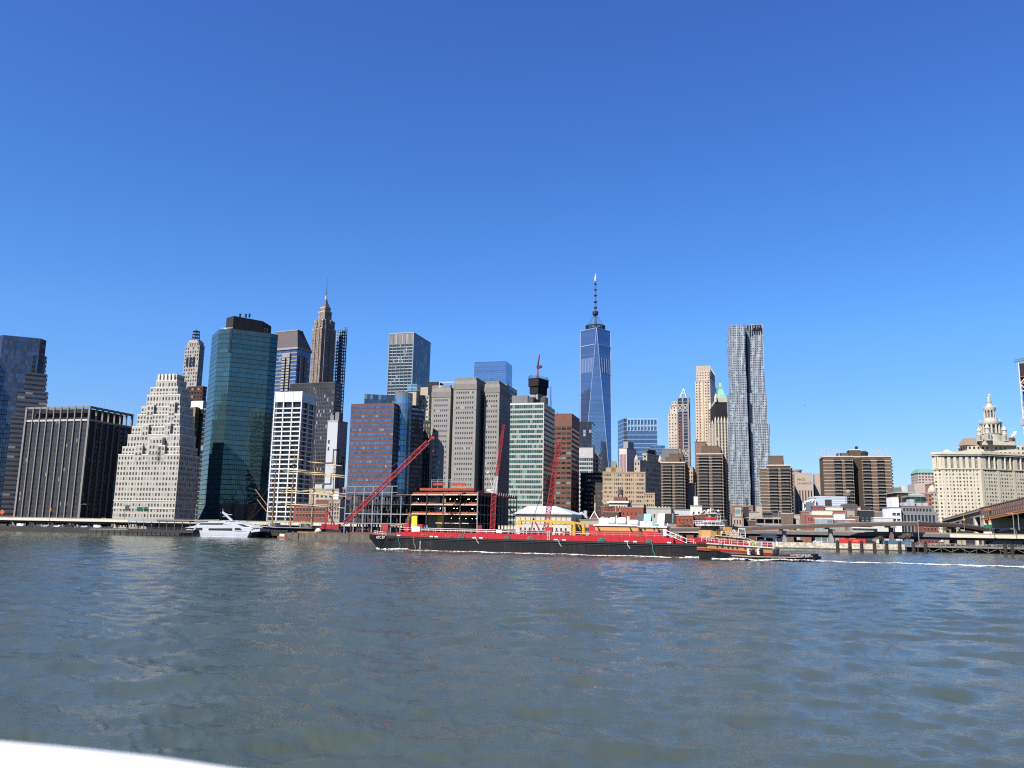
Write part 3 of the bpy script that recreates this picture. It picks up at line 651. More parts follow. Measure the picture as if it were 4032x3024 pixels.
# ---- low buildings by the square-rigger
def b_seaport_low():
 t = tower('low_building', 'cream low building behind the yards of the tall ship', (1335, 1930), 585, 1219, 1347, -15, m=mat((.46, .42, .34), .85), z0=GZ); windows(t, t.p[3], t.p[0], t.Z - 14, t.Z - 2, 6, 3, .5, .45)
 roofbox(t, 'stair_head', .6, .85, .2, .6, 4, mat((.5, .46, .38)))
 t = tower('warehouse', 'long red brick waterfront warehouse under the tall ship masts', (1290, 1991), 560, 1157, None, -15, 14, m=mat((.24, .085, .062), .9)); windows(t, t.p[3], t.p[0], t.Z - 8.3, t.Z - .8, 9, 2, .5, .6, frame=mat((.55, .5, .45))); roofbox(t, 'roof_storey', .02, .42, .2, .8, 4, mat((.2, .08, .06)))
 t = tower('low_building', 'buff corner building with four storeys of small windows right of the brick warehouse', (1340, 1972), 555, 1294, None, -15, 14, m=mat((.38, .33, .27), .9)); windows(t, t.p[3], t.p[0], t.Z - 12, t.Z - 1, 4, 4, .5, .55)
 roofbox(t, 'water_tank_house', .35, .8, .2, .7, 4.5, WHITE)
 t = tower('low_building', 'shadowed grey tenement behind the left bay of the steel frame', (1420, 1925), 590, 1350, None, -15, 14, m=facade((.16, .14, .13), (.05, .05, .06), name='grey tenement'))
b_seaport_low()
# ---- brick-banded tower with glass bay
def b_striped():
 Z, p = fp((1552.6, 1587), 578, 1383, 1570, -15); c = cen(p); t = T('banded_tower', 'red brick and blue glass banded office tower with a curved glass bay', 'building', (c[0], c[1], GZ)); t.p = p; t.Z = Z
 br = mat((.165, .075, .06), .85, 0, .1); gb = facade((.04, .05, .07), (.08, .15, .26), u=(.06, .94), v=(.03, .97), var=.3, refl=.6, blind=.03, tilt=.02, name='ribbon glass')
 b = MB(); b.prism(p, GZ, Z); t.part('wall', b, br)
 n = 26; dz = (Z - 10) / n
 for k in range(n):
  z = Z - 1.9 - k * dz; b = MB(); q = inset(p, -.06)
  for s in (3, 0): b.wall(q[s], q[(s + 1) % 4], z - dz * .5, z, cw=1.7, ch=dz * .5)
  t.part('window_band', b, gb)
 dr = Vector(p[1]) - Vector(p[0]); dr.normalize(); dl = (Vector(p[3]) - Vector(p[0])).normalized()
 gz2 = PY(1590, 1548, 590).z; gm = facade((.16, .2, .22), (.11, .23, .33), u=(.07, .93), v=(.06, .94), var=.25, refl=.72, tilt=.03, blind=.02, name='curved bay glass')
 C = PY(1588, 1600, 592); r = 36 / 3340 * 592
 b = MB(); b.prism([(C.x + r * math.cos(a), C.y + r * math.sin(a)) for a in [2 * math.pi * i / 20 for i in range(20)]], GZ, gz2, cw=2, ch=3.7); t.part('glass_bay', b, gm)
 a = PY(1435, 1570, 590); bq = PY(1565, 1570, 596); b = MB(); b.prism([(a.x, a.y), (bq.x, bq.y), (bq.x + 5, bq.y + 20), (a.x + 5, a.y + 20)], Z - 3, PY(1500, 1552, 590).z, cw=2, ch=3.7); t.part('upper_storeys', b, facade((.05, .06, .08), (.06, .11, .18), u=(.06, .94), v=(.06, .94), refl=.6, name='upper glass'))
 b = MB()
 Z2, p2 = fp((1618, 1594), 596, 1606, 1669, -50); poly_part(t, 'side_wing', p2, GZ, Z2, br)
 for k in range(n):
  z = Z2 - 2 - k * dz; b = MB(); q = inset(p2, -.06); b.wall(q[0], q[1], z - dz * .5, z, cw=2, ch=dz * .5); t.part('window_band', b, facade_side)
facade_side = facade((.03, .035, .045), (.16, .24, .32), u=(.06, .94), v=(.03, .97), var=.7, refl=.6, blind=.08, tilt=.05, name='side wing glass')
b_striped()
# ---- tall slab behind
def b_tall_slab():
 m = facade((.17, .18, .19), (.035, .065, .075), u=(.0, 1), v=(.2, .9), var=.35, refl=.45, blind=.04, line=(.5, .52, .53), lw=.16, name='slab floors')
 Z, p = fp((1629, 1311), 1020, 1534, 1696, -15); c = cen(p); t = T('office_slab', 'tall slab tower with fine white floor lines and a ribbed top storey', 'building', (c[0], c[1], GZ)); t.p = p; t.Z = Z
 zt = PY(1629, 1353, 1020).z; sd = facade((.13, .14, .16), (.05, .07, .1), u=(.3, 1), v=(0, 1), refl=.4, tilt=.005, name='slab side ribs')
 b = MB(); b.wall(p[3], p[0], GZ, zt, 0, 1.6, 3.9); b.wall(p[0], p[1], GZ, Z, 1, 3.2, 3.9); b.wall(p[1], p[2], GZ, Z, 1, 3.2, 3.9); b.wall(p[2], p[3], GZ, Z, 1, 3.2, 3.9)
 b.face([(q[0], q[1], Z) for q in p], 1); t.part('wall', b, [m, sd])
 b = MB(); b.wall(p[3], p[0], zt, Z, 0, 1.6, 30); t.part('plant_storey', b, facade((.28, .27, .27), (.09, .09, .1), u=(.4, .8), v=(.05, .96), refl=0, rough=.6, tilt=0, name='plant louvres'))
 for f in [i / 6 for i in range(7)]:
  q = Vector(p[3]).lerp(Vector(p[0]), f); b = MB(); b.beam((q.x, q.y - .3, GZ), (q.x, q.y - .3, Z + .3), .35 if 0 < f < 1 else 1.2); t.part('mullion', b, mat((.4, .42, .44), .4, .4))
 b = MB(); q = inset(p, -.3); i = inset(p, .5)
 for k in range(4): b.prism([q[k], q[(k + 1) % 4], i[(k + 1) % 4], i[k]], Z, Z + 1);
 t.part('parapet', b, mat((.42, .42, .42)))
b_tall_slab()
def b_mid():
 t = tower('apartment_tower', 'cream apartment tower with a small glass pavilion on its roof behind the banded tower', (1690, 1560), 760, 1636, 1715, -15, m=facade((.52, .44, .31), (.06, .10, .11), u=(.25, .8), v=(.25, .8), blind=.15, refl=.2, name='cream brick'), cw=3.4, ch=3.5)
 Z, p = fp((1640, 1540), 752, 1607, 1650, -15); poly_part(t, 'stair_tower', p, GZ, Z, mat((.46, .38, .28)))
 Z2 = PY(1640, 1512, 752).z; poly_part(t, 'glass_pavilion', inset(p, -.5), Z, Z2, facade((.3, .36, .38), (.12, .25, .33), u=(.05, .95), v=(.1, .9), refl=.6, name='pavilion glass'), 3, 3.5)
 roofbox(t, 'roof_house', .2, .75, .2, .6, 9, mat((.46, .39, .29)))
 tower('office_block', 'black flat-topped block peeping out behind the cream apartment tower', (1728, 1507), 930, 1680, 1745, -15, m=mat((.03, .03, .035), .5), roof=(.03, .03, .03))
 tower('office_slab', 'dark slab with pale upright window strips tucked left of the grey notched tower', (1694, 1664), 628, 1664, 1712, -15, m=facade((.05, .045, .042), (.18, .17, .15), u=(.4, .7), v=(.1, .75), var=.6, refl=.05, rough=.5, tilt=0, name='dark strips'), cw=1.8, ch=3.9, roof=(.05, .05, .05))
b_mid()
# ---- grey notched tower
def b_grey():
 m = facade((.30, .285, .265), (.05, .053, .06), u=(.22, .78), v=(.3, .72), var=.35, refl=.15, blind=.06, gu=None, wvar=.1, name='grey granite with windows')
 dk = facade((.10, .095, .092), (.03, .035, .045), u=(.3, .9), v=(.28, .7), refl=.2, name='grey granite side')
 Z0, p0 = fp((1996, 1502), 640, 1702, 2036, -15); c = cen(p0); t = T('notched_tower', 'broad grey granite tower with deep dark notches and rows of small windows', 'building', (c[0], c[1], GZ))
 poly_part(t, 'wall', p0, GZ, Z0 - 2, m, 2.2, 3.72)
 cap = mat((.235, .22, .205), .85); cap2 = mat((.295, .28, .26), .85)
 for L, C, y, D, dep in ((1702, 1776, 1515, 612, 26), (1788, 1878, 1484, 606, 30), (1909, 1968, 1498, 611, 30)):
  Z, p = fp((C, y), D, L, None, -15, dep)
  b = MB(); b.prism(p, GZ, Z - 9); k = t.part('projecting_bay', b, cap2)
  a, bq = Vector(p[3]), Vector(p[0]); e = (bq - a).normalized(); n = Vector((e.y, -e.x)) * .05; Lf = (bq - a).length
  b = MB(); mg = 1.9 if L < 1900 else 1.4; b.wall(tuple(a + e * mg + n), tuple(bq - e * mg + n), GZ, Z - 9.5, cw=1.62, ch=3.72); t.part('window_grid', b, m, parent=k)
  poly_part(t, 'blank_top', inset(p, -.25), Z - 9, Z - 5, cap, parent=k); poly_part(t, 'blank_top', inset(p, .05), Z - 5, Z - 2.4, cap2, parent=k); poly_part(t, 'blank_top', inset(p, .7), Z - 2.4, Z, cap, parent=k)
  for zz in (0, ):
   b = MB(); zc = PY(C, 1612, D).z; b.prism(inset(p, -.12), zc, zc + .6); t.part('string_course', b, cap2, parent=k)
 q = PY(1730, 1505, 615); b = MB(); b.beam(q, (q.x + 13, q.y - 2, q.z), .4)
 for dx in (0, 13): b.beam((q.x + dx, q.y, q.z - 6), (q.x + dx, q.y, q.z), .4)
 b.beam((q.x, q.y, q.z - 3.5), (q.x + 13, q.y, q.z - 3.5), .7); t.part('roof_rig', b, WHITE)
 mast(t, (p0[0][0] - 12, p0[0][1] + 8, Z0 - 2), 6, .3, DARK); mast(t, (p0[0][0] + 1, p0[0][1] + 9, Z0 - 2), 5, .2, DARK)
b_grey()
def b_far_glass():
 m = facade((.16, .22, .3), (.19, .28, .40), u=(.03, .97), v=(.05, .95), var=.06, refl=.9, rough=.06, tilt=.006, blind=0, name='pale blue mirror glass')
 tower('glass_tower', 'flat-topped blue mirror glass tower far behind the grey notched tower', (1993, 1423), 1640, 1868, None, -14, 50, m=m, cw=3, ch=4, pm=m, parapet=.5)
b_far_glass()
# ---- green-banded curtain wall
def b_green():
 m = facade((.42, .42, .37), (.045, .10, .09), u=(.04, .96), v=(.30, .92), var=.55, refl=.3, blind=.14, blindcol=(.20, .36, .30), tilt=.01, ufreq=1, wvar=.08, name='green and white bands')
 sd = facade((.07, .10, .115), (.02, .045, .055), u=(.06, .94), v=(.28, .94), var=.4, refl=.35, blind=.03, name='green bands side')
 Z, p = fp((2140.6, 1593), 560, 2010, 2184, -15); c = cen(p); t = T('curtain_wall_building', 'slab with bands of green glass and cream panels beside the grey notched tower', 'building', (c[0], c[1], GZ)); t.p = p; t.Z = Z
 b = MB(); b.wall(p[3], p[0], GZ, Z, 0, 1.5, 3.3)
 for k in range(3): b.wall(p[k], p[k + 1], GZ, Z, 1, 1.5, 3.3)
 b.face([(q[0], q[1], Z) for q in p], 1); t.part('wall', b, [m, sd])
 cr = mat((.6, .58, .5), .7); b = MB(); q = inset(p, -.2); i = inset(p, .5)
 for k in range(4): b.prism([q[k], q[(k + 1) % 4], i[(k + 1) % 4], i[k]], Z, Z + 1.3)
 t.part('parapet', b, cr); b = MB(); b.beam((p[0][0], p[0][1] - .2, GZ), (p[0][0], p[0][1] - .2, Z), .6); t.part('corner_trim', b, cr)
 roofbox(t, 'plant_house', .52, 1.0, .1, .8, 7, mat((.2, .2, .2))); roofbox(t, 'plant_house', .35, .5, .1, .8, 6, mat((.09, .085, .085)))
 water_tank(t, up(t, .16, .5), 2.6, 4.6, 2.5); q = up(t, .05, .1); b = MB(); b.tube(q, (q[0], q[1], q[2] + 3), .15); b.tube((q[0] - 1, q[1], q[2] + 3), (q[0] + 1, q[1], q[2] + 3.1), .1); t.part('aerial', b, DARK)
b_green()
# ---- concrete tower under construction and its cranes
def b_concrete():
 m = facade((.33, .33, .34), (.03, .03, .035), u=(.55, .75), v=(.2, .85), refl=0, rough=.6, tilt=0, blind=.05, wvar=.2, name='raw concrete core')
 t = tower('concrete_tower', 'raw concrete tower under construction wrapped in black netting at its top', (2118, 1520), 1010, 2090, 2150, -35, m=m, cw=7, ch=4, parapet=0)
 Zt = PY(2120, 1482, 1010).z; dk = mat((.022, .02, .025), .9, 0, .4); q = inset(t.p, -2.2)
 b = MB(); b.prism(inset(t.p, -1.0), t.Z - 9, t.Z); b.prism(inset(t.p, -2.2), t.Z, Zt - 2); t.part('netting', b, dk)
 b = MB()
 rr = random.Random(3); q = inset(t.p, -2.4)
 for k in range(4):
  for f in [i / 9 for i in range(9)]:
   a = Vector(q[k]).lerp(Vector(q[(k + 1) % 4]), f); b.beam((a.x, a.y, Zt - 3), (a.x, a.y, Zt + rr.uniform(-.5, 2.4)), .5)
 t.part('formwork', b, dk)
 b = MB(); c = t.c; b.prism(inset(t.p, 2), t.Z, Zt - 1); t.part('core', b, mat((.1, .1, .1)))
 c = (t.c[0], t.c[1])
 k = T('tower_crane', 'slim red tower crane jib pointing up from the netted concrete tower', 'crane', (c[0], c[1], Zt - 1)); z1 = PY(2112, 1438, 1010).z; z2 = PY(2114, 1393, 1010).z
 b = MB(); b.lattice((c[0] - 1, c[1], Zt - 1), (c[0] - 1, c[1], z1), 2, 9, .16); k.part('mast', b, mat((.5, .08, .1)))
 b = MB(); b.lattice((c[0] - 1, c[1], z1 + 2), (c[0] + .4, c[1] - 6, z2), 1.6, 10, .14, w2=.8); k.part('jib', b, mat((.5, .07, .1)))
 b = MB(); b.obox((c[0], c[1], z1), (2.6, 0, 0), (0, 2, 0), (0, 0, 1.6)); b.obox((c[0] + 3, c[1], z1 + .2), (1.6, 0, 0), (0, 1, 0), (0, 0, 1)); k.part('cab', b, mat((.1, .05, .06)))
 q = PY(2168, 1600, 990); k = T('tower_crane', 'thin blue crane jib standing upright behind the green-banded slab', 'crane', (q.x, q.y, GZ)); zt = PY(2168, 1521, 990).z
 b = MB(); b.lattice((q.x, q.y, GZ), (q.x, q.y, zt - 20), 2, 30, .16); k.part('mast', b, mat((.1, .12, .28))); b = MB(); b.lattice((q.x, q.y, zt - 20), (q.x, q.y, zt), 1.6, 10, .15, w2=.6); k.part('jib', b, mat((.14, .16, .36)))
b_concrete()
def b_brown_row():
 m = facade((.17, .08, .06), (.04, .06, .065), u=(.1, .9), v=(.35, .8), var=.6, refl=.3, blind=.1, blindcol=(.25, .4, .38), name='brown brick bands')
 t = tower('brick_tower', 'brown brick tower with a blank upper band right of the green-banded slab', (2251, 1633), 640, 2170, 2281, -15, m=m, cw=4, ch=3.8, top=9, pm=mat((.19, .09, .065)), roof=(.2, .1, .07)); mast(t, up(t, .8, .3), 4, .4, DARK)
 tower('office_slab', 'dark navy slab standing in front of the foot of the tallest glass tower', (2330, 1664), 900, 2262, None, -12, 30, m=facade((.04, .045, .06), (.025, .035, .055), u=(.1, .9), v=(.1, .9), refl=.3, name='navy slab'), roof=(.04, .04, .05))
 t = tower('office_block', 'white-framed glass block with a pale roof slab beside the brown brick tower', (2334, 1767), 750, 2266, 2342, -12, m=facade((.46, .48, .47), (.05, .10, .11), u=(.08, .92), v=(.28, .92), var=.5, refl=.4, blind=.08, name='white framed glass'), cw=2, ch=3.7, top=8, pm=mat((.5, .5, .48)))
 t = tower('stone_building', 'old grey stone block with a cornice beside the white-framed glass block', (2356, 1790), 760, 2336, 2366, -12, m=facade((.34, .31, .28), (.05, .05, .06), name='old grey stone'), cw=2.6, ch=3.8)
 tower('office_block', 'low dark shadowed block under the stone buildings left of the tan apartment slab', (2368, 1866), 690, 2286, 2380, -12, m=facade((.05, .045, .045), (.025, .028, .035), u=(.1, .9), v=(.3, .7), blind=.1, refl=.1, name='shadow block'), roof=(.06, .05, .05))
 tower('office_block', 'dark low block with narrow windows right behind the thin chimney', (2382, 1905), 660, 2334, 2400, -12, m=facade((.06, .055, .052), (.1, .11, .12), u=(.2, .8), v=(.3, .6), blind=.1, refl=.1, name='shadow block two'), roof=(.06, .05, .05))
 q = PY(2343, 1949, 600); k = T('chimney', 'thin brown and cream chimney rising in front of the dark low blocks', 'chimney', (q.x, q.y, GZ)); zc = PY(2343, 1980, 600).z
 b = MB(); b.tube((q.x, q.y, GZ), (q.x, q.y, zc), .55, 10); k.part('lower_shaft', b, mat((.6, .5, .36))); b = MB(); b.tube((q.x, q.y, zc), (q.x, q.y, q.z), .5, 10); k.part('upper_shaft', b, mat((.25, .12, .09)))
b_brown_row()
# ---- the tallest glass tower
def b_tallest():
 D = 1690; zt = PY(2349, 1290.4, D).z; a = R(-1); apex = PY(2349, 1290.4, D); half = 30.5
 c = Vector((apex.x + 31 * math.sin(-a) * 0 + 31 * math.sin(a) * -1, apex.y + 31 * math.cos(a))); zb = 56
 rot = lambda x, y: (c.x + x * math.cos(a) - y * math.sin(a), c.y + x * math.sin(a) + y * math.cos(a))
 h = 31.0; B = [rot(-h, -h), rot(h, -h), rot(h, h), rot(-h, h)]; r = 31.0; Tq = [rot(0, -r), rot(r, 0), rot(0, r), rot(-r, 0)]
 t = T('glass_skyscraper', 'tallest tower, blue mirror glass with long tapering triangular faces and a ringed mast', 'building', (c.x, c.y, GZ))
 m = facade((.21, .275, .365), (.205, .27, .365), u=(.02, .98), v=(.08, .97), var=.05, wall_metal=.85, refl=.88, rough=.05, tilt=.008, blind=0, wrough=.12, name='skyscraper mirror glass')
 b = MB(); b.prism(B, GZ, zb, cw=3, ch=4); t.part('podium', b, m)
 edge = mat((.36, .43, .52), .35, .6)
 for i in range(4):
  j = (i + 1) % 4; k = i
  for tri, uv in (((B[i] + (zb,), B[j] + (zb,), Tq[i] + (zt,)), [(0, 0), (20, 0), (10, 90)]), ((B[j] + (zb,), Tq[j] + (zt,), Tq[i] + (zt,)), [(10, 0), (20, 90), (0, 90)])):
   b = MB(); b.face(tri, 0, uv); t.part('glass_face', b, m)
  b = MB(); b.beam(B[i] + (zb,), Tq[i] + (zt,), .9); b.beam(B[j] + (zb,), Tq[i] + (zt,), .9); b.beam(Tq[i] + (zt,), Tq[j] + (zt,), 1.1); t.part('edge_trim', b, edge)
 b = MB(); b.prism([rot(*(Vector((0, -r)) * .97)), rot(r * .97, 0), rot(0, r * .97), rot(-r * .97, 0)], zt - 3, zt - .5); t.part('roof', b, mat((.2, .2, .22)))
 # the open louvred storeys near the top
 sl = mat((.33, .42, .55), .3, .6); dk = mat((.10, .14, .24), .35, .5)
 def onface(i, j, fz, s):             # point on the triangular face under top edge i-j
  z = zb + (zt - zb) * fz; P = lambda q: Vector((q[0], q[1]))
  e0 = P(B[j]).lerp(P(Tq[i]), fz); e1 = P(B[j]).lerp(P(Tq[j]), fz); q = e0.lerp(e1, s); n = (P(Tq[i]) + P(Tq[j])) / 2 - c; n.normalize(); q = q + n * .25
  return (q.x, q.y, z)
 for i, j in ((3, 0), (0, 1)):
  for f0, f1 in ((.745, .83),):
   pan = MB(); pan.face([onface(i, j, f0, .03), onface(i, j, f0, .97), onface(i, j, f1, .97), onface(i, j, f1, .03)]); t.part('louvre_storey', pan, dk)
   for s in (.2, .42, .64, .84):
    b = MB(); b.beam(onface(i, j, f0, s), onface(i, j, f1, s), .7); t.part('louvre_post', b, sl)
  b = MB(); b.beam(onface(i, j, .905, .03), onface(i, j, .905, .97), 1.6); t.part('glass_band', b, sl)
 q = Vector((c.x, c.y)); ring = mat((.03, .035, .045), .5)
 zr = PY(2342, 1290, D + 30).z
 for k in range(3):
  b = MB(); z = zt + 3 + 3.2 * k
  b.lathe((c.x, c.y, z), [(17.5, 0), (20.5, 0), (20.5, 1.5), (17.5, 1.5), (17.5, 0)], 32, caps=False); t.part('beacon_ring', b, ring)
 b = MB()
 for k in range(12):
  an = 2 * math.pi * k / 12; b.beam((c.x + 19 * math.cos(an), c.y + 19 * math.sin(an), zt - 1), (c.x + 19 * math.cos(an), c.y + 19 * math.sin(an), zt + 11), .8)
 t.part('ring_posts', b, ring)
 ztip = PY(2341, 1076, D + 31).z; H = ztip - zt
 b = MB(); b.tube((c.x, c.y, zt), (c.x, c.y, zt + H * .2), 3.6, 10, r2=2.6); b.tube((c.x, c.y, zt + H * .2), (c.x, c.y, zt + H * .86), 2.1, 10, r2=1.5); sp = t.part('spire', b, mat((.16, .14, .17), .5))
 b = MB(); b.lathe((c.x, c.y, zt + H * .86), [(1.9, 0), (2.4, H * .03), (1.6, H * .08), (.2, H * .14)], 10); t.part('beacon', b, mat((.6, .6, .62), .3, .5), parent=sp)
 for f, w_ in ((.285, 6.0), (.40, 3.5), (.50, 3.4), (.61, 3.2), (.71, 2.9), (.81, 2.6)):
  b = MB(); b.lathe((c.x, c.y, zt + H * f), [(w_ * .7, -1.6), (w_, -.5), (w_, 1.2 if f > .3 else 6), (w_ * .7, 1.6 if f > .3 else 7)], 12); t.part('collar', b, ring, parent=sp)
 for k in range(8):
  an = 2 * math.pi * k / 8; b = MB(); b.tube((c.x + 2.5 * math.cos(an), c.y + 2.5 * math.sin(an), zt + H * .28), (c.x + 18 * math.cos(an), c.y + 18 * math.sin(an), zt + 11), .25, 4); t.part('guy_cable', b, ring, parent=sp)
b_tallest()
def b_mid_right():
 m = facade((.12, .16, .22), (.11, .17, .26), u=(0, 1), v=(.16, .96), var=.1, refl=.8, tilt=.006, blind=0, line=(.25, .38, .52), lw=.12, name='banded blue glass block')
 t = tower('glass_block', 'flat blue glass block with pale floor bands right of the tallest tower', (2470, 1648), 1480, 2456, None, 8, 40, m=m, cw=4, ch=7.5, parapet=0)
 Z, p = t.Z, None
 P = PY(2470, 1648, 1480); a = R(-10); d = Vector((math.cos(a), math.sin(a))); tt = along(P, Vector((d.x, d.y, 0)), 2587)
 q = Vector((P.x, P.y)); e = q + d * tt; n = Vector((-d.y, d.x)); poly_part(t, 'wall', [tuple(q), tuple(e), tuple(e + n * 50), tuple(q + n * 50)], GZ, Z - 22, m, 4, 7.5)
 b = MB()
 for zz, hh in ((Z - 2, 2), (Z - 14, 1.6)): b.prism([tuple(q), tuple(e), tuple(e + n * 50), tuple(q + n * 50)], zz, zz + hh)
 t.part('screen_rail', b, mat((.35, .48, .62), .3, .5))
 poly_part(t, 'screen_glass', [tuple(q + n), tuple(e + n), tuple(e + n * 40), tuple(q + n * 40)], Z - 22, Z - 2, m, 9, 12)
 for k in range(10):
  w_ = q.lerp(e, k / 9); b = MB(); b.beam((w_.x, w_.y, Z - 22), (w_.x, w_.y, Z), 1.6); t.part('screen_post', b, mat((.35, .48, .62), .3, .5))
 tower('glass_block', 'small blue-grey glass block peeping right of the banded blue block', (2618, 1755), 1420, 2560, None, -10, 40, m=facade((.14, .2, .28), (.08, .16, .26), u=(0, 1), v=(.2, .95), refl=.6, name='small blue block'), ch=5, roof=(.2, .3, .4))
 t = tower('windowless_tower', 'pale pink windowless tower with upright ribs beside the foot of the tallest glass tower', (2468, 1766), 900, 2438, 2506, -35, m=mat((.62, .5, .49), .85, 0, .06), parapet=.6)
 a, bq = Vector(t.p[3]), Vector(t.p[0]); e = (bq - a); n = Vector((e.y, -e.x)).normalized()
 for k in range(5):
  q = a + e * (.12 + .18 * k); b = MB(); b.beam((q.x + n.x * .1, q.y + n.y * .1, GZ), (q.x + n.x * .1, q.y + n.y * .1, t.Z - 6), .9); t.part('rib', b, mat((.33, .24, .25)))
 roofbox(t, 'plant_house', .1, .7, .2, .8, 8, mat((.3, .3, .3)))
 m = facade((.42, .35, .28), (.05, .05, .055), u=(.25, .75), v=(.2, .72), refl=.1, blind=.1, name='brown limestone')
 t = tower('stone_building', 'ornate brown stone building with a stepped domed roof behind the tan apartment slab', (2520, 1815), 850, 2497, 2602, -40, m=m, cw=4, ch=5)
 Z2, p2 = fp((2548, 1790), 862, 2531, 2594, -40); poly_part(t, 'setback_tier', p2, t.Z, Z2, m, 3.4, 4.5); b = MB(); b.prism(inset(p2, -.6), Z2, Z2 + 1.2); t.part('cornice', b, mat((.5, .43, .35)))
 Z3 = PY(2550, 1771, 870).z; b = MB(); b.frustum(inset(p2, 1.2), inset(p2, 4.5), Z2 + 1.2, Z3); t.part('mansard_roof', b, mat((.06, .06, .062)))
 for px in (2506, 2600):
  q = PY(px, 1818, 860); b = MB(); b.lathe((q.x, q.y, t.Z), [(2, 0), (2, 3), (.3, 7)], 8); t.part('corner_turret', b, mat((.5, .43, .35)))
 m = facade((.47, .345, .22), (.075, .08, .08), u=(.16, .84), v=(.2, .72), gu=(.1, .9), ufreq=5, var=.55, blind=.2, refl=.15, blindcol=(.35, .33, .28), line=(.55, .45, .33), lw=.07, tilt=.01, name='tan brick apartments')
 t = tower('apartment_slab', 'broad tan brick apartment slab with paired windows behind the low seaport roofs', (2541, 1863.5), 620, 2373, 2587, -8, m=m, cw=7.2, ch=3.05, roof=(.4, .3, .2))
 roofbox(t, 'roof_house', .55, .95, .1, .7, 6, mat((.42, .32, .21))); roofbox(t, 'roof_house', .7, .82, .1, .7, 11, mat((.34, .26, .18)))
 tower('apartment_slab', 'lower stepped end of tan brick apartments with fewer floors', (2578, 1946), 612, 2538, 2590, -8, m=m, cw=7.2, ch=3.05, roof=(.4, .3, .2))
 tower('office_block', 'blank grey box-topped block in the gap behind the left balcony tower', (2672, 1770), 900, 2606, 2700, -12, m=mat((.17, .18, .2), .7), roof=(.2, .2, .2))
 m = facade((.55, .46, .36), (.07, .07, .07), u=(.3, .7), v=(.25, .75), refl=.1, blind=.1, name='cream stone tower'); m2 = m
 t = tower('residential_tower', 'cream stone tower with stepped top left of the thin cross-braced tower', (2672, 1600), 1200, 2638, 2690, -20, m=m, cw=4, ch=4.2); Z, p = fp((2665, 1628), 1190, 2631, 2690, -20); poly_part(t, 'lower_shaft', p, GZ, Z, m, 4, 4.2)
 Z, p = fp((2674, 1580), 1205, 2645, 2690, -20); poly_part(t, 'top_tier', p, t.Z, Z, m, 4, 4.2)
 # thin cross-braced tower with a white open pyramid
 t = tower('slender_tower', 'thin cross-braced glass tower with a red strip and white open pyramid top', (2709, 1567), 1050, 2667, 2717, -22, m=facade((.34, .28, .23), (.035, .05, .08), u=(.1, .9), v=(.08, .95), refl=.4, blind=.05, name='slender tower'), cw=5.5, ch=4)
 a, bq = Vector(t.p[3]), Vector(t.p[0]); e = (bq - a); L = e.length; e.normalize(); n = Vector((e.y, -e.x)) * .4
 f = lambda s, z: (a.x + e.x * s * L + n.x, a.y + e.y * s * L + n.y, z)
 br = mat((.36, .33, .31))
 for s in (0, .5, 1): b = MB(); b.beam(f(s, GZ), f(s, t.Z), 1.6); t.part('pier', b, br)
 for y in (1592, 1772):
  z0 = PY(2690, y + 26, 1050).z; z1 = PY(2690, y, 1050).z
  for s0, s1 in ((0, .5), (.5, 1)):
   b = MB(); b.beam(f(s0, z0), f(s1, z1), 1); b.beam(f(s0, z1), f(s1, z0), 1); b.beam(f(s0, z0), f(s1, z0), .8); b.beam(f(s0, z1), f(s1, z1), .8); t.part('cross_brace', b, mat((.45, .42, .4)))
 b = MB(); b.beam(f(.3, GZ), f(.3, t.Z - 30), 1.7); t.part('hoist_strip', b, mat((.25, .06, .05)))
 for z in [t.Z - 8 - 4.4 * k for k in range(1, 40)]: b = MB(); b.beam(f(.52, z), f(.98, z), .5); t.part('floor_line', b, mat((.3, .3, .3)))
 ap = PY(2700, 1529, 1056); zb = t.Z + 1; b = MB(); cq = t.c
 for k in range(4):
  q = inset(t.p, 2.5)[k]; qq = inset(t.p, 2.5)[(k + 1) % 4]; b.beam((q[0], q[1], zb), (cq[0], cq[1], ap.z), .7); b.beam((q[0], q[1], zb), (qq[0], qq[1], zb), .7)
  m0 = Vector((q[0], q[1], zb)).lerp(Vector((cq[0], cq[1], ap.z)), .5); m1 = Vector((qq[0], qq[1], zb)).lerp(Vector((cq[0], cq[1], ap.z)), .5); b.beam(m0, m1, .5)
 t.part('open_pyramid', b, WHITE)
b_mid_right()
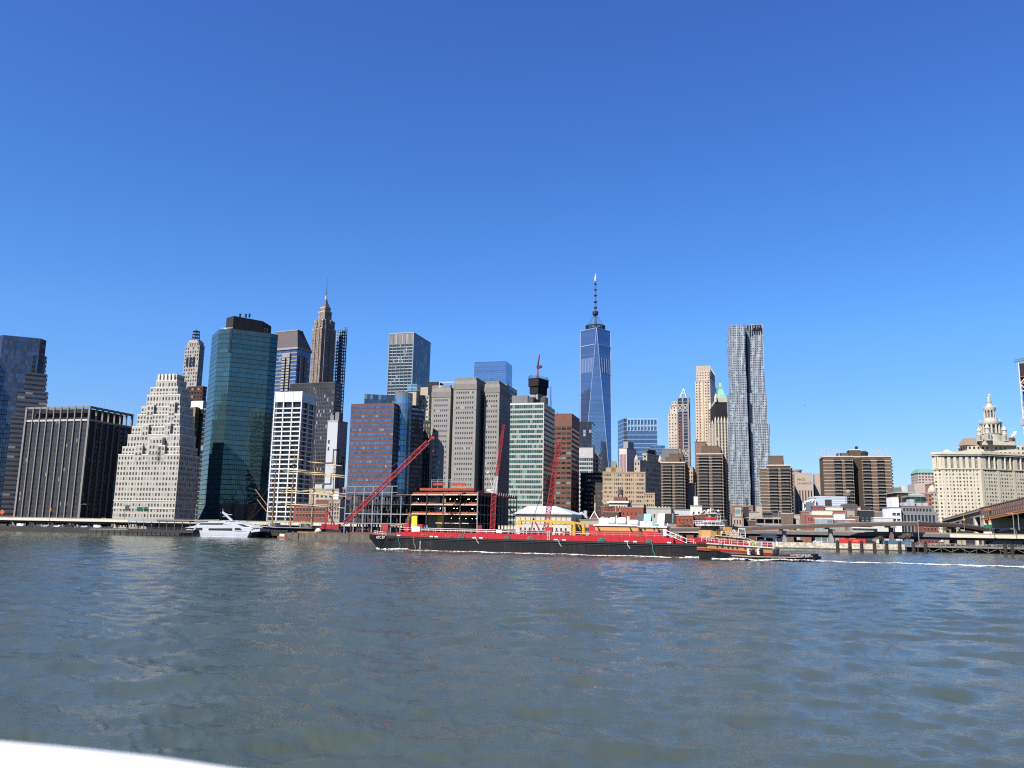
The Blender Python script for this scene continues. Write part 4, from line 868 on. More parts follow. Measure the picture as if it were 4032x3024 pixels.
def b_right_high():
 m = facade((.60, .48, .37), (.075, .07, .07), u=(.28, .72), v=(.25, .72), refl=.1, blind=.12, blindcol=(.35, .3, .25), name='warm limestone')
 t = tower('residential_tower', 'tall warm limestone tower with a notched crown left of the green-roofed stone tower', (2796, 1500), 1235, 2737, 2821, -20, m=m, cw=4.2, ch=4.2)
 Z, p = fp((2793, 1462), 1240, 2742, 2815, -20); poly_part(t, 'setback_tier', p, t.Z, Z, m, 4.2, 4.2)
 Z2, p2 = fp((2792, 1444), 1243, 2745, 2811, -20); poly_part(t, 'crown', p2, Z, Z2, mat((.55, .45, .36)))
 for k in range(7):
  a = Vector(p2[3]).lerp(Vector(p2[0]), k / 6); b = MB(); b.beam((a.x, a.y - .3, Z - 8), (a.x, a.y - .3, Z2 + 1.5), 2.4); t.part('crown_pier', b, mat((.62, .52, .42)))
 for k in range(1, 5):
  a = Vector(p2[0]).lerp(Vector(p2[1]), k / 4); b = MB(); b.beam((a.x, a.y, Z - 8), (a.x, a.y, Z2 + 1.5), 2.2); t.part('crown_pier', b, mat((.62, .52, .42)))
 b = MB(); a, bq = Vector(t.p[3]), Vector(t.p[0])
 for f in (.22, .5, .78):
  q = a.lerp(bq, f); bb = MB(); bb.beam((q.x, q.y - .3, GZ), (q.x, q.y - .3, t.Z + 3), 1.6); t.part('pier', bb, mat((.62, .52, .42)))
 # stone tower with green copper roof, wrapped in netting
 st = (.55, .5, .42); m = facade(st, (.10, .09, .085), u=(.25, .75), v=(.0, .78), var=.3, refl=.05, blind=.05, tilt=0, spandrel=(.3, .27, .23), name='white terracotta')
 t = tower('gothic_tower', 'white stone tower wrapped in black netting under a green copper pyramid roof', (2817, 1660), 1150, 2794, 2890, -97, m=m, cw=4.0, ch=4.2)
 Z, p = fp((2818, 1583), 1154, 2796, 2878, -97); poly_part(t, 'netting', p, t.Z + 1, Z, mat((.022, .022, .028), .95, 0, .4))
 zr = PY(2826, 1577, 1158).z; q = inset(p, 4.5); poly_part(t, 'upper_storey', inset(p, 2), Z, zr + 4, mat((.5, .46, .38)))
 cu = mat((.22, .42, .33), .7, 0, .25, .2); c = cen(p); zt = PY(2831, 1526, 1165).z; za = PY(2831, 1504, 1165).z
 b = MB(); sc = lambda k: [(c[0] + (v[0] - c[0]) * k, c[1] + (v[1] - c[1]) * k) for v in p]
 b.frustum(sc(.60), sc(.28), zr + 4, zt); b.prism(sc(.27), zt, zt + 3); b.frustum(sc(.22), sc(.13), zt + 3, zt + 12); b.frustum(sc(.15), sc(.02), zt + 12, za); rf = t.part('copper_roof', b, cu)
 for k in range(4):
  a = Vector(sc(.60)[k]); bq = Vector(sc(.60)[(k + 1) % 4])
  for f in (.25, .5, .75):
   q = a.lerp(bq, f); q = q.lerp(Vector(c), .15); b = MB(); b.lathe((q.x, q.y, zr + 7), [(1.0, 0), (1.0, 2.5), (.1, 5)], 6); t.part('dormer', b, mat((.4, .5, .38)), parent=rf)
 for k in range(4):
  q = p[k]; b = MB(); b.lathe((q[0], q[1], Z), [(1.9, 0), (1.9, 5), (2.2, 5), (.2, 12)], 8); t.part('pinnacle', b, mat((.6, .56, .48)))
 for k in range(9):
  q = Vector(t.p[3]).lerp(Vector(t.p[0]), k / 2) if k < 2 else Vector(t.p[0]).lerp(Vector(t.p[1]), (k - 2) / 6); b = MB(); b.lathe((q.x, q.y, t.Z - 2), [(1.2, 0), (1.2, 5), (.1, 9)], 6); t.part('pinnacle', b, mat((.6, .56, .48)))
  b = MB(); b.beam((q.x, q.y, GZ), (q.x, q.y, t.Z - 1), 1.5); t.part('buttress', b, mat((.6, .55, .46)))
 t = tower('brick_slab', 'brown brick slab with a round tank rising behind the second balcony tower', (2777, 1742), 905, 2735, 2795, -15, m=facade((.27, .16, .115), (.07, .06, .06), u=(.42, .58), v=(.3, .7), name='brown slab'), roof=(.2, .12, .1))
 q = up(t, .6, .4); b = MB(); b.lathe(q, [(2.6, 0), (2.6, 6), (.3, 7.5)], 12); t.part('water_tank', b, mat((.5, .48, .42)))
 tower('stone_building', 'small tan stone block in the gap between the left two balcony towers', (2728, 1840), 900, 2708, 2745, -15, m=facade((.42, .35, .28), (.06, .06, .06), name='small tan stone'), cw=3, ch=4)
 tower('low_building', 'squat brown block with a pale ledge between the left two balcony towers', (2738, 1906), 660, 2700, 2750, -12, m=mat((.26, .19, .15)), roof=(.4, .36, .3))
b_right_high()
# ---- rippled steel tower
def b_rippled():
 m = facade((.35, .38, .41), (.115, .14, .17), u=(.18, .82), v=(.2, .76), var=.5, refl=.15, blind=.12, blindcol=(.35, .42, .44), wrough=.5, wall_metal=.25, tilt=.02, wvar=.07, name='rippled steel')
 D = 1095; P0 = PY(2873, 1281, D); c0 = PY(2940, 1300, D + 8)
 t = T('rippled_tower', 'very tall silver tower with rippling steel faces and windows, right of the green-roofed tower', 'building', (c0.x, c0.y + 15, GZ))
 rr = np.random.RandomState(2)
 def slab(L, C, y, Dc, z0, dep, yaw=-9, side=True, seed=0, name='rippled_face', parent=None):
  Z, p = fp((C, y), Dc, L, None, yaw, dep); r = np.random.RandomState(seed)
  segs = []
  loop = [(p[3], p[0]), (p[0], p[1]), (p[1], p[2]), (p[2], p[3])]; b = MB(); k0 = 0
  per = []
  for a, q in loop:
   a, q = Vector(a), Vector(q); n = max(2, int((q - a).length / 1.1)); nn = Vector(((q - a).y, -(q - a).x)).normalized()
   for i in range(n): per.append((a.lerp(q, i / n), nn, min(i, n - i) / n))
  rows = int((Z - z0) / 3.15); S_ = np.arange(len(per)) * 1.1; grid = []
  ph = r.rand(6) * 6.28; kk = [2 * np.pi / w_ for w_ in (9.5, 6.2, 15, 4.6, 11, 7)]; dv = [2 * np.pi / w_ for w_ in (70, -110, 160, 90, -60, 140)]
  for j in range(rows + 1):
   z = z0 + (Z - z0) * j / rows; row = []
   for i, (q, nn, ed) in enumerate(per):
    o = sum(a_ * math.sin(S_[i] * kk[w_] + ph[w_] + 1.7 * math.sin(z * dv[w_] + w_)) for w_, a_ in enumerate((.34, .24, .26, .15, .25, .2)))
    o = max(o, -.2) * (1.0 if z < Z - 6 else .8)
    row.append((q.x + nn.x * o, q.y + nn.y * o, z))
   grid.append(row)
  N = len(per)
  for j in range(rows):
   for i in range(N):
    i2 = (i + 1) % N; b.face([grid[j][i], grid[j][i2], grid[j + 1][i2], grid[j + 1][i]], 0, [(i * .4, j), (i * .4 + .4, j), (i * .4 + .4, j + 1), (i * .4, j + 1)])
  b.face(grid[-1]); t.part(name, b, m)
 zt = GZ
 slab(2873, 2931, 1279, D, GZ, 30, seed=1); slab(2941, 3004, 1277, D + 7, GZ, 34, seed=2)
 slab(2872, 2941, 1546, D - 4, GZ, 30, seed=3); slab(2948, 3018, 1548, D + 3, GZ, 34, seed=4); slab(2955, 3029, 1668, D - 2, GZ, 36, seed=5); slab(2872, 2945, 1662, D - 8, GZ, 20, seed=6)
 q = PY(2936, 1290, D + 14); b = MB(); b.obox((q.x, q.y + 8, (GZ + q.z) / 2), (6, 0, 0), (0, 8, 0), (0, 0, (q.z - GZ) / 2)); t.part('dark_recess', b, mat((.07, .085, .105), .4))
 for k in range(6):
  q = PY(2945 + 10 * k, 1292, D + 5.4); b = MB(); b.obox((q.x, q.y, q.z), (.9, 0, 0), (0, .3, 0), (0, 0, 4)); t.part('crown_opening', b, mat((.02, .02, .022)))
b_rippled()
# ---- brown brick towers with white balcony slabs
BALC = facade((.115, .08, .058), (.045, .045, .05), u=(.3, .7), v=(.3, .72), ufreq=1, var=.5, blind=.08, refl=.15, wvar=.12, name='brown brick')
def balcony_tower(label, C, D, L, Rr, yaw, bays, floors, pent, side=3, depth=None):
 Z, p = fp(C, D, L, Rr, yaw, depth); c = cen(p); t = T('balcony_tower', label, 'apartment tower', (c[0], c[1], GZ), group='brown brick towers with white balconies'); t.p = p; t.Z = Z
 bk = mat((.135, .095, .07), .9, 0, .12); b = MB(); b.prism(p, GZ, Z); t.part('wall', b, bk)
 rim = mat((.58, .5, .42), .8); b = MB(); b.prism(inset(p, -.35), Z, Z + .9); t.part('roof_rim', b, rim)
 dz = (Z - GZ) / floors; rl = mat((.05, .048, .047), .5); src = {}
 for s, bl in ((3, bays), (0, side)):
  a, q = Vector(p[s]), Vector(p[(s + 1) % 4]); e = (q - a); L_ = e.length; e.normalize(); n = Vector((e.y, -e.x)); rz = math.atan2(e.y, e.x)
  cols = bl if isinstance(bl, list) else [((k + .5) / bl, .62 / bl) for k in range(bl)]
  if s == 0: cols = cols[:2]
  for f, w_ in cols:               # dark recess with balconies
   q0 = a + e * L_ * (f - w_ / 2); q1 = a + e * L_ * (f + w_ / 2)
   b = MB(); b.prism([tuple(q0 + n * .05), tuple(q1 + n * .05), tuple(q1 - n * .3), tuple(q0 - n * .3)], GZ, Z - .8, cw=w_ * L_ / 2, ch=dz); t.part('window_strip', b, facade_bal)
  for k in range(floors):
   z = GZ + dz * k
   b = MB()
   if s == 3 or k % 1 == 0:
    A = a + n * .12; Bq = q + n * .12; b.prism([tuple(A), tuple(Bq), tuple(Bq - n * .4), tuple(A - n * .4)], z - .16, z + .16)
    if s == 3: t.part('floor_band', b, rim)
   for f, w_ in cols:
    key = (s, round(w_, 3)); ctr = a + e * L_ * f
    if s == 0 and k % 2: pass
    if key not in src:
     hw = w_ * L_ * .56; b = MB(); b.box(-hw, hw, -1.3, 0, -.11, .11); o = b.build('balcony', rim, t.o); b = MB(); b.box(-hw, hw, -1.3, -1.22, .11, 1.1); b.box(-hw, -hw + .06, -1.42, -.02, .16, 1.1); b.box(hw - .06, hw, -1.42, -.02, .16, 1.1); b.build('railing', rl, o); src[key] = o
    else: o = copy_tree(src[key], t.o)
    o.location = (ctr.x + n.x * .12 - c[0], ctr.y + n.y * .12 - c[1], z - GZ); o.rotation_euler = (0, 0, rz)
 for fx0, fx1, fy0, fy1, h in pent:
  r_ = roofbox(t, 'penthouse', fx0, fx1, fy0, fy1, h, bk, z=Z + .7)
 return t
facade_bal = facade((.075, .06, .052), (.04, .042, .048), u=(.1, .9), v=(.1, .85), ufreq=2, var=.5, blind=.12, blindcol=(.2, .2, .19), refl=.2, name='recessed windows')
balcony_tower('balcony tower with a flat dark penthouse, leftmost of the four brown balcony towers', (2697, 1823), 650, 2602, 2708, -14, 2, 25, ((.25, .85, .2, .8, 5), (.1, .7, .3, .7, 8)), 2)
balcony_tower('balcony tower in front of the green-roofed stone tower, second of the brown balcony towers', (2846, 1789), 655, 2743, 2862, -16, 2, 27, ((.1, .75, .1, .8, 6), (.2, .9, .3, .7, 9)), 2)
t3 = balcony_tower('balcony tower just right of the rippled silver tower with a lower left wing', (3112, 1834), 640, 3020, 3122, -17, 2, 23, ((.3, .85, .2, .8, 7), (.25, .9, .4, .9, 10)), 2)
def b_wing():
 Z, p = fp((3024, 1846), 645, 2992, None, -17, 14); poly_part(t3, 'side_wing', p, GZ, Z, mat((.135, .095, .07), .9, 0, .12))
 rim = mat((.58, .5, .42), .8)
 for k in range(22): b = MB(); z = GZ + (Z - GZ) * (k + 1) / 22; b.prism(inset(p, -.3), z - .16, z + .16); t3.part('floor_band', b, rim)
b_wing()
def b_double():
 t = balcony_tower('wide double balcony tower joined by a taller blank core, rightmost of the brown balcony towers', (3358, 1800), 605, 3240, None, -14, [(.47, .2), (.83, .2)], 25, ((.1, .45, .3, .8, 3),), [(.5, .2)], 24)
 t2 = balcony_tower('right half of the double tower, balconies in two columns', (3508, 1800), 602, 3392, None, -14, [(.15, .22), (.62, .2)], 25, (), [(.3, .2), (.7, .2)], 24)
 for ch in list(t2.o.children):       # the two halves are one building: bring the second under the first
  ch.parent = t.o; ch.location = ch.location + t2.o.location - t.o.location
 bpy.data.objects.remove(t2.o)
 Z, p = fp((3395, 1801), 610, 3354, None, -14, 18); poly_part(t, 'recess_wall', p, GZ, Z, mat((.07, .05, .038), .9, 0, .12)); rim = mat((.58, .5, .42), .8)
 b = MB(); b.prism(inset(p, -.3), Z, Z + .9); t.part('roof_rim', b, rim)
 Z2, p2 = fp((3390, 1773), 614, 3344, None, -14, 14); poly_part(t, 'lift_core', p2, Z, Z2, mat((.11, .075, .055), .9)); b = MB(); b.prism(inset(p2, -.3), Z2, Z2 + .8); t.part('roof_rim', b, rim)
 q = PY(3372, 1766, 620); b = MB(); b.lathe((q.x, q.y, Z2), [(.9, 0), (1.2, 3), (.2, 3.6)], 8); t.part('roof_vent', b, DARK)
 for px in (3245, 3290, 3437, 3477):
  q = PY(px, 1797, 612); b = MB(); b.beam((q.x - 4, q.y, t.Z + 1.2), (q.x + 3, q.y, t.Z + 8), .25); b.beam((q.x + 3, q.y, t.Z + 1.2), (q.x + 3, q.y, t.Z + 8), .25)
  for f in (.3, .6, .9): b.beam((q.x - 4 + 7 * f, q.y, t.Z + 1.2 + 6.8 * f), (q.x - 4 + 7 * f, q.y + 8, t.Z + 1.2 + 6.8 * f), .2); b.beam((q.x - 4 + 7 * f, q.y, t.Z + 1.2), (q.x - 4 + 7 * f, q.y, t.Z + 1.2 + 6.8 * f), .18)
  b.beam((q.x - 4, q.y + 8, t.Z + 1.2), (q.x + 3, q.y + 8, t.Z + 8), .25); t.part('slanted_frame', b, mat((.5, .48, .47)))
 q = PY(3402, 1795, 615); b = MB(); b.lathe((q.x, q.y, t.Z + 1), [(.4, 0), (2.6, 1), (3.0, 3.4), (1.5, 4.4), (.2, 4.6)], 12); t.part('roof_dish', b, DARK)
b_double()
# ---- lettering
def lettering(t, text, o, ex, size, m, name='sign_lettering', parent=None, proud=.08, ext=.02, sx=1.0):
 """flat letters standing on a wall: o = lower left point, ex = direction of writing (horizontal)"""
 cu = bpy.data.curves.new('lettering', 'FONT'); cu.body = text; cu.size = size; cu.extrude = ext
 to = bpy.data.objects.new('lettering', cu); COL.objects.link(to); dg = bpy.context.evaluated_depsgraph_get(); dg.update()
 me = bpy.data.meshes.new_from_object(to.evaluated_get(dg)); bpy.data.objects.remove(to)
 ex = Vector(ex).normalized(); n = Vector((ex.y, -ex.x, 0)); ez = Vector((0, 0, 1)); o = Vector(o) + n * proud; base = Vector(t.base) if t.base else Vector((0, 0, 0))
 for v in me.vertices:
  p = o + ex * v.co.x * sx + ez * v.co.y + n * v.co.z - base; v.co = p
 me.materials.clear(); me.materials.append(m); ob = bpy.data.objects.new(name, me); COL.objects.link(ob); ob.parent = parent or t.o; return ob
def b_university():
 m = facade((.44, .36, .29), (.04, .035, .035), u=(.35, .78), v=(0, 1), refl=.05, rough=.4, tilt=0, blind=0, wvar=.08, name='ribbed tan concrete')
 t = tower('university_building', 'tan concrete building with tall dark window slots and lettering along its top', (3197, 1866), 715, 3129, 3216, -16, m=m, cw=2.5, ch=80, top=14, pm=mat((.44, .36, .29), .85, 0, .08), roof=(.42, .35, .28))
 q = Vector((t.p[3][0], t.p[3][1], 0)); e = Vector((t.p[0][0] - q.x, t.p[0][1] - q.y, 0)).normalized(); lm = mat((.05, .045, .05))
 lettering(t, 'PACE', (q.x + e.x * 1.9, q.y + e.y * 1.9, t.Z - 5.6), e, 2.6, lm, proud=.2); lettering(t, 'UNIVERSITY', (q.x + e.x * 1.9, q.y + e.y * 1.9, t.Z - 8.8), e, 2.3, lm, proud=.2)
 Z, p = fp((3250, 1864), 735, 3206, None, -16, 20); poly_part(t, 'blank_wing', p, GZ, Z, mat((.42, .345, .28), .85))
 q = up(t, .8, .4); b = MB(); b.lathe((q[0], q[1], q[2]), [(4, 0), (4, 4), (4.6, 4.2), (4.6, 5.2), (3, 5.6)], 14); t.part('cooling_tower', b, mat((.3, .28, .26)))
 for f in (.15, .35, .5): q = up(t, f, .3); b = MB(); b.obox((q[0], q[1], q[2] + 1), (1.5, 0, 0), (0, 1, 0), (0, 0, 1)); t.part('roof_vent', b, mat((.5, .48, .45)))
b_university()
# ================================================================== right part of the skyline
def b_municipal():
 st = (.60, .55, .43); m = facade(st, (.075, .075, .07), u=(.2, .8), v=(.22, .72), gu=(.16, .84), ufreq=2.0, var=.5, blind=.22, blindcol=(.4, .38, .3), refl=.1, wvar=.08, name='cream stone with paired windows')
 m1 = facade(st, (.075, .075, .07), u=(.28, .72), v=(.22, .72), var=.5, blind=.2, blindcol=(.4, .38, .3), refl=.1, wvar=.08, name='cream stone')
 plain = mat((.58, .53, .42), .85, 0, .08); D = 960
 P = [(3671, 1792), (3703, 1786), (3861, 1786), (4060, 1786)]
 P0 = PY(3861, 1788, D); Z = P0.z
 a1, a2 = R(-14), R(14); dl = Vector((-math.cos(a1), -math.sin(a1), 0)); tl = abs(along(P0, dl, 3703)); A = P0 + dl * tl
 d0 = Vector((-math.cos(R(-60)), -math.sin(R(-60)), 0)); t0 = abs(along(A, d0, 3671)); B0 = A + d0 * t0
 d2 = Vector((math.cos(a2), math.sin(a2), 0)); E = P0 + d2 * 72; poly = [B0, A, P0, E, E + Vector((10, 40, 0)), B0 + Vector((34, 45, 0))]
 poly = [(q.x, q.y) for q in poly]
 t = T('civic_tower_building', 'huge cream stone civic building with columns, a tiered round tower and gilded statue', 'building', (P0.x, P0.y + 20, GZ)); t.Z = Z; t.p = poly
 zc = PY(3861, 1846, D).z
 b = MB(); b.wall(poly[0], poly[1], GZ, zc, 1, 5.2, 4.05); b.wall(poly[1], poly[2], GZ, zc, 0, 7.4, 4.05); b.wall(poly[2], poly[3], GZ, zc, 0, 7.4, 4.05)
 for k in (3, 4, 5): b.wall(poly[k], poly[(k + 1) % 6], GZ, zc, 1, 5.2, 4.05)
 t.part('wall', b, [m, m1])
 b = MB(); b.prism(inset(poly, .9), zc, Z); t.part('upper_wall', b, facade((.5, .46, .36), (.05, .055, .06), u=(.12, .88), v=(.1, .9), var=.5, blind=.1, refl=.2, name='recessed upper windows'))
 for zz, o, h in ((zc - .6, -.9, 1.3), (zc + 16.5, -.7, 1.0), (Z - 1.6, -1.7, 1.6), (Z, -2.3, .9)):
  b = MB(); b.prism(inset(poly, o), zz, zz + h); t.part('cornice', b, plain)
 b = MB(); q = inset(poly, -1.4); i = inset(poly, 0)
 for k in range(6): b.prism([q[k], q[(k + 1) % 6], i[(k + 1) % 6], i[k]], Z + .9, Z + 2.6)
 t.part('balustrade', b, plain)
 for s, n, ends in ((0, 3, 0), (1, 6, 1), (2, 9, 1)):          # the colonnade
  a, q = Vector(poly[s]), Vector(poly[s + 1]); e = q - a; L = e.length; e.normalize(); nn = Vector((e.y, -e.x))
  for k in range(n + 1):
   c = a + e * (L * (.05 if ends else .1) + L * (.9 if ends else .8) * k / n) + nn * .1; w_ = 1.7 if (k in (0, n) or s == 1) else 1.15
   if s == 2 and k % 3 == 0: w_ = 2.6
   b = MB()
   if s == 1 or k % 3 == 0: b.prism([tuple(c - e * w_), tuple(c + e * w_), tuple(c + e * w_ - nn * 1.6), tuple(c - e * w_ - nn * 1.6)][::1], zc + .8, zc + 16.6)
   else: b.lathe((c.x, c.y, zc + .8), [(w_ * 1.15, 0), (w_, .8), (w_ * .85, 15), (w_ * 1.1, 15.8)], 12)
   t.part('column', b, plain)
  if s == 2:
   for k in range(4):           # broad piers on the shaded wing
    c = a + e * L * (.0 + k * .30) + nn * .5; b = MB(); b.prism([tuple(c - e * 1.8), tuple(c + e * 1.8), tuple(c + e * 1.8 - nn * 1.2), tuple(c - e * 1.8 - nn * 1.2)], GZ, zc); t.part('pier', b, plain)
  if s == 1:
   for k in range(6):
    c = a + e * L * (.055 + .89 * k / 5) + nn * .25; b = MB(); b.prism([tuple(c - e * .8), tuple(c + e * .8), tuple(c + e * .8 - nn), tuple(c - e * .8 - nn)], GZ, zc); t.part('pier', b, plain)
 # attic, roof, tower
 cq = PY(3903, 1700, D + 26); cx, cy = cq.x, cq.y; zz = lambda y: PY(3900, y, D + 26).z; sc = (D + 26) / FPX * 1.02
 b = MB(); b.prism([(cx - 38 * sc - 22, cy - 8), (cx + 60, cy - 14), (cx + 60, cy + 14), (cx - 38 * sc - 22, cy + 14)], Z, zz(1757), cw=5, ch=5); t.part('attic', b, m1)
 q = PY(3830, 1745, D + 22); b = MB(); b.frustum([(q.x - 12, q.y - 5), (q.x + 14, q.y - 5), (q.x + 14, q.y + 12), (q.x - 12, q.y + 12)], [(q.x - 7, q.y), (q.x + 14, q.y), (q.x + 14, q.y + 8), (q.x - 7, q.y + 8)], zz(1757), zz(1728)); t.part('hipped_roof', b, mat((.28, .22, .17), .8))
 q = PY(3728, 1765, D + 25); b = MB(); b.frustum([(q.x - 7, q.y - 5), (q.x + 9, q.y - 5), (q.x + 9, q.y + 9), (q.x - 7, q.y + 9)], [(q.x, q.y), (q.x + 1, q.y), (q.x + 1, q.y + 3), (q.x, q.y + 3)], Z + .5, Z + 7); t.part('skylight', b, WHITE)
 b = MB(); b.prism([(cx - 19, cy - 14), (cx + 19, cy - 14), (cx + 19, cy + 14), (cx - 19, cy + 14)], zz(1757), zz(1742)); t.part('tower_base', b, plain)
 grey = mat((.50, .475, .41), .85, 0, .1); dark = mat((.16, .155, .15), .9)
 b = MB(); b.lathe((cx, cy, zz(1743)), [(11.2, 0), (11.2, zz(1711) - zz(1743)), (11.8, zz(1711) - zz(1743)), (11.8, zz(1709) - zz(1743))], 24); t.part('drum_base', b, grey)
 def colonnade(r, y0, y1, n, cr):
  z0, z1 = zz(y0), zz(y1); b = MB(); b.lathe((cx, cy, z0), [(r * .80, 0), (r * .80, z1 - z0)], 20); core = t.part('drum_core', b, dark)
  for k in range(n):
   an = 2 * math.pi * (k + .5) / n; b = MB(); b.lathe((cx + r * math.cos(an), cy + r * math.sin(an), z0), [(cr, 0), (cr * .85, z1 - z0)], 8); t.part('tower_column', b, grey)
 def ring(r, y0, y1, name='entablature'):
  z0, z1 = zz(y0), zz(y1); b = MB(); b.lathe((cx, cy, z0), [(r, 0), (r * 1.06, (z1 - z0) * .5), (r * 1.08, z1 - z0)], 24); t.part(name, b, grey)
 colonnade(10.2, 1710, 1675, 14, 1.25); ring(10.9, 1675, 1664);
 for k in range(12):
  an = 2 * math.pi * k / 12; b = MB(); b.lathe((cx + 11 * math.cos(an), cy + 11 * math.sin(an), zz(1664)), [(.5, 0), (.5, 2), (.1, 4)], 6); t.part('finial', b, grey)
 b = MB(); b.lathe((cx, cy, zz(1664)), [(8, 0), (7, zz(1647) - zz(1664))], 20); t.part('drum_base', b, grey)
 colonnade(5.9, 1648, 1618, 11, .75); ring(6.2, 1618, 1606)
 for k in range(10):
  an = 2 * math.pi * k / 10; b = MB(); b.lathe((cx + 6.3 * math.cos(an), cy + 6.3 * math.sin(an), zz(1606)), [(.35, 0), (.35, 1.5), (.1, 2.2)], 6); t.part('finial', b, grey)
 b = MB(); h = zz(1584) - zz(1607); b.lathe((cx, cy, zz(1607)), [(5, 0), (3.6, h * .35), (2.4, h * .7), (2.2, h)], 16); t.part('cone_roof', b, grey)
 b = MB(); h = zz(1574) - zz(1584); b.lathe((cx, cy, zz(1584)), [(2.6, 0), (2.6, h * .4), (2.0, h * .5), (2.0, h * .9), (1.2, h)], 12); t.part('lantern', b, grey)
 g = G('gilt'); g.b.inputs['Base Color'].default_value = (.75, .42, .16, 1); g.b.inputs['Metallic'].default_value = .5; g.b.inputs['Roughness'].default_value = .4
 b = MB(); h = zz(1549) - zz(1574); z0 = zz(1574); b.lathe((cx, cy, z0), [(1.2, 0), (1.25, h * .2), (.8, h * .45), (1.1, h * .62), (.4, h * .72), (.55, h * .8), (.1, h * .88)], 10)
 b.tube((cx - .8, cy, z0 + h * .65), (cx - 1.9, cy, z0 + h * .95), .32); b.tube((cx + .8, cy, z0 + h * .65), (cx + 1.6, cy, z0 + h * .98), .32); b.lathe((cx + 1.5, cy, z0 + h * .95), [(.1, 0), (.7, .5), (.1, 1)], 8); t.part('gilded_statue', b, g.m)
 for px, dy, yt, yb in ((3855, -12, 1687, 1743), (3955, -12, 1681, 1741), (3888, -15, 1674, 1741), (3930, 12, 1684, 1741)):
  q = PY(px, 1700, D + 26 + dy); h = zz(yt) - zz(yb); z0 = zz(yb); b = MB(); b.prism([(q.x - 2.6, q.y - 2.6), (q.x + 2.6, q.y - 2.6), (q.x + 2.6, q.y + 2.6), (q.x - 2.6, q.y + 2.6)], z0, z0 + h * .42); tt = t.part('turret', b, grey)
  b = MB(); b.lathe((q.x, q.y, z0 + h * .42), [(3, 0), (3, h * .05), (2.3, h * .08), (2.3, h * .28), (2.9, h * .3), (2.7, h * .34), (.15, h * .58)], 10); t.part('turret_roof', b, grey, parent=tt)
  b = MB(); b.obox((q.x, q.y - 2.62, z0 + h * .22), (.9, 0, 0), (0, .06, 0), (0, 0, h * .13)); t.part('turret_arch', b, dark, parent=tt)
b_municipal()
def b_right_misc():
 t = tower('brick_complex', 'red-brown ribbed tower block with a white dish behind the civic building', (3998, 1727), 1060, 3970, 4080, 8, m=facade((.32, .15, .13), (.05, .04, .05), u=(.55, .9), v=(0, 1), refl=0, tilt=0, name='red ribbed'), cw=9, ch=80, roof=(.3, .2, .18))
 q = PY(3990, 1722, 1050); b = MB(); b.lathe((q.x, q.y, t.Z), [(.4, 0), (.4, 3)], 6); b.obox((q.x + 1, q.y, t.Z + 4.5), (2.2, 0, 3.4), (0, 3, 0), (.5, 0, -.3)); t.part('roof_dish', b, WHITE)
 # tower frame at the right edge
 c0 = PY(4010, 1428, 900); x0 = y0 = 0
 t = T('braced_tower', 'white and red braced tower under construction cut by the right edge of the photo', 'building', (c0.x, c0.y, 0), R(-33), local=True)
 wh = mat((.62, .58, .58)); rd = mat((.4, .07, .05)); ztop = c0.z; n = 24; dz = (ztop - 8 - GZ) / n
 b = MB(); b.prism([(x0 + 1.5, y0 + 1.5), (x0 + 26, y0 + 1.5), (x0 + 26, y0 + 24), (x0 + 1.5, y0 + 24)], GZ, ztop - 4, cw=4, ch=4); t.part('core', b, mat((.05, .05, .065)))
 b = MB(); b.prism([(x0, y0), (x0 + 28, y0), (x0 + 28, y0 + 26), (x0, y0 + 26)], ztop - 17, ztop - 1); t.part('netting', b, mat((.03, .03, .035), .9))
 for dx in (0, 12, 28): b = MB(); b.beam((x0 + dx, y0 - .3, GZ), (x0 + dx, y0 - .3, ztop), 1.0); t.part('column', b, wh)
 for k in range(n):
  z = GZ + dz * k; b = MB(); b.beam((x0, y0 - .4, z), (x0 + 28, y0 - .4, z), .9); t.part('floor_edge', b, rd if k % 3 else wh)
  if k % 2 == 0:
   b = MB(); s = (k // 2) % 2; b.beam((x0 if s else x0 + 12, y0 - .6, z), (x0 + 12 if s else x0, y0 - .6, z + 2 * dz), .8); t.part('brace', b, wh)
  if k % 3 == 1: b = MB(); b.prism([(x0 + .3, y0 - .2), (x0 + 27, y0 - .2), (x0 + 27, y0 + 1), (x0 + .3, y0 + 1)], z + .4, z + 2.6); t.part('safety_screen', b, mat((.45, .12, .07)))
 b = MB(); b.lattice((x0 - 4, y0, ztop + 2), (x0 + 22, y0, ztop + 6), 2.4, 9, .14); b.beam((x0, y0, ztop - 1), (x0, y0, ztop + 3), .4); t.part('roof_gantry', b, mat((.2, .26, .26)))
 for z in (ztop - 68, ztop - 92): b = MB(); b.box(x0 - 3, x0, y0 - 2, y0 + 2, z, z + 6); t.part('hoist_cage', b, mat((.35, .35, .42)))
 t = tower('office_tower', 'distant pink-beige tower with a green copper roof edge left of the civic building', (3690, 1862), 1400, 3614, None, -10, 40, m=facade((.50, .40, .36), (.09, .08, .09), u=(.2, .8), v=(.25, .75), name='pink beige'), cw=5, ch=4.6, parapet=0)
 b = MB(); b.frustum(inset(t.p, -1), inset(t.p, 4), t.Z, t.Z + 7); t.part('copper_roof', b, mat((.16, .32, .27))); Z, p = fp((3690, 1905), 1390, 3600, None, -10, 40); poly_part(t, 'lower_wing', p, GZ, Z, mat((.48, .39, .35)))
 t = tower('brick_building', 'orange brick slab and cornice squeezed against the left side of the civic building', (3681, 1907), 900, 3665, None, -10, 20, m=mat((.42, .2, .13)), roof=(.4, .2, .14))
 tower('brick_building', 'low rust-coloured brick block beside the dark glass cube', (3668, 1945), 780, 3640, None, -10, 18, m=facade((.36, .16, .1), (.08, .06, .05), name='rust brick'), cw=3, ch=3.6)
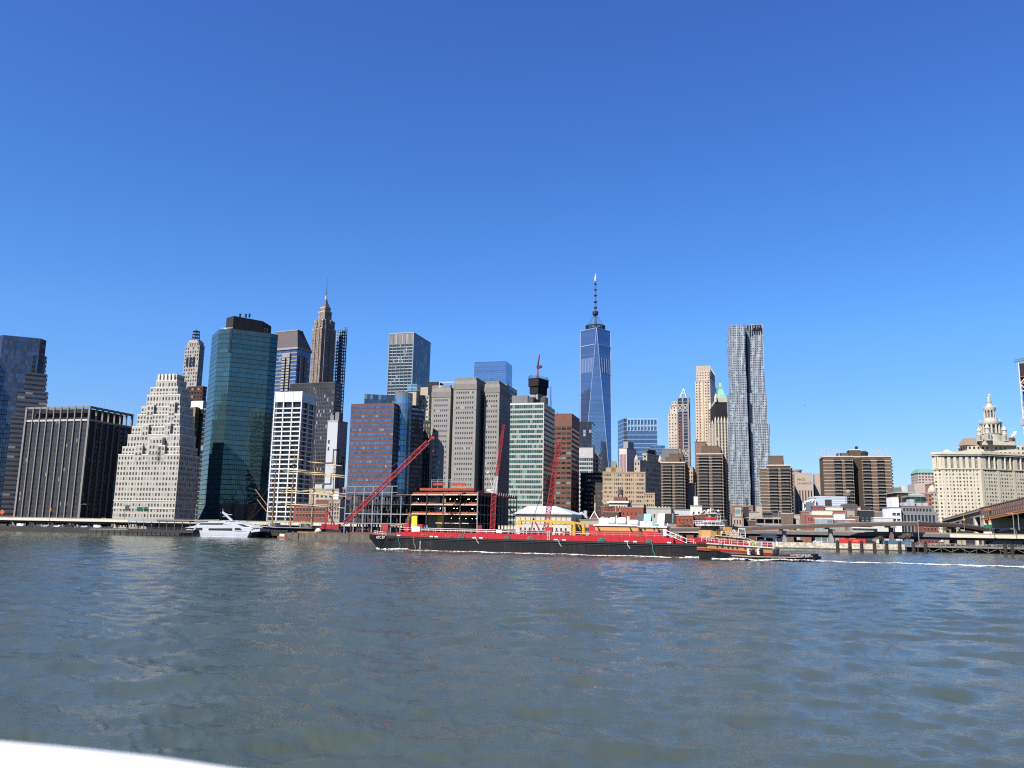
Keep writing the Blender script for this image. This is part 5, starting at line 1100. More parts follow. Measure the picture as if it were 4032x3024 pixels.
 t = tower('stone_building', 'narrow tan stone building with a small dome touching the civic building', (3690, 1940), 860, 3665, None, -10, 18, m=facade((.48, .42, .32), (.07, .07, .065), name='tan stone narrow'), cw=3.4, ch=4); q = up(t, .5, .3); b = MB(); b.lathe(q, [(4.5, 0), (4.2, 3), (2.5, 6), (.3, 8)], 12); t.part('dome', b, mat((.5, .44, .34)))
 t = tower('ornate_building', 'ornate brown brick block with arched windows and an overhanging green cornice', (3590, 1942), 560, 3531, None, -8, 22, m=mat((.24, .145, .085), .85)); windows(t, t.p[3], t.p[0], t.Z - 7.5, t.Z - .5, 4, 1, .6, .8, frame=mat((.4, .27, .16)))
 b = MB(); b.prism(inset(t.p, -1), t.Z, t.Z + .8); t.part('cornice', b, mat((.33, .4, .36))); roofbox(t, 'roof_house', .5, 1.0, .3, .8, 4, mat((.2, .18, .16))); roofbox(t, 'roof_house', .2, .45, .3, .7, 5, mat((.55, .55, .53)))
 t = tower('glass_cube', 'small dark green glass block right of the ornate brown building', (3646, 1957), 540, 3584, None, -8, 16, m=facade((.1, .13, .13), (.02, .06, .06), u=(.05, .95), v=(.06, .94), refl=.5, name='green glass cube'), cw=3, ch=3)
 b = MB()
 for k in range(4): q = up(t, .15 + .2 * k, .3); b = MB(); b.obox((q[0], q[1], q[2] + 1), (1.6, 0, 0), (0, 1, 0), (0, 0, 1.2)); t.part('roof_plant', b, mat((.5, .5, .48)))
b_right_misc()
# ------------------------------------------------------------------ low seaport rows
def lowrow():
 RD = lambda D: 494 + (D - 420) * .7      # the houses stand behind the highway
 _PY, _fp, _tw = globals()['PY'], globals()['fp'], globals()['tower']
 def PY(px, py, D): return _PY(px, py, RD(D))
 def fp(C, D, *a, **k): return _fp(C, RD(D), *a, **k)
 def tower(n, l, C, D, *a, **k): return _tw(n, l, C, RD(D), *a, **k)
 BR = mat((.25, .085, .055), .9, 0, .12); BR2 = mat((.2, .075, .055), .9, 0, .15); WIN = mat((.55, .5, .43))
 def low(label, C, D, L, dep, m, wins=None, yaw=-15, name=None, cat='building', roof=(.25, .24, .23), par=.5, pm=None, fr=None):
  name = name or ('brick_house' if 'brick' in label else 'house' if ' house' in label else 'low_building')
  t = tower(name, label, C, D, L, None, yaw, dep, m=m, cat=cat, roof=roof, parapet=par, pm=pm)
  if wins: cols, rows, h0, h1, fw, fh = wins; windows(t, t.p[3], t.p[0], t.Z - h0, t.Z - h1, cols, rows, fw, fh, frame=fr or WIN)
  return t
 # row behind the tank barge
 t = low('small white flat-roofed shed beside the pale hall roof', (2312, 2036), 470, 2264, 12, WHITE, (3, 1, 5, 1, .4, .5)); roofbox(t, 'roof_hut', .1, .35, .2, .6, 4, mat((.45, .44, .42)))
 t = low('red brick house with a white-edged gable near the thin chimney', (2358, 2044), 455, 2322, 12, BR)
 a, c = Vector(t.p[3]), Vector(t.p[0]); b = MB(); mid = (a + c) / 2; n = Vector((t.p[1][0] - c.x, t.p[1][1] - c.y)); z = t.Z
 for s in (0, 1):
  o = n * s; b.face([(a.x + o.x, a.y + o.y, z), (c.x + o.x, c.y + o.y, z), (mid.x + o.x, mid.y + o.y, z + 4.5)][::1 if s == 0 else -1])
 b.face([(a.x, a.y, z), (mid.x, mid.y, z + 4.5), (mid.x + n.x, mid.y + n.y, z + 4.5), (a.x + n.x, a.y + n.y, z)]); b.face([(c.x, c.y, z), (c.x + n.x, c.y + n.y, z), (mid.x + n.x, mid.y + n.y, z + 4.5), (mid.x, mid.y, z + 4.5)]); g = t.part('gable', b, BR)
 b = MB(); b.beam((a.x, a.y - .1, z), (mid.x, mid.y - .1, z + 4.6), .5); b.beam((mid.x, mid.y - .1, z + 4.6), (c.x, c.y - .1, z), .5); t.part('gable_trim', b, WHITE, parent=g)
 t = low('maroon brick house with two white windows below the tan apartments', (2395, 1996), 480, 2366, 12, BR2, (2, 1, 9, 3, .35, .5)); b = MB()
 t = low('cream house with a projecting white cornice and a row of arched windows', (2470, 1978), 490, 2398, 14, mat((.56, .49, .37), .85), (6, 2, 11, 1.5, .5, .62)); b = MB(); b.prism(inset(t.p, -.9), t.Z - .4, t.Z + .8); t.part('cornice', b, mat((.75, .72, .64))); roofbox(t, 'roof_house', .1, .8, .3, .8, 3.5, BR2)
 water_tank(t, up(t, .45, .5, 3.5), 1.8, 3, 1.5)
 t = low('grey-roofed penthouse house with a glazed top storey beside the cream house', (2535, 1988), 495, 2482, 14, mat((.4, .37, .3)), (6, 1, 5, 1, .6, .6))
 t = low('long red brick house with one small window high on its blank wall', (2533, 2000), 470, 2442, 14, mat((.27, .085, .06), .9, 0, .12), (5, 1, 5, 2, .25, .4), fr=BR)
 t = low('low pale house with green windows left of the long red brick house', (2472, 2003), 474, 2440, 12, mat((.5, .49, .4)), (3, 1, 6, 3, .5, .5))
 t = low('row of dark brick chimneyed houses behind the white tanks', (2436, 2018), 455, 2376, 12, mat((.12, .055, .045)), (5, 1, 5, 1.5, .35, .5))
 for k in range(4): q = up(t, .1 + .25 * k, .2); b = MB(); b.prism([(q[0] - .9, q[1] - .6), (q[0] + .9, q[1] - .6), (q[0] + .9, q[1] + .6), (q[0] - .9, q[1] + .6)], q[2], q[2] + 3 + k % 2); t.part('chimney_stack', b, BR2)
 def gabled(label, x0, x1, ytop, ybot, D, cols):      # house whose roof slope faces the river
  A = PY(x0, ybot, D); Bq = PY(x1, ybot, D - 2); zr = PY((x0 + x1) / 2 + 8, ytop, D + 7).z; z = (A.z + Bq.z) / 2
  t = T('gabled_house', label, 'building', ((A.x + Bq.x) / 2, A.y + 7, GZ)); a, c = Vector((A.x, A.y)), Vector((Bq.x, Bq.y)); n = Vector((.22, .97)) * 8
  b = MB(); b.prism([tuple(a), tuple(c), tuple(c + n * 2), tuple(a + n * 2)], GZ, z); w_ = t.part('wall', b, mat((.3, .27, .23)))
  b = MB()
  for q in (a, c): m0 = q + n; b.face([(q.x, q.y, z), (m0.x, m0.y, zr), (q.x + 2 * n.x, q.y + 2 * n.y, z)])
  t.part('gable', b, mat((.16, .15, .14)))
  N = len(cols)
  for k, cm in enumerate(cols):
   p0, p1 = a.lerp(c, k / N), a.lerp(c, (k + 1) / N); b = MB(); up_ = Vector((0, 0, .15))
   b.face([(p0.x, p0.y, z + .1), (p1.x, p1.y, z + .1), (p1.x + n.x, p1.y + n.y, zr + .1), (p0.x + n.x, p0.y + n.y, zr + .1)]); b.face([(p0.x + n.x, p0.y + n.y, zr + .1), (p1.x + n.x, p1.y + n.y, zr + .1), (p1.x + 2 * n.x, p1.y + 2 * n.y, z + .1), (p0.x + 2 * n.x, p0.y + 2 * n.y, z + .1)])
   t.part('roof_slope', b, cm)
  return t, a, c, n, z, zr
 gabled('old house with a roof half slate grey and half sky blue', 2505, 2562, 2023, 2052, 440, [mat((.09, .095, .105)), mat((.30, .47, .60), .6)])
 t, a, c, n, z, zr = gabled('old house with a roof half white and half black tar, with a ladder', 2588, 2672, 2023, 2062, 436, [mat((.62, .62, .61)), mat((.022, .022, .024), .7), mat((.022, .022, .024), .7)])
 p = a.lerp(c, .72); b = MB()
 for d in (-.25, .25): b.beam((p.x + d, p.y, z + .4), (p.x + d + n.x, p.y + n.y, zr + .4), .14)
 for k in range(10): f = k / 10; b.beam((p.x - .25 + n.x * f, p.y + n.y * f, z + .4 + (zr - z) * f), (p.x + .25 + n.x * f, p.y + n.y * f, z + .4 + (zr - z) * f), .1)
 t.part('roof_ladder', b, mat((.4, .42, .45)))
 t = low('pale green-grey warehouse with sawtooth parapet and four small windows', (2642, 2004), 470, 2545, 14, mat((.42, .43, .37)), (5, 1, 6, 2.5, .35, .55));
 for k in range(7): q = up(t, .1 + .13 * k, 0); b = MB(); b.face([(q[0] - 1.4, q[1], q[2]), (q[0] + 1.4, q[1], q[2]), (q[0] + .2, q[1] + .1, q[2] + 1.8)]); b.face([(q[0] + 1.4, q[1], q[2]), (q[0] - 1.4, q[1], q[2]), (q[0] + .2, q[1] + 2.4, q[2] + 1.2)]); t.part('saw_tooth', b, mat((.46, .47, .42)))
 t = low('long low grey-white roof block behind the red brick tenements', (2745, 2009), 480, 2636, 14, mat((.5, .52, .53)))
 t = low('white stucco stair block standing up behind the peaked brick tenement', (2764, 1993), 478, 2718, 12, mat((.66, .64, .58)), (2, 1, 8, 2, .3, .5)); roofbox(t, 'roof_hut', .35, .7, .1, .6, 6, mat((.68, .66, .6)))
 t = low('orange-red brick tenement with four columns of stone-silled windows', (2730, 2032), 420, 2665, 12, mat((.30, .085, .05), .9, 0, .1), (4, 3, 11.2, .6, .36, .52), yaw=-8, roof=(.4, .38, .37))
 t = low('darker red brick tenement with a white-edged peaked parapet', (2796, 2028), 422, 2732, 12, mat((.21, .065, .045), .9, 0, .12), (5, 3, 11.6, .9, .4, .5), yaw=-8)
 a, c = Vector(t.p[3]), Vector(t.p[0]); e = c - a; b = MB(); z = t.Z; P = lambda f, h: (a.x + e.x * f, a.y + e.y * f - .05, z + h); b.face([P(.3, 0), P(.98, 0), P(.66, 2.4)]); g = t.part('peaked_parapet', b, mat((.21, .065, .045), .9, 0, .12)); b = MB(); b.beam(P(.28, .05), P(.66, 2.5), .35); b.beam(P(.66, 2.5), P(1.0, .05), .35); b.beam(P(0, .1), P(.3, .1), .35); t.part('coping', b, WHITE, parent=g)
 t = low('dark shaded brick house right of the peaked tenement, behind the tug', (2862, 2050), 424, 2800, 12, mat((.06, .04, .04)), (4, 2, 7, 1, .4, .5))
 t = low('beige house with six tall windows and a green-framed top room', (2922, 2036), 428, 2884, 12, mat((.40, .33, .26)), (3, 2, 8.5, .8, .4, .6)); roofbox(t, 'top_room', .1, .75, .1, .6, 5.5, facade((.42, .43, .34), (.2, .3, .32), u=(.1, .9), v=(.3, .8), name='green room'))
 t = low('dark slate flue block standing beside the beige house', (2948, 1996), 440, 2925, 10, mat((.035, .037, .042))); roofbox(t, 'flue', .1, .4, .2, .7, 5, mat((.06, .065, .07)))
 t = low('brown brick low house with a terrace between beige house and parking deck', (2976, 2052), 432, 2946, 12, mat((.14, .065, .05)), (3, 1, 5, 1.5, .3, .5))
 t = low('small orange-framed shopfront roofs below the rippled silver tower', (2965, 1993), 560, 2880, 12, mat((.3, .14, .09)), (5, 1, 5, 1.5, .5, .5)); t = low('cream blank stair block right of the rippled silver tower base', (3000, 1992), 560, 2978, 12, mat((.42, .36, .28)))
 t = low('flat roofed pale low block beneath the balcony tower left wing', (2990, 2018), 500, 2940, 14, mat((.38, .33, .27)))
 # parking deck
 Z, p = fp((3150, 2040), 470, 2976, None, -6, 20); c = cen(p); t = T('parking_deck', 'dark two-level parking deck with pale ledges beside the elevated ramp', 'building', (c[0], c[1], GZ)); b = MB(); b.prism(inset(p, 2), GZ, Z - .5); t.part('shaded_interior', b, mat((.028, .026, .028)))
 n = 4
 for k in range(n): z = GZ + (Z - GZ) * (k + 1) / n; b = MB(); b.prism(p, z - .9, z); t.part('deck_edge', b, mat((.42, .36, .3)))
 for k in range(6): q = Vector(p[3]).lerp(Vector(p[0]), k / 5); b = MB(); b.beam((q.x, q.y + .4, GZ), (q.x, q.y + .4, Z - 1), .6); t.part('pillar', b, mat((.3, .26, .22)))
 b = MB(); z = Z
 for k in range(24): q = Vector(p[3]).lerp(Vector(p[0]), k / 23); b.beam((q.x, q.y + .2, z), (q.x, q.y + .2, z + 1.4), .1)
 for h in (.7, 1.4): b.beam((p[3][0], p[3][1] + .2, z + h), (p[0][0], p[0][1] + .2, z + h), .1)
 t.part('roof_fence', b, mat((.3, .3, .3)))
 low('square brown brick stair tower standing in the parking deck', (3122, 2023), 466, 3075, 10, mat((.17, .12, .09)), roof=(.55, .5, .45)); low('black sloped rooftop plant room on the parking deck', (3040, 2018), 478, 3004, 8, mat((.015, .016, .02)))
 low('pale tan entrance block at the foot of the lettered concrete building', (3166, 2028), 520, 3127, 10, mat((.5, .42, .33)))
 # metal shed with truss
 rib = G('ribbed metal'); sp = rib.n('ShaderNodeSeparateXYZ'); rib.t.links.new(rib.obj(), sp.inputs[0]); f = rib.math('FRACT', rib.math('MULTIPLY', sp.outputs[2], .72)); rib.set(rib.b.inputs['Base Color'], rib.mix(rib.math('GREATER_THAN', f, .62), (.50, .56, .61), (.27, .33, .38))); rib.b.inputs['Roughness'].default_value = .4; rib.b.inputs['Metallic'].default_value = .35
 t = tower('metal_shed', 'big ribbed pale metal building with a white sloping truss end', (3335, 1961), 555, 3211, None, -5, 20, m=rib.m, roof=(.6, .62, .64))
 A = PY(3210, 1962, 555); Bq = PY(3163, 1978, 555); C = PY(3163, 2012, 555); Dd = PY(3210, 2012, 555); b = MB()
 for u, v in ((A, Bq), (Bq, C), (A, Dd), (A, C), (Bq, Dd)): b.beam(u, v, .8)
 for f in (.25, .5, .75): b.beam(A.lerp(Bq, f), Dd.lerp(C, f), .6)
 t.part('truss_end', b, WHITE); b = MB(); k = .3; b.face([tuple(q + Vector((0, 1.2, 0))) for q in (C, Dd, A, Bq)]); t.part('end_screen', b, mat((.55, .56, .57)))
 q = PY(3262, 1985, 550); b = MB(); b.obox((q.x, q.y, q.z), (2, 0, 0), (0, 1, 0), (0, 0, 3)); t.part('vent_box', b, mat((.06, .065, .07)))
 q = PY(3190, 1998, 548); b = MB(); b.obox((q.x, q.y, q.z), (2.6, 0, 0), (0, 1, 0), (0, 0, 3.4)); t.part('cooling_unit', b, mat((.17, .2, .22)))
 low('plain dark red box-shaped stair house in front of the metal shed', (3243, 1994), 520, 3199, 12, mat((.27, .06, .05))); low('cream house top with faded painted letters, above the long cream wall', (3318, 1997), 515, 3250, 12, mat((.68, .6, .42)))
 t = low('long cream wall with two dark windows', (3281, 2012), 505, 3196, 10, mat((.70, .64, .48)), (5, 1, 6.5, 2, .3, .6))
 t = low('brick row with a white-curtained window band below the long cream wall', (3282, 2031), 495, 3172, 10, mat((.32, .11, .075)), (9, 1, 4.4, .6, .35, .7), fr=WHITE)
 t = low('brown brick end wall left of the long cream wall', (3186, 2016), 508, 3153, 10, mat((.26, .13, .1)))
 t = low('brick upper storey above the white dormered house', (3330, 2013), 498, 3281, 10, mat((.3, .125, .085)), (2, 1, 4.2, .8, .25, .55))
 t = low('white gabled-dormer house between two brick rows', (3327, 2024), 485, 3283, 8, mat((.8, .82, .84), .6, 0, .04))
 for f in (.25, .75):
  q = up(t, 1 - f, 0); b = MB(); x, y, z = q; z -= 6.2; b.face([(x - 1.2, y - .4, z), (x + 1.2, y - .4, z), (x + 1.2, y - .4, z + 2.4), (x, y - .4, z + 4), (x - 1.2, y - .4, z + 2.4)]); d = t.part('dormer', b, mat((.7, .62, .5))); b = MB(); b.obox((x, y - .5, z + 1.3), (.8, 0, 0), (0, .05, 0), (0, 0, 1.1)); t.part('dormer_window', b, GLASS_DARK, parent=d)
 t = low('glazed grey-green pavilion with a white roof edge beside the elevated ramp', (3279, 2043), 462, 3208, 8, facade((.4, .42, .4), (.24, .29, .28), u=(.06, .94), v=(.1, .8), var=.5, blind=.1, refl=.2, name='pavilion front'), roof=(.75, .76, .76)); t = low('second glazed pavilion with brick piers below the white dormered house', (3366, 2048), 460, 3284, 8, facade((.33, .22, .18), (.26, .28, .27), u=(.1, .8), v=(.1, .8), var=.5, refl=.2, name='pavilion brick'), roof=(.75, .76, .76))
 low('small tan house with one dark window left of the black house', (3364, 2010), 495, 3334, 8, mat((.36, .32, .24)), (1, 1, 7, 2, .4, .6)); low('brick shop with a slate fascia right of the white dormered house', (3382, 2036), 480, 3334, 8, mat((.3, .125, .09)), (3, 1, 6, 1, .3, .6), fr=WHITE)
 t = low('black house with a blue-framed window band', (3442, 2012), 480, 3383, 10, mat((.025, .027, .032)), (3, 2, 9, 4, .4, .6), fr=mat((.4, .6, .7))); roofbox(t, 'sloped_attic', .2, .8, .1, .6, 3, mat((.04, .045, .05)))
 low('peach-coloured low roofs behind the black house', (3424, 1998), 540, 3362, 12, mat((.6, .42, .3))); low('brown stepped low blocks under the double balcony tower', (3508, 2020), 520, 3436, 12, mat((.22, .16, .125)), (5, 1, 5, 2, .4, .4)); low('light roofed shed row along the ramp left of the white office block', (3517, 2041), 462, 3440, 10, mat((.55, .55, .53)), roof=(.75, .74, .72))
 t = low('grey loft building with recessed red-brown windows in a square concrete grid', (3676, 1996), 470, 3545, 16, mat((.23, .235, .25), .85), (9, 1, 5.6, .5, .55, .75), yaw=-3, fr=mat((.3, .13, .08))); windows(t, t.p[3], t.p[0], t.Z - 18, t.Z - 7, 9, 2, .55, .62, frame=mat((.3, .13, .08)), skip=[(3, 0), (4, 0)] if False else ())
 Z, p = fp((3690, 2015), 466, 3546, None, -3, 16); poly_part(t, 'lower_storeys', p, GZ, Z, mat((.23, .235, .25), .85)); windows(t, p[3], p[0], Z - 14, Z - 1, 9, 2, .55, .62, frame=mat((.3, .13, .08)))
 for f in (.1, .3, .5, .7): roofbox(t, 'roof_unit', f, f + .12, .2, .6, 2.6 + 2 * (f == .5), mat((.45, .46, .48)))
 t = low('white rendered office block with ribbon windows joined to the grey loft building', (3547, 2000), 464, 3508, 14, mat((.78, .79, .81), .6, 0, .04), (2, 2, 9, 2, .7, .35), yaw=-3); roofbox(t, 'upper_white_storey', .0, .7, .2, .8, 6.5, mat((.78, .79, .81), .6, 0, .04))
 t = low('red brick house with white sash windows under the ramp', (3692, 2066), 452, 3630, 12, mat((.24, .085, .06)), (4, 3, 12, 1, .3, .55), yaw=-3, fr=WHITE)
 # water tower on a roof
 q = PY(3342, 1986, 520); b0 = T('water_tower', 'round wooden water tower on dark legs in front of the double balcony tower', 'water tower', (q.x, q.y, GZ)); z1 = PY(3342, 1951, 520).z; z2 = PY(3342, 1936, 520).z; z3 = PY(3342, 1928, 520).z
 b = MB(); b.prism([(q.x - 4, q.y - 4), (q.x + 4, q.y - 4), (q.x + 4, q.y + 4), (q.x - 4, q.y + 4)], GZ, q.z); b0.part('base_block', b, mat((.13, .1, .095)))
 b = MB(); b.lathe((q.x, q.y, z1), [(1.7, 0), (1.75, z2 - z1)], 14); b0.part('tank', b, mat((.2, .17, .15), .9)); b = MB(); b.lathe((q.x, q.y, z2), [(1.95, 0), (.1, z3 - z2)], 14); b0.part('cone_roof', b, mat((.35, .32, .3)))
 for dx, dy in ((-1, -1), (1, -1), (1, 1), (-1, 1)): b = MB(); b.beam((q.x + 1.3 * dx, q.y + 1.3 * dy, q.z), (q.x + 1.2 * dx, q.y + 1.2 * dy, z1), .25); b.beam((q.x + 1.3 * dx, q.y + 1.3 * dy, q.z + 1), (q.x - 1.3 * dx * (1 if dx * dy > 0 else -1), q.y + 1.3 * dy * (1 if dx * dy > 0 else -1) * -1, q.z + 3), .12); b0.part('leg', b, DARK)
lowrow()
# ------------------------------------------------------------------ tin-roofed hall and the low long building
def b_hall():
 D = 452; A = PY(2030, 2020, D); Bq = PY(2250, 2026, D - 10); z = PY(2150, 2023, D - 6).z; a, c = Vector((A.x, A.y)), Vector((Bq.x, Bq.y)); e = (c - a).normalized(); n = Vector((-e.y, e.x))
 t = T('market_hall', 'cream market hall with a pale hipped metal roof behind the yellow crane arms', 'building', ((a.x + c.x) / 2, (a.y + c.y) / 2 + 12, GZ)); wm = mat((.55, .515, .44), .8, 0, .06)
 c2 = c + e * 10 + n * 2; b = MB(); b.prism([tuple(a), tuple(c), tuple(c + n * 30), tuple(a + n * 30)], GZ, z); t.part('wall', b, wm); windows(t, tuple(a), tuple(c), GZ + .6, GZ + 6, 11, 1, .35, .7); t_ = t
 for k in range(11):
  q = a.lerp(c, (k + .5) / 11) - n * .1; L = 7.6 / 2.6; b = MB(); zz0, zz1 = GZ + 7.2, z - 1.5
  for s in (-1, 1): b.beam((q.x + e.x * s * 1.2, q.y + e.y * s * 1.2, zz0), (q.x + e.x * s * 1.2, q.y + e.y * s * 1.2, zz1), .15)
  b.beam((q.x - e.x * 1.2, q.y - e.y * 1.2, zz1), (q.x + e.x * 1.2, q.y + e.y * 1.2, zz1), .15); b.beam((q.x - e.x * 1.2, q.y - e.y * 1.2, zz0), (q.x + e.x * 1.2, q.y + e.y * 1.2, zz0), .15); t.part('wall_panel', b, mat((.4, .38, .3)))
 zr = PY(2110, 1992, D + 12).z; g = mat((.62, .67, .74), .45, .2, .06, .2); o = .8
 P0, P1, P2, P3 = a - n * o - e * o, c - n * o + e * o, c + n * (30 + o) + e * o, a + n * (30 + o) - e * o; R0 = a + n * 15 + e * 2; R1 = a.lerp(c, .58) + n * 15
 f3 = lambda q, zz: (q.x, q.y, zz); b = MB(); b.face([f3(P0, z), f3(P1, z), f3(R1, zr), f3(R0, zr)]); b.face([f3(P1, z), f3(P2, z), f3(R1, zr)]); b.face([f3(P2, z), f3(P3, z), f3(R0, zr), f3(R1, zr)]); b.face([f3(P3, z), f3(P0, z), f3(R0, zr)]); t.part('roof', b, g)
 b = MB(); b.beam(f3(P0, z), f3(P1, z), .5); t.part('eave_gutter', b, mat((.5, .5, .5)))
 for k, px in enumerate((2262, 2292)):                            # small gabled bays at the right end
  q = PY(px, 2040, 462); b = MB(); w_ = 3.2; zz = q.z; b.face([(q.x - w_, q.y, zz), (q.x + w_, q.y, zz), (q.x, q.y, zz + 3.4)]); b.face([(q.x + w_, q.y, zz), (q.x + w_, q.y + 12, zz), (q.x, q.y + 12, zz + 3.4), (q.x, q.y, zz + 3.4)]); b.face([(q.x - w_, q.y + 12, zz), (q.x - w_, q.y, zz), (q.x, q.y, zz + 3.4), (q.x, q.y + 12, zz + 3.4)]); gg = t.part('gabled_bay', b, g)
  b = MB(); b.box(q.x - w_ + .4, q.x + w_ - .4, q.y + .3, q.y + 11, GZ, zz); t.part('bay_wall', b, mat((.14, .13, .12)), parent=gg)
  b = MB(); b.face([(q.x - 2.2, q.y - .05, zz), (q.x + 2.2, q.y - .05, zz), (q.x, q.y - .05, zz + 2.4)]); t.part('gable_front', b, mat((.1, .095, .09)), parent=gg)
 t = tower('low_building', 'long low beige building with a ribbon of windows behind the yellow pedestals', (2356, 2049), 448, 2155, None, -12, 14, m=mat((.40, .35, .26), .85), parapet=.3, roof=(.4, .36, .28)); windows(t, t.p[3], t.p[0], t.Z - 6.6, t.Z - 3.4, 24, 1, .86, .8, frame=mat((.5, .46, .36)))
b_hall()
# ------------------------------------------------------------------ elevated highway, ramp, bridge
shd = (SH1 - SH0).normalized(); shn = Vector((-shd.y, shd.x, 0))
def shp(s, off, z=0.0): q = SH0 + shd * s + shn * off; return Vector((q.x, q.y, z))
def b_highway():
 t = T('elevated_highway', 'long elevated highway on dark columns with a cream edge beam along the whole shore', 'highway', tuple(shp(300, 30, GZ))); cr = mat((.66, .60, .47), .7, 0, .08); gd = mat((.30, .26, .2), .7)
 s0, s1 = -420, 1000
 def slab(x0, x1, z0, z1, a=s0, e=s1): b = MB(); b.prism([tuple(shp(a, x0)[:2]), tuple(shp(e, x0)[:2]), tuple(shp(e, x1)[:2]), tuple(shp(a, x1)[:2])], z0, z1); return b
 t.part('deck', slab(22.4, 38, 7.3, 8.3), mat((.10, .10, .10), .9)); t.part('girder', slab(23, 24.2, 5.9, 7.29), mat((.045, .05, .07))); t.part('girder', slab(36, 37, 5.9, 7.29), mat((.045, .05, .07)))
 sA, sB = [(PZ(px, py, 8.8) - SH0).dot(shd) for px, py in ((2860, 2090), (3612, 2104))]
 t.part('edge_beam', slab(22, 22.39, 7.2, 8.85, s0, sA), cr); t.part('edge_beam', slab(22, 22.39, 7.2, 8.85, sA + .02, sB), mat((.16, .15, .145), .7), label='stretch of edge beam coloured dark grey for the shadow of the ramp'); t.part('edge_beam', slab(22, 22.39, 7.2, 8.85, sB + .02, s1), cr)  # the dark grey stretch paints in the shadow of the ramp
 t.part('guard_rail', slab(22.45, 22.6, 8.86, 9.5), gd); t.part('guard_rail', slab(37.6, 37.9, 8.31, 9.6), gd); t.part('median', slab(30, 30.4, 8.31, 9.2), CONC)
 k = 0; s = s0 + 10
 while s < s1:
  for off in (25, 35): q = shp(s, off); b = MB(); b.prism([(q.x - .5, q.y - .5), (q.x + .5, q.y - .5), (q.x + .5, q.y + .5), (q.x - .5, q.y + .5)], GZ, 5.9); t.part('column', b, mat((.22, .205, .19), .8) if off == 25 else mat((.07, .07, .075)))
  b = MB(); b.beam(shp(s, 23.5, 5.5), shp(s, 36.5, 5.5), .8, .8); t.part('cross_beam', b, mat((.045, .05, .07))); s += 17
 return t
HW = b_highway()
def ramp_path():
 pts = [(2560, 2083, 445), (2860, 2081, 442), (2960, 2077, 441), (3200, 2068, 439), (3400, 2061, 437), (3615, 2058, 436), (3790, 2066, 452), (3890, 2081, 462), (3935, 2093, 468)]
 return [PY(*p) for p in pts]
def b_ramp():
 P = ramp_path(); t = T('highway_ramp', 'brown steel ramp curving down in front of the highway towards the bridge', 'ramp', (P[4].x, P[4].y, GZ)); br = mat((.13, .088, .07), .75, 0, .1)
 N = []
 for i in range(len(P)):
  d = (P[min(i + 1, len(P) - 1)] - P[max(i - 1, 0)]); d.z = 0; d.normalize(); N.append(Vector((-d.y, d.x, 0)))
 def strip(o0, o1, h0, h1):
  b = MB()
  for i in range(len(P) - 1):
   q = []
   for j in (i, i + 1): q.append([P[j] + N[j] * o0 + Vector((0, 0, h0)), P[j] + N[j] * o1 + Vector((0, 0, h0)), P[j] + N[j] * o1 + Vector((0, 0, h1)), P[j] + N[j] * o0 + Vector((0, 0, h1))])
   for k in range(4): b.face([q[0][k], q[0][(k + 1) % 4], q[1][(k + 1) % 4], q[1][k]][::-1])
  return b
 t.part('girder', strip(0, .5, -1.5, -.25), br); t.part('deck', strip(.02, 8, -.24, 0), mat((.15, .14, .14))); t.part('girder', strip(7.4, 7.9, -1.5, -.25), br)
 b = strip(.05, .2, .55, .75); t.part('hand_rail', b, mat((.42, .42, .44), .5));
 b = strip(.06, .16, .02, .5); t.part('guard_panel', b, mat((.13, .13, .14), .6))
 L = [0]
 for i in range(len(P) - 1): L.append(L[-1] + (P[i + 1] - P[i]).length)
 for s in np.arange(2, L[-1], 3.6):
  i = max(k for k in range(len(L)) if L[k] <= s); f = (s - L[i]) / max(.01, (L[i + 1] - L[i])); q = P[i].lerp(P[i + 1], f); b = MB(); b.beam(q + Vector((0, -.05, 0)), q + Vector((0, -.05, .85)), .14); t.part('rail_post', b, mat((.3, .3, .32)))
 for px, top in ((3093, 2085), (3276, 2078), (3516, 2072), (3770, 2078)):
  i = min(range(len(P) - 1), key=lambda k: abs(proj(P[k])[0] - px)); j = i if proj(P[i])[0] <= px else i - 1; f = (px - proj(P[j])[0]) / (proj(P[j + 1])[0] - proj(P[j])[0]); q = P[j].lerp(P[j + 1], f) + N[j] * 3
  b = MB(); b.prism([(q.x - .9, q.y - .9), (q.x + .9, q.y - .9), (q.x + .9, q.y + .9), (q.x - .9, q.y + .9)], GZ, q.z - 2.3); pr = t.part('pier', b, mat((.34, .33, .33), .85) if px < 3400 else mat((.2, .14, .11), .85))
  b = MB(); b.prism([(q.x - 1.4, q.y - 3.4), (q.x + 1.4, q.y - 3.4), (q.x + 1.4, q.y + 4.4), (q.x - 1.4, q.y + 4.4)], q.z - 2.3, q.z - 1.5); t.part('pier_cap', b, mat((.34, .33, .33), .85), parent=pr)
b_ramp()
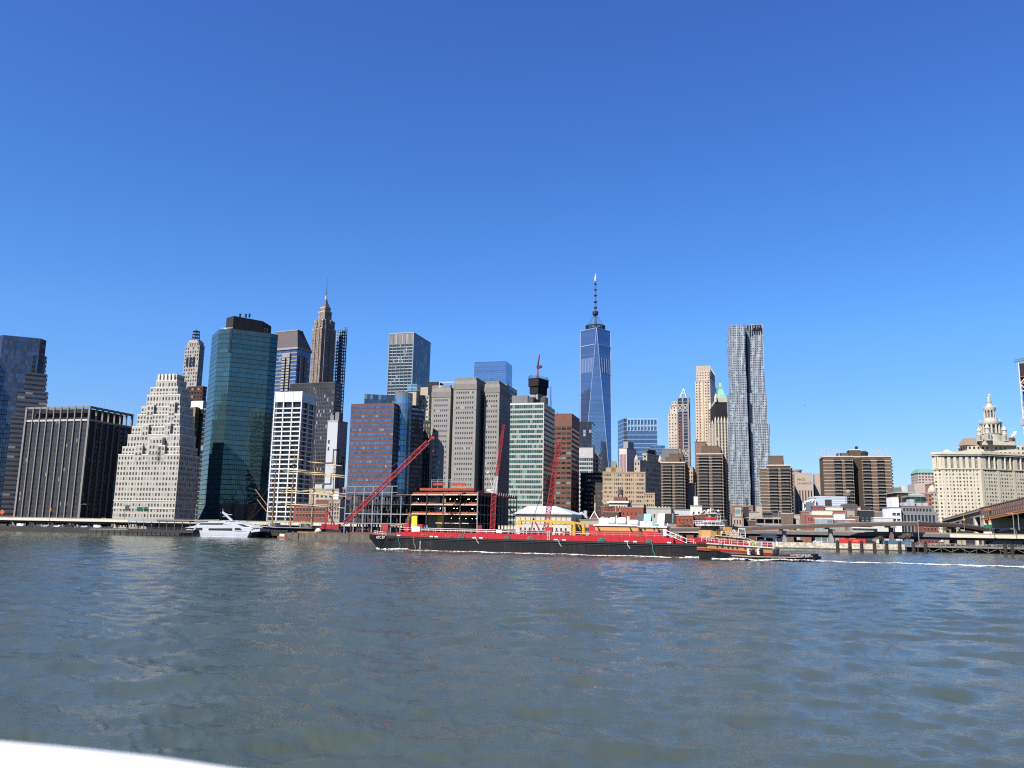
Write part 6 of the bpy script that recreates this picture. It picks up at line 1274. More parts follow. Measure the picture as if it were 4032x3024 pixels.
def b_bridge():
 t = T('bridge_approach', 'brown steel truss bridge leaving the shore over a stone arch viaduct at the right edge', 'bridge', tuple(PY(3861, 2100, 430))); st = mat((.40, .345, .27), .85, 0, .12); stl = mat((.62, .56, .45), .85, 0, .1); tr = mat((.22, .15, .125), .7, 0, .12)
 # stone viaduct going inland
 A = PY(3862, 2000, 478); Bq = PY(3712, 2043, 600); a, c = Vector((A.x, A.y)), Vector((Bq.x, Bq.y)); e = (a - c); L = e.length; e.normalize(); n = Vector((-e.y, e.x)); n = n if n.y > 0 or n.x > 0 else -n
 w_ = 24; zt = (A.z, Bq.z)
 b = MB(); nseg = 12
 for i in range(nseg):
  f0, f1 = i / nseg, (i + 1) / nseg; p, q = c.lerp(a, f0), c.lerp(a, f1); z0 = zt[1] + (zt[0] - zt[1]) * f0; z1 = zt[1] + (zt[0] - zt[1]) * f1
  for h0, h1, o, mi in ((-4.5, -1.8, 0, 0), (-1.8, -1.1, -.7, 0), (-1.1, 0, -.2, 1)):
   P = lambda r, z, k: (r.x + n.x * k, r.y + n.y * k, z)
   b.face([P(p, z0 + h0, o), P(q, z1 + h0, o), P(q, z1 + h1, o), P(p, z0 + h1, o)][::-1 if n.x > 0 and False else 1], mi); b.face([P(p, z0 + h1, o), P(q, z1 + h1, o), P(q, z1 + h1, w_), P(p, z0 + h1, w_)], mi); b.face([P(p, z0 + h0, o), P(p, z0 + h0, w_), P(q, z1 + h0, w_), P(q, z1 + h0, o)], mi)
 t.part('viaduct_wall', b, [st, mat((.24, .17, .13))])
 for k in range(7):
  f = k / 6; q = c.lerp(a, f); z = zt[1] + (zt[0] - zt[1]) * f - 4.4; hw = 2.4 if k < 6 else 4.5; b = MB(); b.prism([tuple(q - e * hw), tuple(q + e * hw), tuple(q + e * hw + n * w_), tuple(q - e * hw + n * w_)], GZ, z); t.part('stone_pier', b, stl if k >= 4 else st)
 # truss towards the near side
 Q0 = PY(3862, 2000, 478); Q1 = PY(4200, 1898, 365); d = (Q1 - Q0) * 2; d.z *= .7; d2 = Vector((d.x, d.y)).normalized(); nn = Vector((-d2.y, d2.x)); nn = nn if nn.x > 0 or nn.y > 0 else -nn
 h = 5.8
 for off, nm in ((0, 'near_truss'), (24, 'far_truss')):
  b = MB(); P = lambda f, z: (Q0.x + d.x * f + nn.x * off, Q0.y + d.y * f + nn.y * off, Q0.z + d.z * f + z)
  n_ = 72
  b.beam(P(0, 0), P(1, 0), .5); b.beam(P(0, -h), P(1, -h), .6); b.beam(P(0, -h * .5), P(1, -h * .5), .25)
  for k in range(n_ + 1):
   f = k / n_; b.beam(P(f, 0), P(f, -h), .35)
   if k < n_: b.beam(P(f, 0), P((k + 1) / n_, -h), .22); b.beam(P(f, -h), P((k + 1) / n_, 0), .22)
  t.part('truss', b, tr)
  b = MB(); b.face([P(0, -h), P(1, -h), P(1, 0), P(0, 0)]); b2 = t.part('truss_mesh', b, mat((.15, .105, .09), .9))
 b = MB(); P = lambda f, o, z: (Q0.x + d.x * f + nn.x * o, Q0.y + d.y * f + nn.y * o, Q0.z + d.z * f + z)
 b.face([P(0, 0, -h + .3), P(1, 0, -h + .3), P(1, 24, -h + .3), P(0, 24, -h + .3)]); b.face([P(0, 0, -h + 1.2), P(0, 24, -h + 1.2), P(1, 24, -h + 1.2), P(1, 0, -h + 1.2)]); t.part('deck', b, mat((.05, .045, .045)))
 og = mat((.42, .19, .09), .8, 0, .2)
 b = MB()
 for k in range(160): f = k / 160; b.beam(P(f, -.2, -h - .2), P(f, -.2, -h - 1.3), .45)
 b.beam(P(0, -.25, -h - .15), P(1, -.25, -h - .15), .5); t.part('rust_brackets', b, og)
 q = P(.07, -.6, -1.5); b = MB(); b.box(q[0] - 3, q[0] + 1.5, q[1] - 1, q[1], q[2] - 1, q[2] + .2); b.beam((q[0] - 3, q[1] - 1, q[2] + 1.2), (q[0] + 1.5, q[1] - 1, q[2] + 1.2), .12); t.part('work_platform', b, mat((.35, .17, .1)))
 # stone anchorage face standing in shade under the truss
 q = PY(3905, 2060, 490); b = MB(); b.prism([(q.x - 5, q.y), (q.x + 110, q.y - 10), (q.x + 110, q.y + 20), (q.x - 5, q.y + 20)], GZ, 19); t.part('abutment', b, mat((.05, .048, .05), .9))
 # low ramp under the bridge
 P1 = PY(3960, 2077, 458)
 r = T('curved_ramp', 'pale curved ramp end under the brown bridge at the right edge', 'ramp', (P1.x, P1.y, GZ)); b = MB()
 pts = [PY(x, y, D) for x, y, D in ((3932, 2090, 470), (3938, 2083, 462), (3955, 2078, 458), (3990, 2074, 455), (4060, 2070, 452), (4200, 2068, 448))]
 for p, q in zip(pts[:-1], pts[1:]):
  b.face([p - Vector((0, 0, 1.4)), q - Vector((0, 0, 1.4)), q, p]); b.face([p, q, q + Vector((1, 9, 0)), p + Vector((1, 9, 0))]); b.face([p - Vector((0, 0, 1.4)), p + Vector((1, 9, -1.4)), q + Vector((1, 9, -1.4)), q - Vector((0, 0, 1.4))])
 r.part('deck', b, mat((.62, .5, .4), .8)); b = MB()
 for p, q in zip(pts[1:-1], pts[2:]): b.tube(p + Vector((0, 0, .6)), q + Vector((0, 0, .6)), .1)
 for p in pts: b.tube(p, p + Vector((0, 0, .6)), .08)
 r.part('railing', b, STEEL); q = pts[3]; b = MB(); b.box(q.x - .8, q.x + .8, q.y + 2, q.y + 4, GZ, q.z - 1.3); r.part('pier', b, mat((.3, .26, .22)))
b_bridge()
# ================================================================== vessels, cranes, piers
class SideView:
 """near side of a vessel: local x runs along the side, local y away from the viewer"""
 def __init__(s, A, B):
  s.A = Vector((A[0], A[1], 0)); s.rz = math.atan2(B[1] - A[1], B[0] - A[0]); s.e = Vector((math.cos(s.rz), math.sin(s.rz), 0)); s.n = Vector((-s.e.y, s.e.x, 0)); s.L = (Vector((B[0], B[1], 0)) - s.A).length
 def __call__(s, px, py, off=0.0):
  q = s.A + s.n * off; return Plane(q, q + s.e)(px, py)
 def x(s, px, py, off=0.0): return s(px, py, off)[0]
 def z(s, px, py, off=0.0): return s(px, py, off)[1]
 def world(s, x, y, z): q = s.A + s.e * x + s.n * y; return Vector((q.x, q.y, z))
def hull(mb, st, W, mi=0, deck=1):
 """st: (x, ztop, zbottom, half width top, half width bottom) along the length, centred on W/2"""
 c = W / 2
 for i in range(len(st) - 1):
  r = []
  for x, zt, zb, h, hb in (st[i], st[i + 1]): r.append([(x, c - hb, zb), (x, c - h, zt), (x, c + h, zt), (x, c + hb, zb)])
  a, b = r
  mb.face([a[0], b[0], b[1], a[1]], mi); mb.face([a[1], b[1], b[2], a[2]], deck); mb.face([a[2], b[2], b[3], a[3]], mi); mb.face([a[3], b[3], b[0], a[0]], mi)
 for s, rev in ((st[0], 0), (st[-1], 1)):
  x, zt, zb, h, hb = s; q = [(x, c - hb, zb), (x, c - h, zt), (x, c + h, zt), (x, c + hb, zb)]; mb.face(q[::-1] if rev else q, mi)
def lbox(t, name, x0, x1, y0, y1, z0, z1, m, parent=None, **k):
 b = MB(); b.box(x0, x1, y0, y1, z0, z1); return t.part(name, b, m, parent=parent, **k)
def rail(t, pts, h=1.1, step=2.0, m=None, r=.045, bars=2, name='railing', parent=None):
 b = MB()
 for a, c in zip(pts[:-1], pts[1:]):
  a, c = Vector(a), Vector(c); n = max(1, int((c - a).length / step))
  for i in range(n + 1): q = a.lerp(c, i / n); b.tube(q, q + Vector((0, 0, h)), r, 5)
  for k in range(bars): z = h * (k + 1) / bars; b.tube(a + Vector((0, 0, z)), c + Vector((0, 0, z)), r, 5)
 return t.part(name, b, m or WHITE, parent=parent)
TAN = mat((.56, .32, .12), .55, 0, .08)
def worn(name, col, rust, lo, hi, sc=(1.4, 1.4, .1)):
 g = G(name); o = g.obj(); mp = g.n('ShaderNodeMapping'); g.t.links.new(o, mp.inputs[0]); mp.inputs['Scale'].default_value = sc
 n = g.math('MULTIPLY_ADD', g.noise(mp.outputs[0], .9, 4, .65), .6, g.math('MULTIPLY', g.noise(o, .22, 4, .6), .4)); g.set(g.b.inputs['Base Color'], g.mix(g.ramp(n, lo, hi), col, rust)); g.b.inputs['Roughness'].default_value = .7; g.b.inputs['Specular IOR Level'].default_value = .2; return g.m
BLACKHULL = worn('black hull paint', (.004, .005, .007), (.02, .016, .013), .5, .7); REDTRIM = worn('red trim paint', (.27, .012, .018), (.17, .016, .016), .5, .66); YEL = mat((.62, .36, .03), .45, 0, .1)
def rope_coil(label, p, m, n=9, h=2.0, w=1.1, seed=0, group=None):
 r = random.Random(seed); b = MB()
 for k in range(n):
  x = (r.random() - .5) * w; dz = h * (.55 + .45 * r.random()); q = []
  for i in range(9):
   u = i / 8 * 2 * math.pi; q.append((p[0] + x + .28 * math.sin(u) + .05 * r.random(), p[1] - .15 - .25 * r.random(), p[2] - dz / 2 + dz / 2 * math.cos(u)))
  b.path(q, .085, 5)
 o = b.build('rope_coil', m); tag(o, label, 'rope', group); return o
def b_tank_barge():
 A, Bq = PZ(1515, 2166, 0), PZ(2790, 2200, 0); sv = SideView(A, Bq); W = 17.0
 t = T('tank_barge', 'long black tank barge with red deck trunk and tan deckhouse, pushed by the tug', 'barge', tuple(sv.A), sv.rz, local=True)
 X = lambda px, py, o=0: sv.x(px, py, o); Z = lambda px, py, o=0: sv.z(px, py, o)
 tops = [(1500, 2106), (1560, 2110), (1660, 2114), (1780, 2117.5), (1900, 2120.5), (2050, 2124), (2200, 2127.5), (2400, 2132.5), (2600, 2138), (2788, 2143)]
 xt = [X(*q) for q in tops]; zt = [Z(*q) for q in tops]; b = MB()
 bow = X(1457, 2104, W / 2); zb = Z(1457, 2103, W / 2)
 st = [(bow, zb, zb - 1.3, .5, .3), (bow + 1.6, zb - .05, zb - 2.4, 2.6, 1.3), (bow + 3.6, zb - .12, 1.0, 5.0, 3.0), (bow + 6.2, zb - .25, -.4, 7.0, 5.2), (bow + 9.5, zb - .4, -1.2, 8.2, 7.2)]
 st += [(x, z, -1.5, 8.5, 8.5) for x, z in zip(xt, zt) if x > bow + 11]
 hull(b, st, W); hl = t.part('hull', b, [BLACKHULL, mat((.26, .03, .03))])
 b = MB();
 for i in range(4, len(st) - 1): b.beam((st[i][0], -.08 if i > 4 else .25, st[i][1] - .35), (st[i + 1][0], -.08, st[i + 1][1] - .35), .22, .3); b.beam((st[i][0], -.06 if i > 4 else .3, st[i][1] - .9), (st[i + 1][0], -.06, st[i + 1][1] - .9), .12, .14)
 t.part('rub_rail', b, mat((.05, .05, .053), .5), parent=hl)
 b = MB(); wl = mat((.11, .045, .03), .9)
 for i in range(5, len(st) - 1): b.box(st[i][0], st[i + 1][0], -.03, .02, -.6, .42)
 t.part('boot_top', b, wl, parent=hl)
 e1 = st[-1][0]
 t.part('transom_fender', (lambda q: (q.box(e1 - .6, e1 + .3, -.12, .4, 0, st[-1][1]), q)[1])(MB()), mat((.05, .035, .03)), parent=hl)
 zat = lambda x: float(np.interp(x, [s[0] for s in st], [s[1] for s in st]))
 # lettering on the bow
 q = sv.world(X(1486, 2118, 1.5), 1.2, 0); t2 = t; s0 = X(1484, 2118, 2.2); o_ = lettering_local(t, 'RTC 87', s0, .1, Z(1484, 2120, 2.2), 1.05, WHITE, tilt=(st[4], st[3]), W=W)
 for px in (1655, 2752):              # draught marks
  b = MB(); x = X(px, 2120)
  for k in range(9): b.box(x - .12, x + .12, -.05, -.01, .6 + k * .36, .8 + k * .36)
  t.part('draught_mark', b, WHITE, parent=hl)
 # red trunk
 x0, x1 = X(1562, 2108, 1), X(2652, 2132, 1); b = MB(); n = 12
 for i in range(n):
  a, c = x0 + (x1 - x0) * i / n, x0 + (x1 - x0) * (i + 1) / n; za, zc = zat(a), zat(c); h = 1.45 if i else 1.1; h2 = 1.45
  r = [[(x, y, z) for y, z in ((1.0, zz - .1), (1.0, zz + hh), (W - 1, zz + hh), (W - 1, zz - .1))] for x, zz, hh in ((a, za, h), (c, zc, h2))]
  for k in range(3): b.face([r[0][k], r[1][k], r[1][k + 1], r[0][k + 1]])
  if i == 0: b.face(r[0][::-1][::-1]);
  if i == n - 1: b.face(r[1])
 tr = t.part('cargo_trunk', b, REDTRIM)
 b = MB()
 for i in range(36): x = x0 + (x1 - x0) * (i + .5) / 36; b.box(x - .04, x + .04, .975, .998, zat(x), zat(x) + 1.4)
 t.part('trunk_frame', b, mat((.36, .018, .025), .5), parent=tr)
 rail(t, [(x0 + 1, 1.2, zat(x0) + 1.4), (X(1800, 2106, 1), 1.2, zat(X(1800, 2106, 1)) + 1.45), (X(2150, 2112, 1), 1.2, zat(X(2150, 2112, 1)) + 1.45)], 1.1, 2.2, mat((.7, .68, .66)), .05)
 rail(t, [(X(2160, 2112, 1), 1.2, zat(X(2160, 2112, 1)) + 1.45), (x1 - .5, 1.2, zat(x1) + 1.45)], 1.1, 2.2, mat((.65, .38, .33)), .05)
 rail(t, [(x0 + 1, W - 1.2, zat(x0) + 1.4), (x1, W - 1.2, zat(x1) + 1.45)], 1.1, 2.4, mat((.7, .68, .66)), .05)
 rail(t, [(bow + 2.5, W / 2 - 2.4, zb), (bow + 6, W / 2 - 6.2, zb - .2), (bow + 9, W / 2 - 7.8, zb - .35)], 1.1, 1.5, WHITE, .05)
 # deckhouse: red base, tan upper, white roof
 xa, xb, xc = X(2343, 2100, 4), X(2512, 2100, 4), X(2622, 2100, 4); zr = zat(xa) + 1.4; zm = Z(2420, 2090, 4); zt_ = Z(2420, 2071, 4); zw = Z(2420, 2066, 4)
 h = lbox(t, 'deckhouse', xa, xc, 4, 13, zm, zt_, TAN); lbox(t, 'house_base', xa - .03, xc + .03, 3.97, 13.03, zr - .3, zm - .004, REDTRIM, parent=h)
 lbox(t, 'house_roof', xa - .5, xb, 3.7, 13.4, zt_ + .004, zw + .1, WHITE, parent=h); lbox(t, 'house_roof', xb + .01, xc + .4, 3.7, 13.4, zt_ - .25, zw - .2, WHITE, parent=h)
 lbox(t, 'pillar', xb + .1, xb + 1.1, 3.75, 4.2, zr - .3, zt_ - .26, mat((.14, .075, .04)), parent=h)
 for px in (2356, 2482, 2520, 2590): x = X(px, 2075, 4); b = MB(); b.obox((x, 3.5, zt_ - .5), (.25, 0, -.35), (0, .3, 0), (.1, 0, .08)); t.part('floodlight', b, DARK, parent=h)
 for px in (2539, 2576): x = X(px, 2083, 4); b = MB(); b.tube((x, 3.97, Z(2560, 2084, 4)), (x, 3.9, Z(2560, 2084, 4)), .28, 12); t.part('porthole', b, GLASS_DARK, parent=h)
 x = X(2600, 2080, 4); b = MB(); b.box(x - .5, x + .55, 3.9, 3.97, zm - 1.0, zt_ - .9); t.part('door', b, mat((.08, .09, .13)), parent=h); x = X(2617, 2080, 4); b = MB(); b.box(x - .4, x + .5, 3.85, 3.96, zm - 1.2, zt_ - .6); t.part('white_panel', b, WHITE, parent=h)
 for k, (px0, px1, yt) in enumerate(((2397, 2423, 2037), (2428, 2466, 2037), (2474, 2513, 2046))):
  a, c = X(px0, 2050, 6), X(px1, 2050, 6); r_ = (Z(2450, yt, 6) - zw) / 2; b = MB(); zc = zw + r_; L = c - a
  for (f0, r0), (f1, r1) in zip([(0, .45), (.06, .8), (.16, 1), (.84, 1), (.94, .8)], [(.06, .8), (.16, 1), (.84, 1), (.94, .8), (1, .45)]): b.tube((a + L * f0, 7 + .8 * k * 0, zc), (a + L * f1, 7, zc), r_ * r0, 14, r2=r_ * r1)
  tk = t.part('white_tank', b, WHITE, parent=h)
 for px in (2365, 2378, 2388): x = X(px, 2060, 6); b = MB(); b.lathe((x, 7, zw), [(.75, 0), (.8, 1.4), (.4, 1.9), (.1, 2)], 10); t.part('roof_vent', b, WHITE, parent=h)
 for px, y in ((2426, 2030), (2471, 2033), (2476, 2033), (2373, 2034), (2628, 2060)): x = X(px, 2060, 6); b = MB(); b.tube((x, 6.5, zw), (x, 6.5, Z(px, y, 6)), .16, 6); t.part('vent_pipe', b, WHITE, parent=h)
 for px, m_ in ((2535, WHITE), (2556, WHITE), (2602, WHITE)): x = X(px, 2066, 6); b = MB(); b.box(x - 1, x + 1, 5.5, 7, zw - .2, zw + 1.1); t.part('roof_locker', b, m_, parent=h)
 x = X(2583, 2066, 6); b = MB(); b.lathe((x, 6, zw - .2), [(.9, 0), (1.0, .5), (.1, .9)], 10); t.part('roof_cover', b, mat((.1, .5, .42)), parent=h)
 # yellow crane arms
 for k, (pb, pt, yb, yt, tip, tipy, w_) in enumerate(((2262, 2262, 2110, 2062, 2047, 2051, 1.0), (2299, 2299, 2097, 2064, 2170, 2052, .8))):
  o = 3.0 if k == 0 else 9.0; x = X(pb, 2080, o); b = MB(); z0 = zat(x) + (.6 if k == 0 else 1.4); z1 = Z(pb, yt, o); b.tube((x, o, z0), (x, o, z1 - .9), .55, 12); b.tube((x, o, z1 - .9), (x, o, z1), .42, 10); c = t.part('crane_pedestal', b, YEL, label='bright yellow crane pedestal')
  xt_, zt2 = X(tip, tipy, o), Z(tip, tipy, o); b = MB(); mid = ((x + xt_) * .5, o, (z1 + zt2) / 2 + .35); b.beam((x, o, z1), mid, .55 * w_, .7 * w_); b.beam(mid, (xt_, o, zt2), .4 * w_, .5 * w_); b.beam((x - 1, o, z1 - 1.6), ((x * .8 + xt_ * .2), o, (z1 + zt2) / 2 - .1), .22); t.part('crane_boom', b, YEL, parent=c)
  b = MB(); b.tube((xt_, o, zt2), (xt_, o, zt2 - 3.2), .04, 4); b.obox((xt_, o, zt2 - .5), (.5, 0, 0), (0, .4, 0), (0, 0, .7)); t.part('boom_head', b, YEL, parent=c)
 # deck gear
 def gear(px, y, o, w_, h_, m, name, lab=None): x = X(px, y, o); z = zat(x) + 1.45; return lbox(t, name, x - w_ / 2, x + w_ / 2, o - .8, o + .8, z, z + h_, m, label=lab)
 gear(1604, 2085, 5, 1.6, 2.2, RED, 'winch'); gear(1520, 2085, 6, 1.9, 1.9, RED, 'winch'); gear(1636, 2088, 6, 3.4, 1.5, WHITE, 'white_locker'); gear(1655, 2082, 8, 1.8, 2.2, RED, 'winch'); gear(1968, 2085, 8, 1.8, 1.2, WHITE, 'white_locker'); gear(2161, 2090, 8, 2.2, 2.2, RED, 'winch'); gear(2333, 2085, 8, 2, 3.2, RED, 'pump')
 for px in list(range(2060, 2300, 22)): gear(px, 2095, 9, .7, 1.2, RED, 'deck_valve')
 x = X(1601, 2085, 7); b = MB(); z = zat(x) + 1.4; zt3 = Z(1610, 2020, 7); b.lattice((x, 7, z), (x + .8, 7, zt3), .8, 8, .06, w2=.4); b.beam((x + .8, 7, zt3), (x + 1.2, 7, zt3 - 1), .5); t.part('bow_mast', b, mat((.30, .15, .09)))
 xa2 = X(1535, 2083, 7); b = MB(); b.tube((xa2, 7, z + 1.4), (x + .4, 7, z + 2.3), .28, 10); t.part('cargo_boom', b, mat((.34, .22, .12)))
 b = MB(); b.path([(X(2175, 2103, 1.2), 1.3, zat(X(2175, 2103)) + 1.4), (X(2175, 2103, 1.2), 1.3, Z(2175, 2098, 1.2)), (X(2218, 2098, 1.2), 1.3, Z(2218, 2099, 1.2)), (X(2218, 2103, 1.2), 1.3, zat(X(2218, 2103)) + 1.4)], .12, 6); t.part('hose_rack', b, WHITE)
 x = X(2157, 2110); b = MB(); z = zat(x)
 for d in (-.3, .3): b.beam((x + d, .75, z), (x + d, .75, z + 2.6), .1)
 for k in range(7): b.beam((x - .3, .75, z + .2 + .36 * k), (x + .3, .75, z + .2 + .36 * k), .08)
 t.part('deck_ladder', b, mat((.7, .62, .58)))
 for px in (1568, 1697, 1717, 1866, 1893, 2188, 2220, 2466, 2500, 2634): x = X(px, 2121); z = zat(x); b = MB(); b.box(x - .55, x + .55, .15, .6, z, z + .35); t.part('fairlead', b, WHITE)
 # pipe manifold along the deck
 b = MB()
 for o in (6, 6.7, 7.4, 8.1): b.tube((x0 + 6, o, zat(x0 + 6) + 2.0), (xa - 2, o, zat(xa) + 2.0), .16, 6)
 t.part('pipe_run', b, mat((.5, .4, .38)))
 b = MB(); x = X(2690, 2115, 2); z = zat(x)
 for o in (2, 4): b.beam((x - 5, o, z + 2.6), (x + .8, o, z + .2), .12); b.beam((x - 5, o, z + 3.6), (x + .8, o, z + 1.3), .1); [b.beam((x - 5 + 1.45 * k, o, z + 2.6 - .6 * k), (x - 5 + 1.45 * k, o, z + 3.6 - .57 * k), .09) for k in range(5)]
 t.part('stern_stair', b, WHITE)
 rail(t, [(X(2705, 2130, 1.2), .6, zat(e1 - 8)), (e1 - .3, .6, zat(e1))], 1.2, 1.4, WHITE, .05); lbox(t, 'stern_bulwark', e1 - 5, e1 - .4, 1.4, 15, zat(e1) , zat(e1) + 1.3, REDTRIM); lbox(t, 'stern_bulwark', X(2655, 2120, 2), X(2690, 2120, 2), 2.2, 14, zat(e1 - 9), zat(e1 - 9) + 1.4, REDTRIM)
 gm, om, wm, ym = mat((.06, .26, .22), .9, 0, .3), mat((.45, .17, .1), .9, 0, .3), mat((.6, .57, .5), .9), mat((.30, .26, .1), .9)
 k = 0
 for px, y, m, lab, h_ in ((1669, 2104, om, 'orange rope coil hung on the barge rail, nearest its bow', 1.6), (1763, 2106, om, 'wide orange rope coil hung on the barge rail amidships of the frame building', 2.0), (1814, 2107, gm, 'teal rope bundle hung right beside the wide orange coil', 2.1), (1990, 2112, gm, 'teal rope bundle on the barge rail below the red crane pair', 2.0), (2088, 2114, gm, 'teal rope bundle on the barge rail left of the white deck ladder', 2.0), (2366, 2119, gm, 'teal rope bundle on the red trunk under the tan deckhouse', 2.1), (2555, 2124, gm, 'biggest teal rope bundle, at the aft end of the tan deckhouse', 2.6), (2743, 2136, gm, 'green rope heap lying over the stern rail of the tank barge', 2.0)):
  p = sv.world(X(px, y), .6, Z(px, y)); rope_coil(lab, p, m, 9, h_, 1.3, k); k += 1
 # ropes trailing down the hull
 for px, y0, y1, m in ((1567, 2112, 2152, mat((.07, .16, .16))), (1627, 2114, 2160, ym), (1874, 2121, 2140, wm), (2198, 2128, 2152, wm), (2467, 2134, 2160, wm), (2565, 2138, 2190, gm)):
  b = MB(); pts = []
  for i in range(8): f = i / 7; pts.append((X(px, 2120) + .9 * f + .12 * math.sin(f * 9), -.16, Z(px, y0 + (y1 - y0) * f)))
  b.path(pts, .1 if m is not gm else .12, 5); t.part('hanging_rope', b, m)
 return t, sv
def lettering_local(t, text, x, y, z, size, m, name='name_lettering', proud=.05, tilt=None, W=17, ang=0.0):
 cu = bpy.data.curves.new('lettering', 'FONT'); cu.body = text; cu.size = size; cu.extrude = .02
 to = bpy.data.objects.new('lettering', cu); COL.objects.link(to); dg = bpy.context.evaluated_depsgraph_get(); dg.update()
 me = bpy.data.meshes.new_from_object(to.evaluated_get(dg)); bpy.data.objects.remove(to)
 for v in me.vertices:
  yy = y
  if tilt: s1, s0 = tilt; f = (x + v.co.x - s0[0]) / (s1[0] - s0[0]); yy = W / 2 - (s0[3] + (s1[3] - s0[3]) * f) + .0
  v.co = (x + v.co.x, yy - proud - v.co.z, z + v.co.y + ang * v.co.x)
 me.materials.append(m); ob = bpy.data.objects.new(name, me); COL.objects.link(ob); ob.parent = t.o; return ob
BARGE, BSV = b_tank_barge()
def b_tug():
 A, Bq = PZ(2830, 2207, 0), PZ(3200, 2212, 0); sv = SideView(A, Bq); W = 9.6; X = lambda px, py, o=0: sv.x(px, py, o); Z = lambda px, py, o=0: sv.z(px, py, o)
 t = T('tugboat', 'tan red and black tugboat with a raised wheelhouse pushing the tank barge from behind', 'tugboat', tuple(sv.A), sv.rz, local=True)
 b = MB(); c = W / 2; xs = X(3213, 2190, c); xb = X(2772, 2165, c)
 z1, z2, z3, z4 = Z(2800, 2167), Z(2868, 2180), Z(3047, 2187.5), Z(3200, 2181)
 st = [(xb, z1 + .2, -1, 3.9, 3.2), (xb + 1.5, z1, -1, 4.75, 4.2), (X(2845, 2175), (z1 + z2) / 2, -1, 4.8, 4.6), (X(2900, 2180), z2 - .3, -1, 4.8, 4.6), (X(3047, 2187), z3, -1, 4.8, 4.6), (X(3120, 2186), z3 + .1, -1, 4.6, 4.2), (X(3180, 2183), (z3 + z4) / 2, -1, 4.0, 3.2), (xs - .7, z4, -.6, 2.6, 1.6), (xs, z4, 0, 1.2, .6)]
 hull(b, st, W); hl = t.part('hull', b, [mat((.018, .018, .02), .55, 0, .4), mat((.1, .03, .03))])
 cr = mat((.62, .52, .38)); b = MB()
 for (xa, za), (xc, zc) in zip([(X(2880, 2187), Z(2880, 2187)), (X(2960, 2190), Z(2960, 2191.5)), (X(3060, 2193), Z(3060, 2194)), (X(3130, 2193), Z(3130, 2194.5)), (X(3170, 2192), Z(3170, 2193))], [(X(2960, 2190), Z(2960, 2191.5)), (X(3060, 2193), Z(3060, 2194)), (X(3130, 2193), Z(3130, 2194.5)), (X(3170, 2192), Z(3170, 2193)), (X(3205, 2190), Z(3205, 2191))]): b.beam((xa, -.12, za), (xc, -.12 if xc < X(3140, 2190) else .7, zc), .2, .26)
 t.part('rub_stripe', b, cr, parent=hl); b = MB(); xq = X(2960, 2196)
 b.tube((X(3100, 2205), .1, .75), (xs + .3, c - 1.6, .95), .42, 8); b.tube((X(2870, 2200), -.05, .7), (X(3100, 2205), .05, .7), .38, 8); t.part('tyre_fender', b, mat((.02, .02, .02), .9), parent=hl)
 lettering_local(t, 'ZACHERY REINAUER', X(3112, 2190), .55, Z(3112, 2190), .62, WHITE, proud=.35, ang=.02); lettering_local(t, 'NEW YORK', X(3138, 2194), .55, Z(3138, 2194.5), .36, WHITE, proud=.3, ang=.02)
 # first deckhouse
 xa, xe = X(2791, 2155, .8), X(3040, 2170, .8); b = MB()
 def sl(x0, zA, zB, x1, zC, zD, y0, y1, mi=0, bb=None): q = bb if bb is not None else b; r = [[(x, y, z) for y, z in ((y0, l), (y0, h), (y1, h), (y1, l))] for x, l, h in ((x0, zA, zB), (x1, zC, zD))]; [q.face([r[0][k], r[1][k], r[1][(k + 1) % 4], r[0][(k + 1) % 4]], mi) for k in range(4)]; q.face(r[0][::-1], mi); q.face(r[1], mi)
 zd0, zd1 = Z(2791, 2142, .8), Z(3044, 2160, .8)
 sl(xa, Z(2791, 2168, .8), zd0, xe, Z(3040, 2188, .8), zd1, .8, W - .8); h1 = t.part('deckhouse', b, TAN)
 b = MB(); sl(xa - .02, Z(2791, 2159, .8), Z(2791, 2166, .8), xe + .02, Z(3040, 2178, .8), Z(3040, 2186, .8), .76, W - .76); t.part('red_band', b, REDTRIM, parent=h1)
 b = MB(); sl(xa - .4, zd0, zd0 + .3, xe + .6, zd1, zd1 + .3, .58, W - .58); t.part('boat_deck', b, WHITE, parent=h1)
 for px in (2824, 2867, 2884, 2902, 2934, 2950): x = X(px, 2157, .8); b = MB(); z = Z(px, 2152 + (px - 2824) * .07, .8); b.tube((x, .85, z), (x, .7, z), .24, 10); t.part('porthole', b, GLASS_DARK, parent=h1)
 for px in (2966, 2998): x = X(px, 2172, .8); b = MB(); b.box(x - .42, x + .42, .7, .79, Z(px, 2183, .8), Z(px, 2163, .8)); t.part('door', b, mat((.03, .03, .04)), parent=h1)
 for px in (2951, 2989):
  x = X(px, 2172, .3); zc_ = Z(px, 2172, .3); b = MB(); b.tube((x, .55, zc_ - .75), (x, .55, zc_ + .75), .42, 12); o = t.part('liferaft_canister', b, WHITE); b = MB(); b.obox((x, .12, zc_ + .35), (.2, 0, 0), (0, .03, 0), (0, 0, .2)); b.obox((x, .12, zc_ - .3), (.2, 0, 0), (0, .03, 0), (0, 0, .12)); t.part('canister_marking', b, DARK, parent=o)
 # second level: red below, tan above
 x2, x3 = X(2774, 2120, 1.4), X(2948, 2150, 1.4); zt2 = Z(2830, 2117, 1.4); zt3 = Z(2940, 2131, 1.4); zm2 = Z(2800, 2124, 1.4); zm3 = Z(2945, 2139, 1.4)
 b = MB(); sl(x2, zd0 + .3, zm2 + .4, x3, zd1 - .3, zm3 + .1, 1.4, W - 1.4); h2 = t.part('red_house', b, REDTRIM); b = MB(); sl(X(2822, 2115, 1.5), zm2 + .1, Z(2830, 2112, 1.5), X(2940, 2130, 1.5), zm3 + .1, Z(2938, 2117, 1.5), 1.5, W - 1.5); h3 = t.part('upper_house', b, TAN)
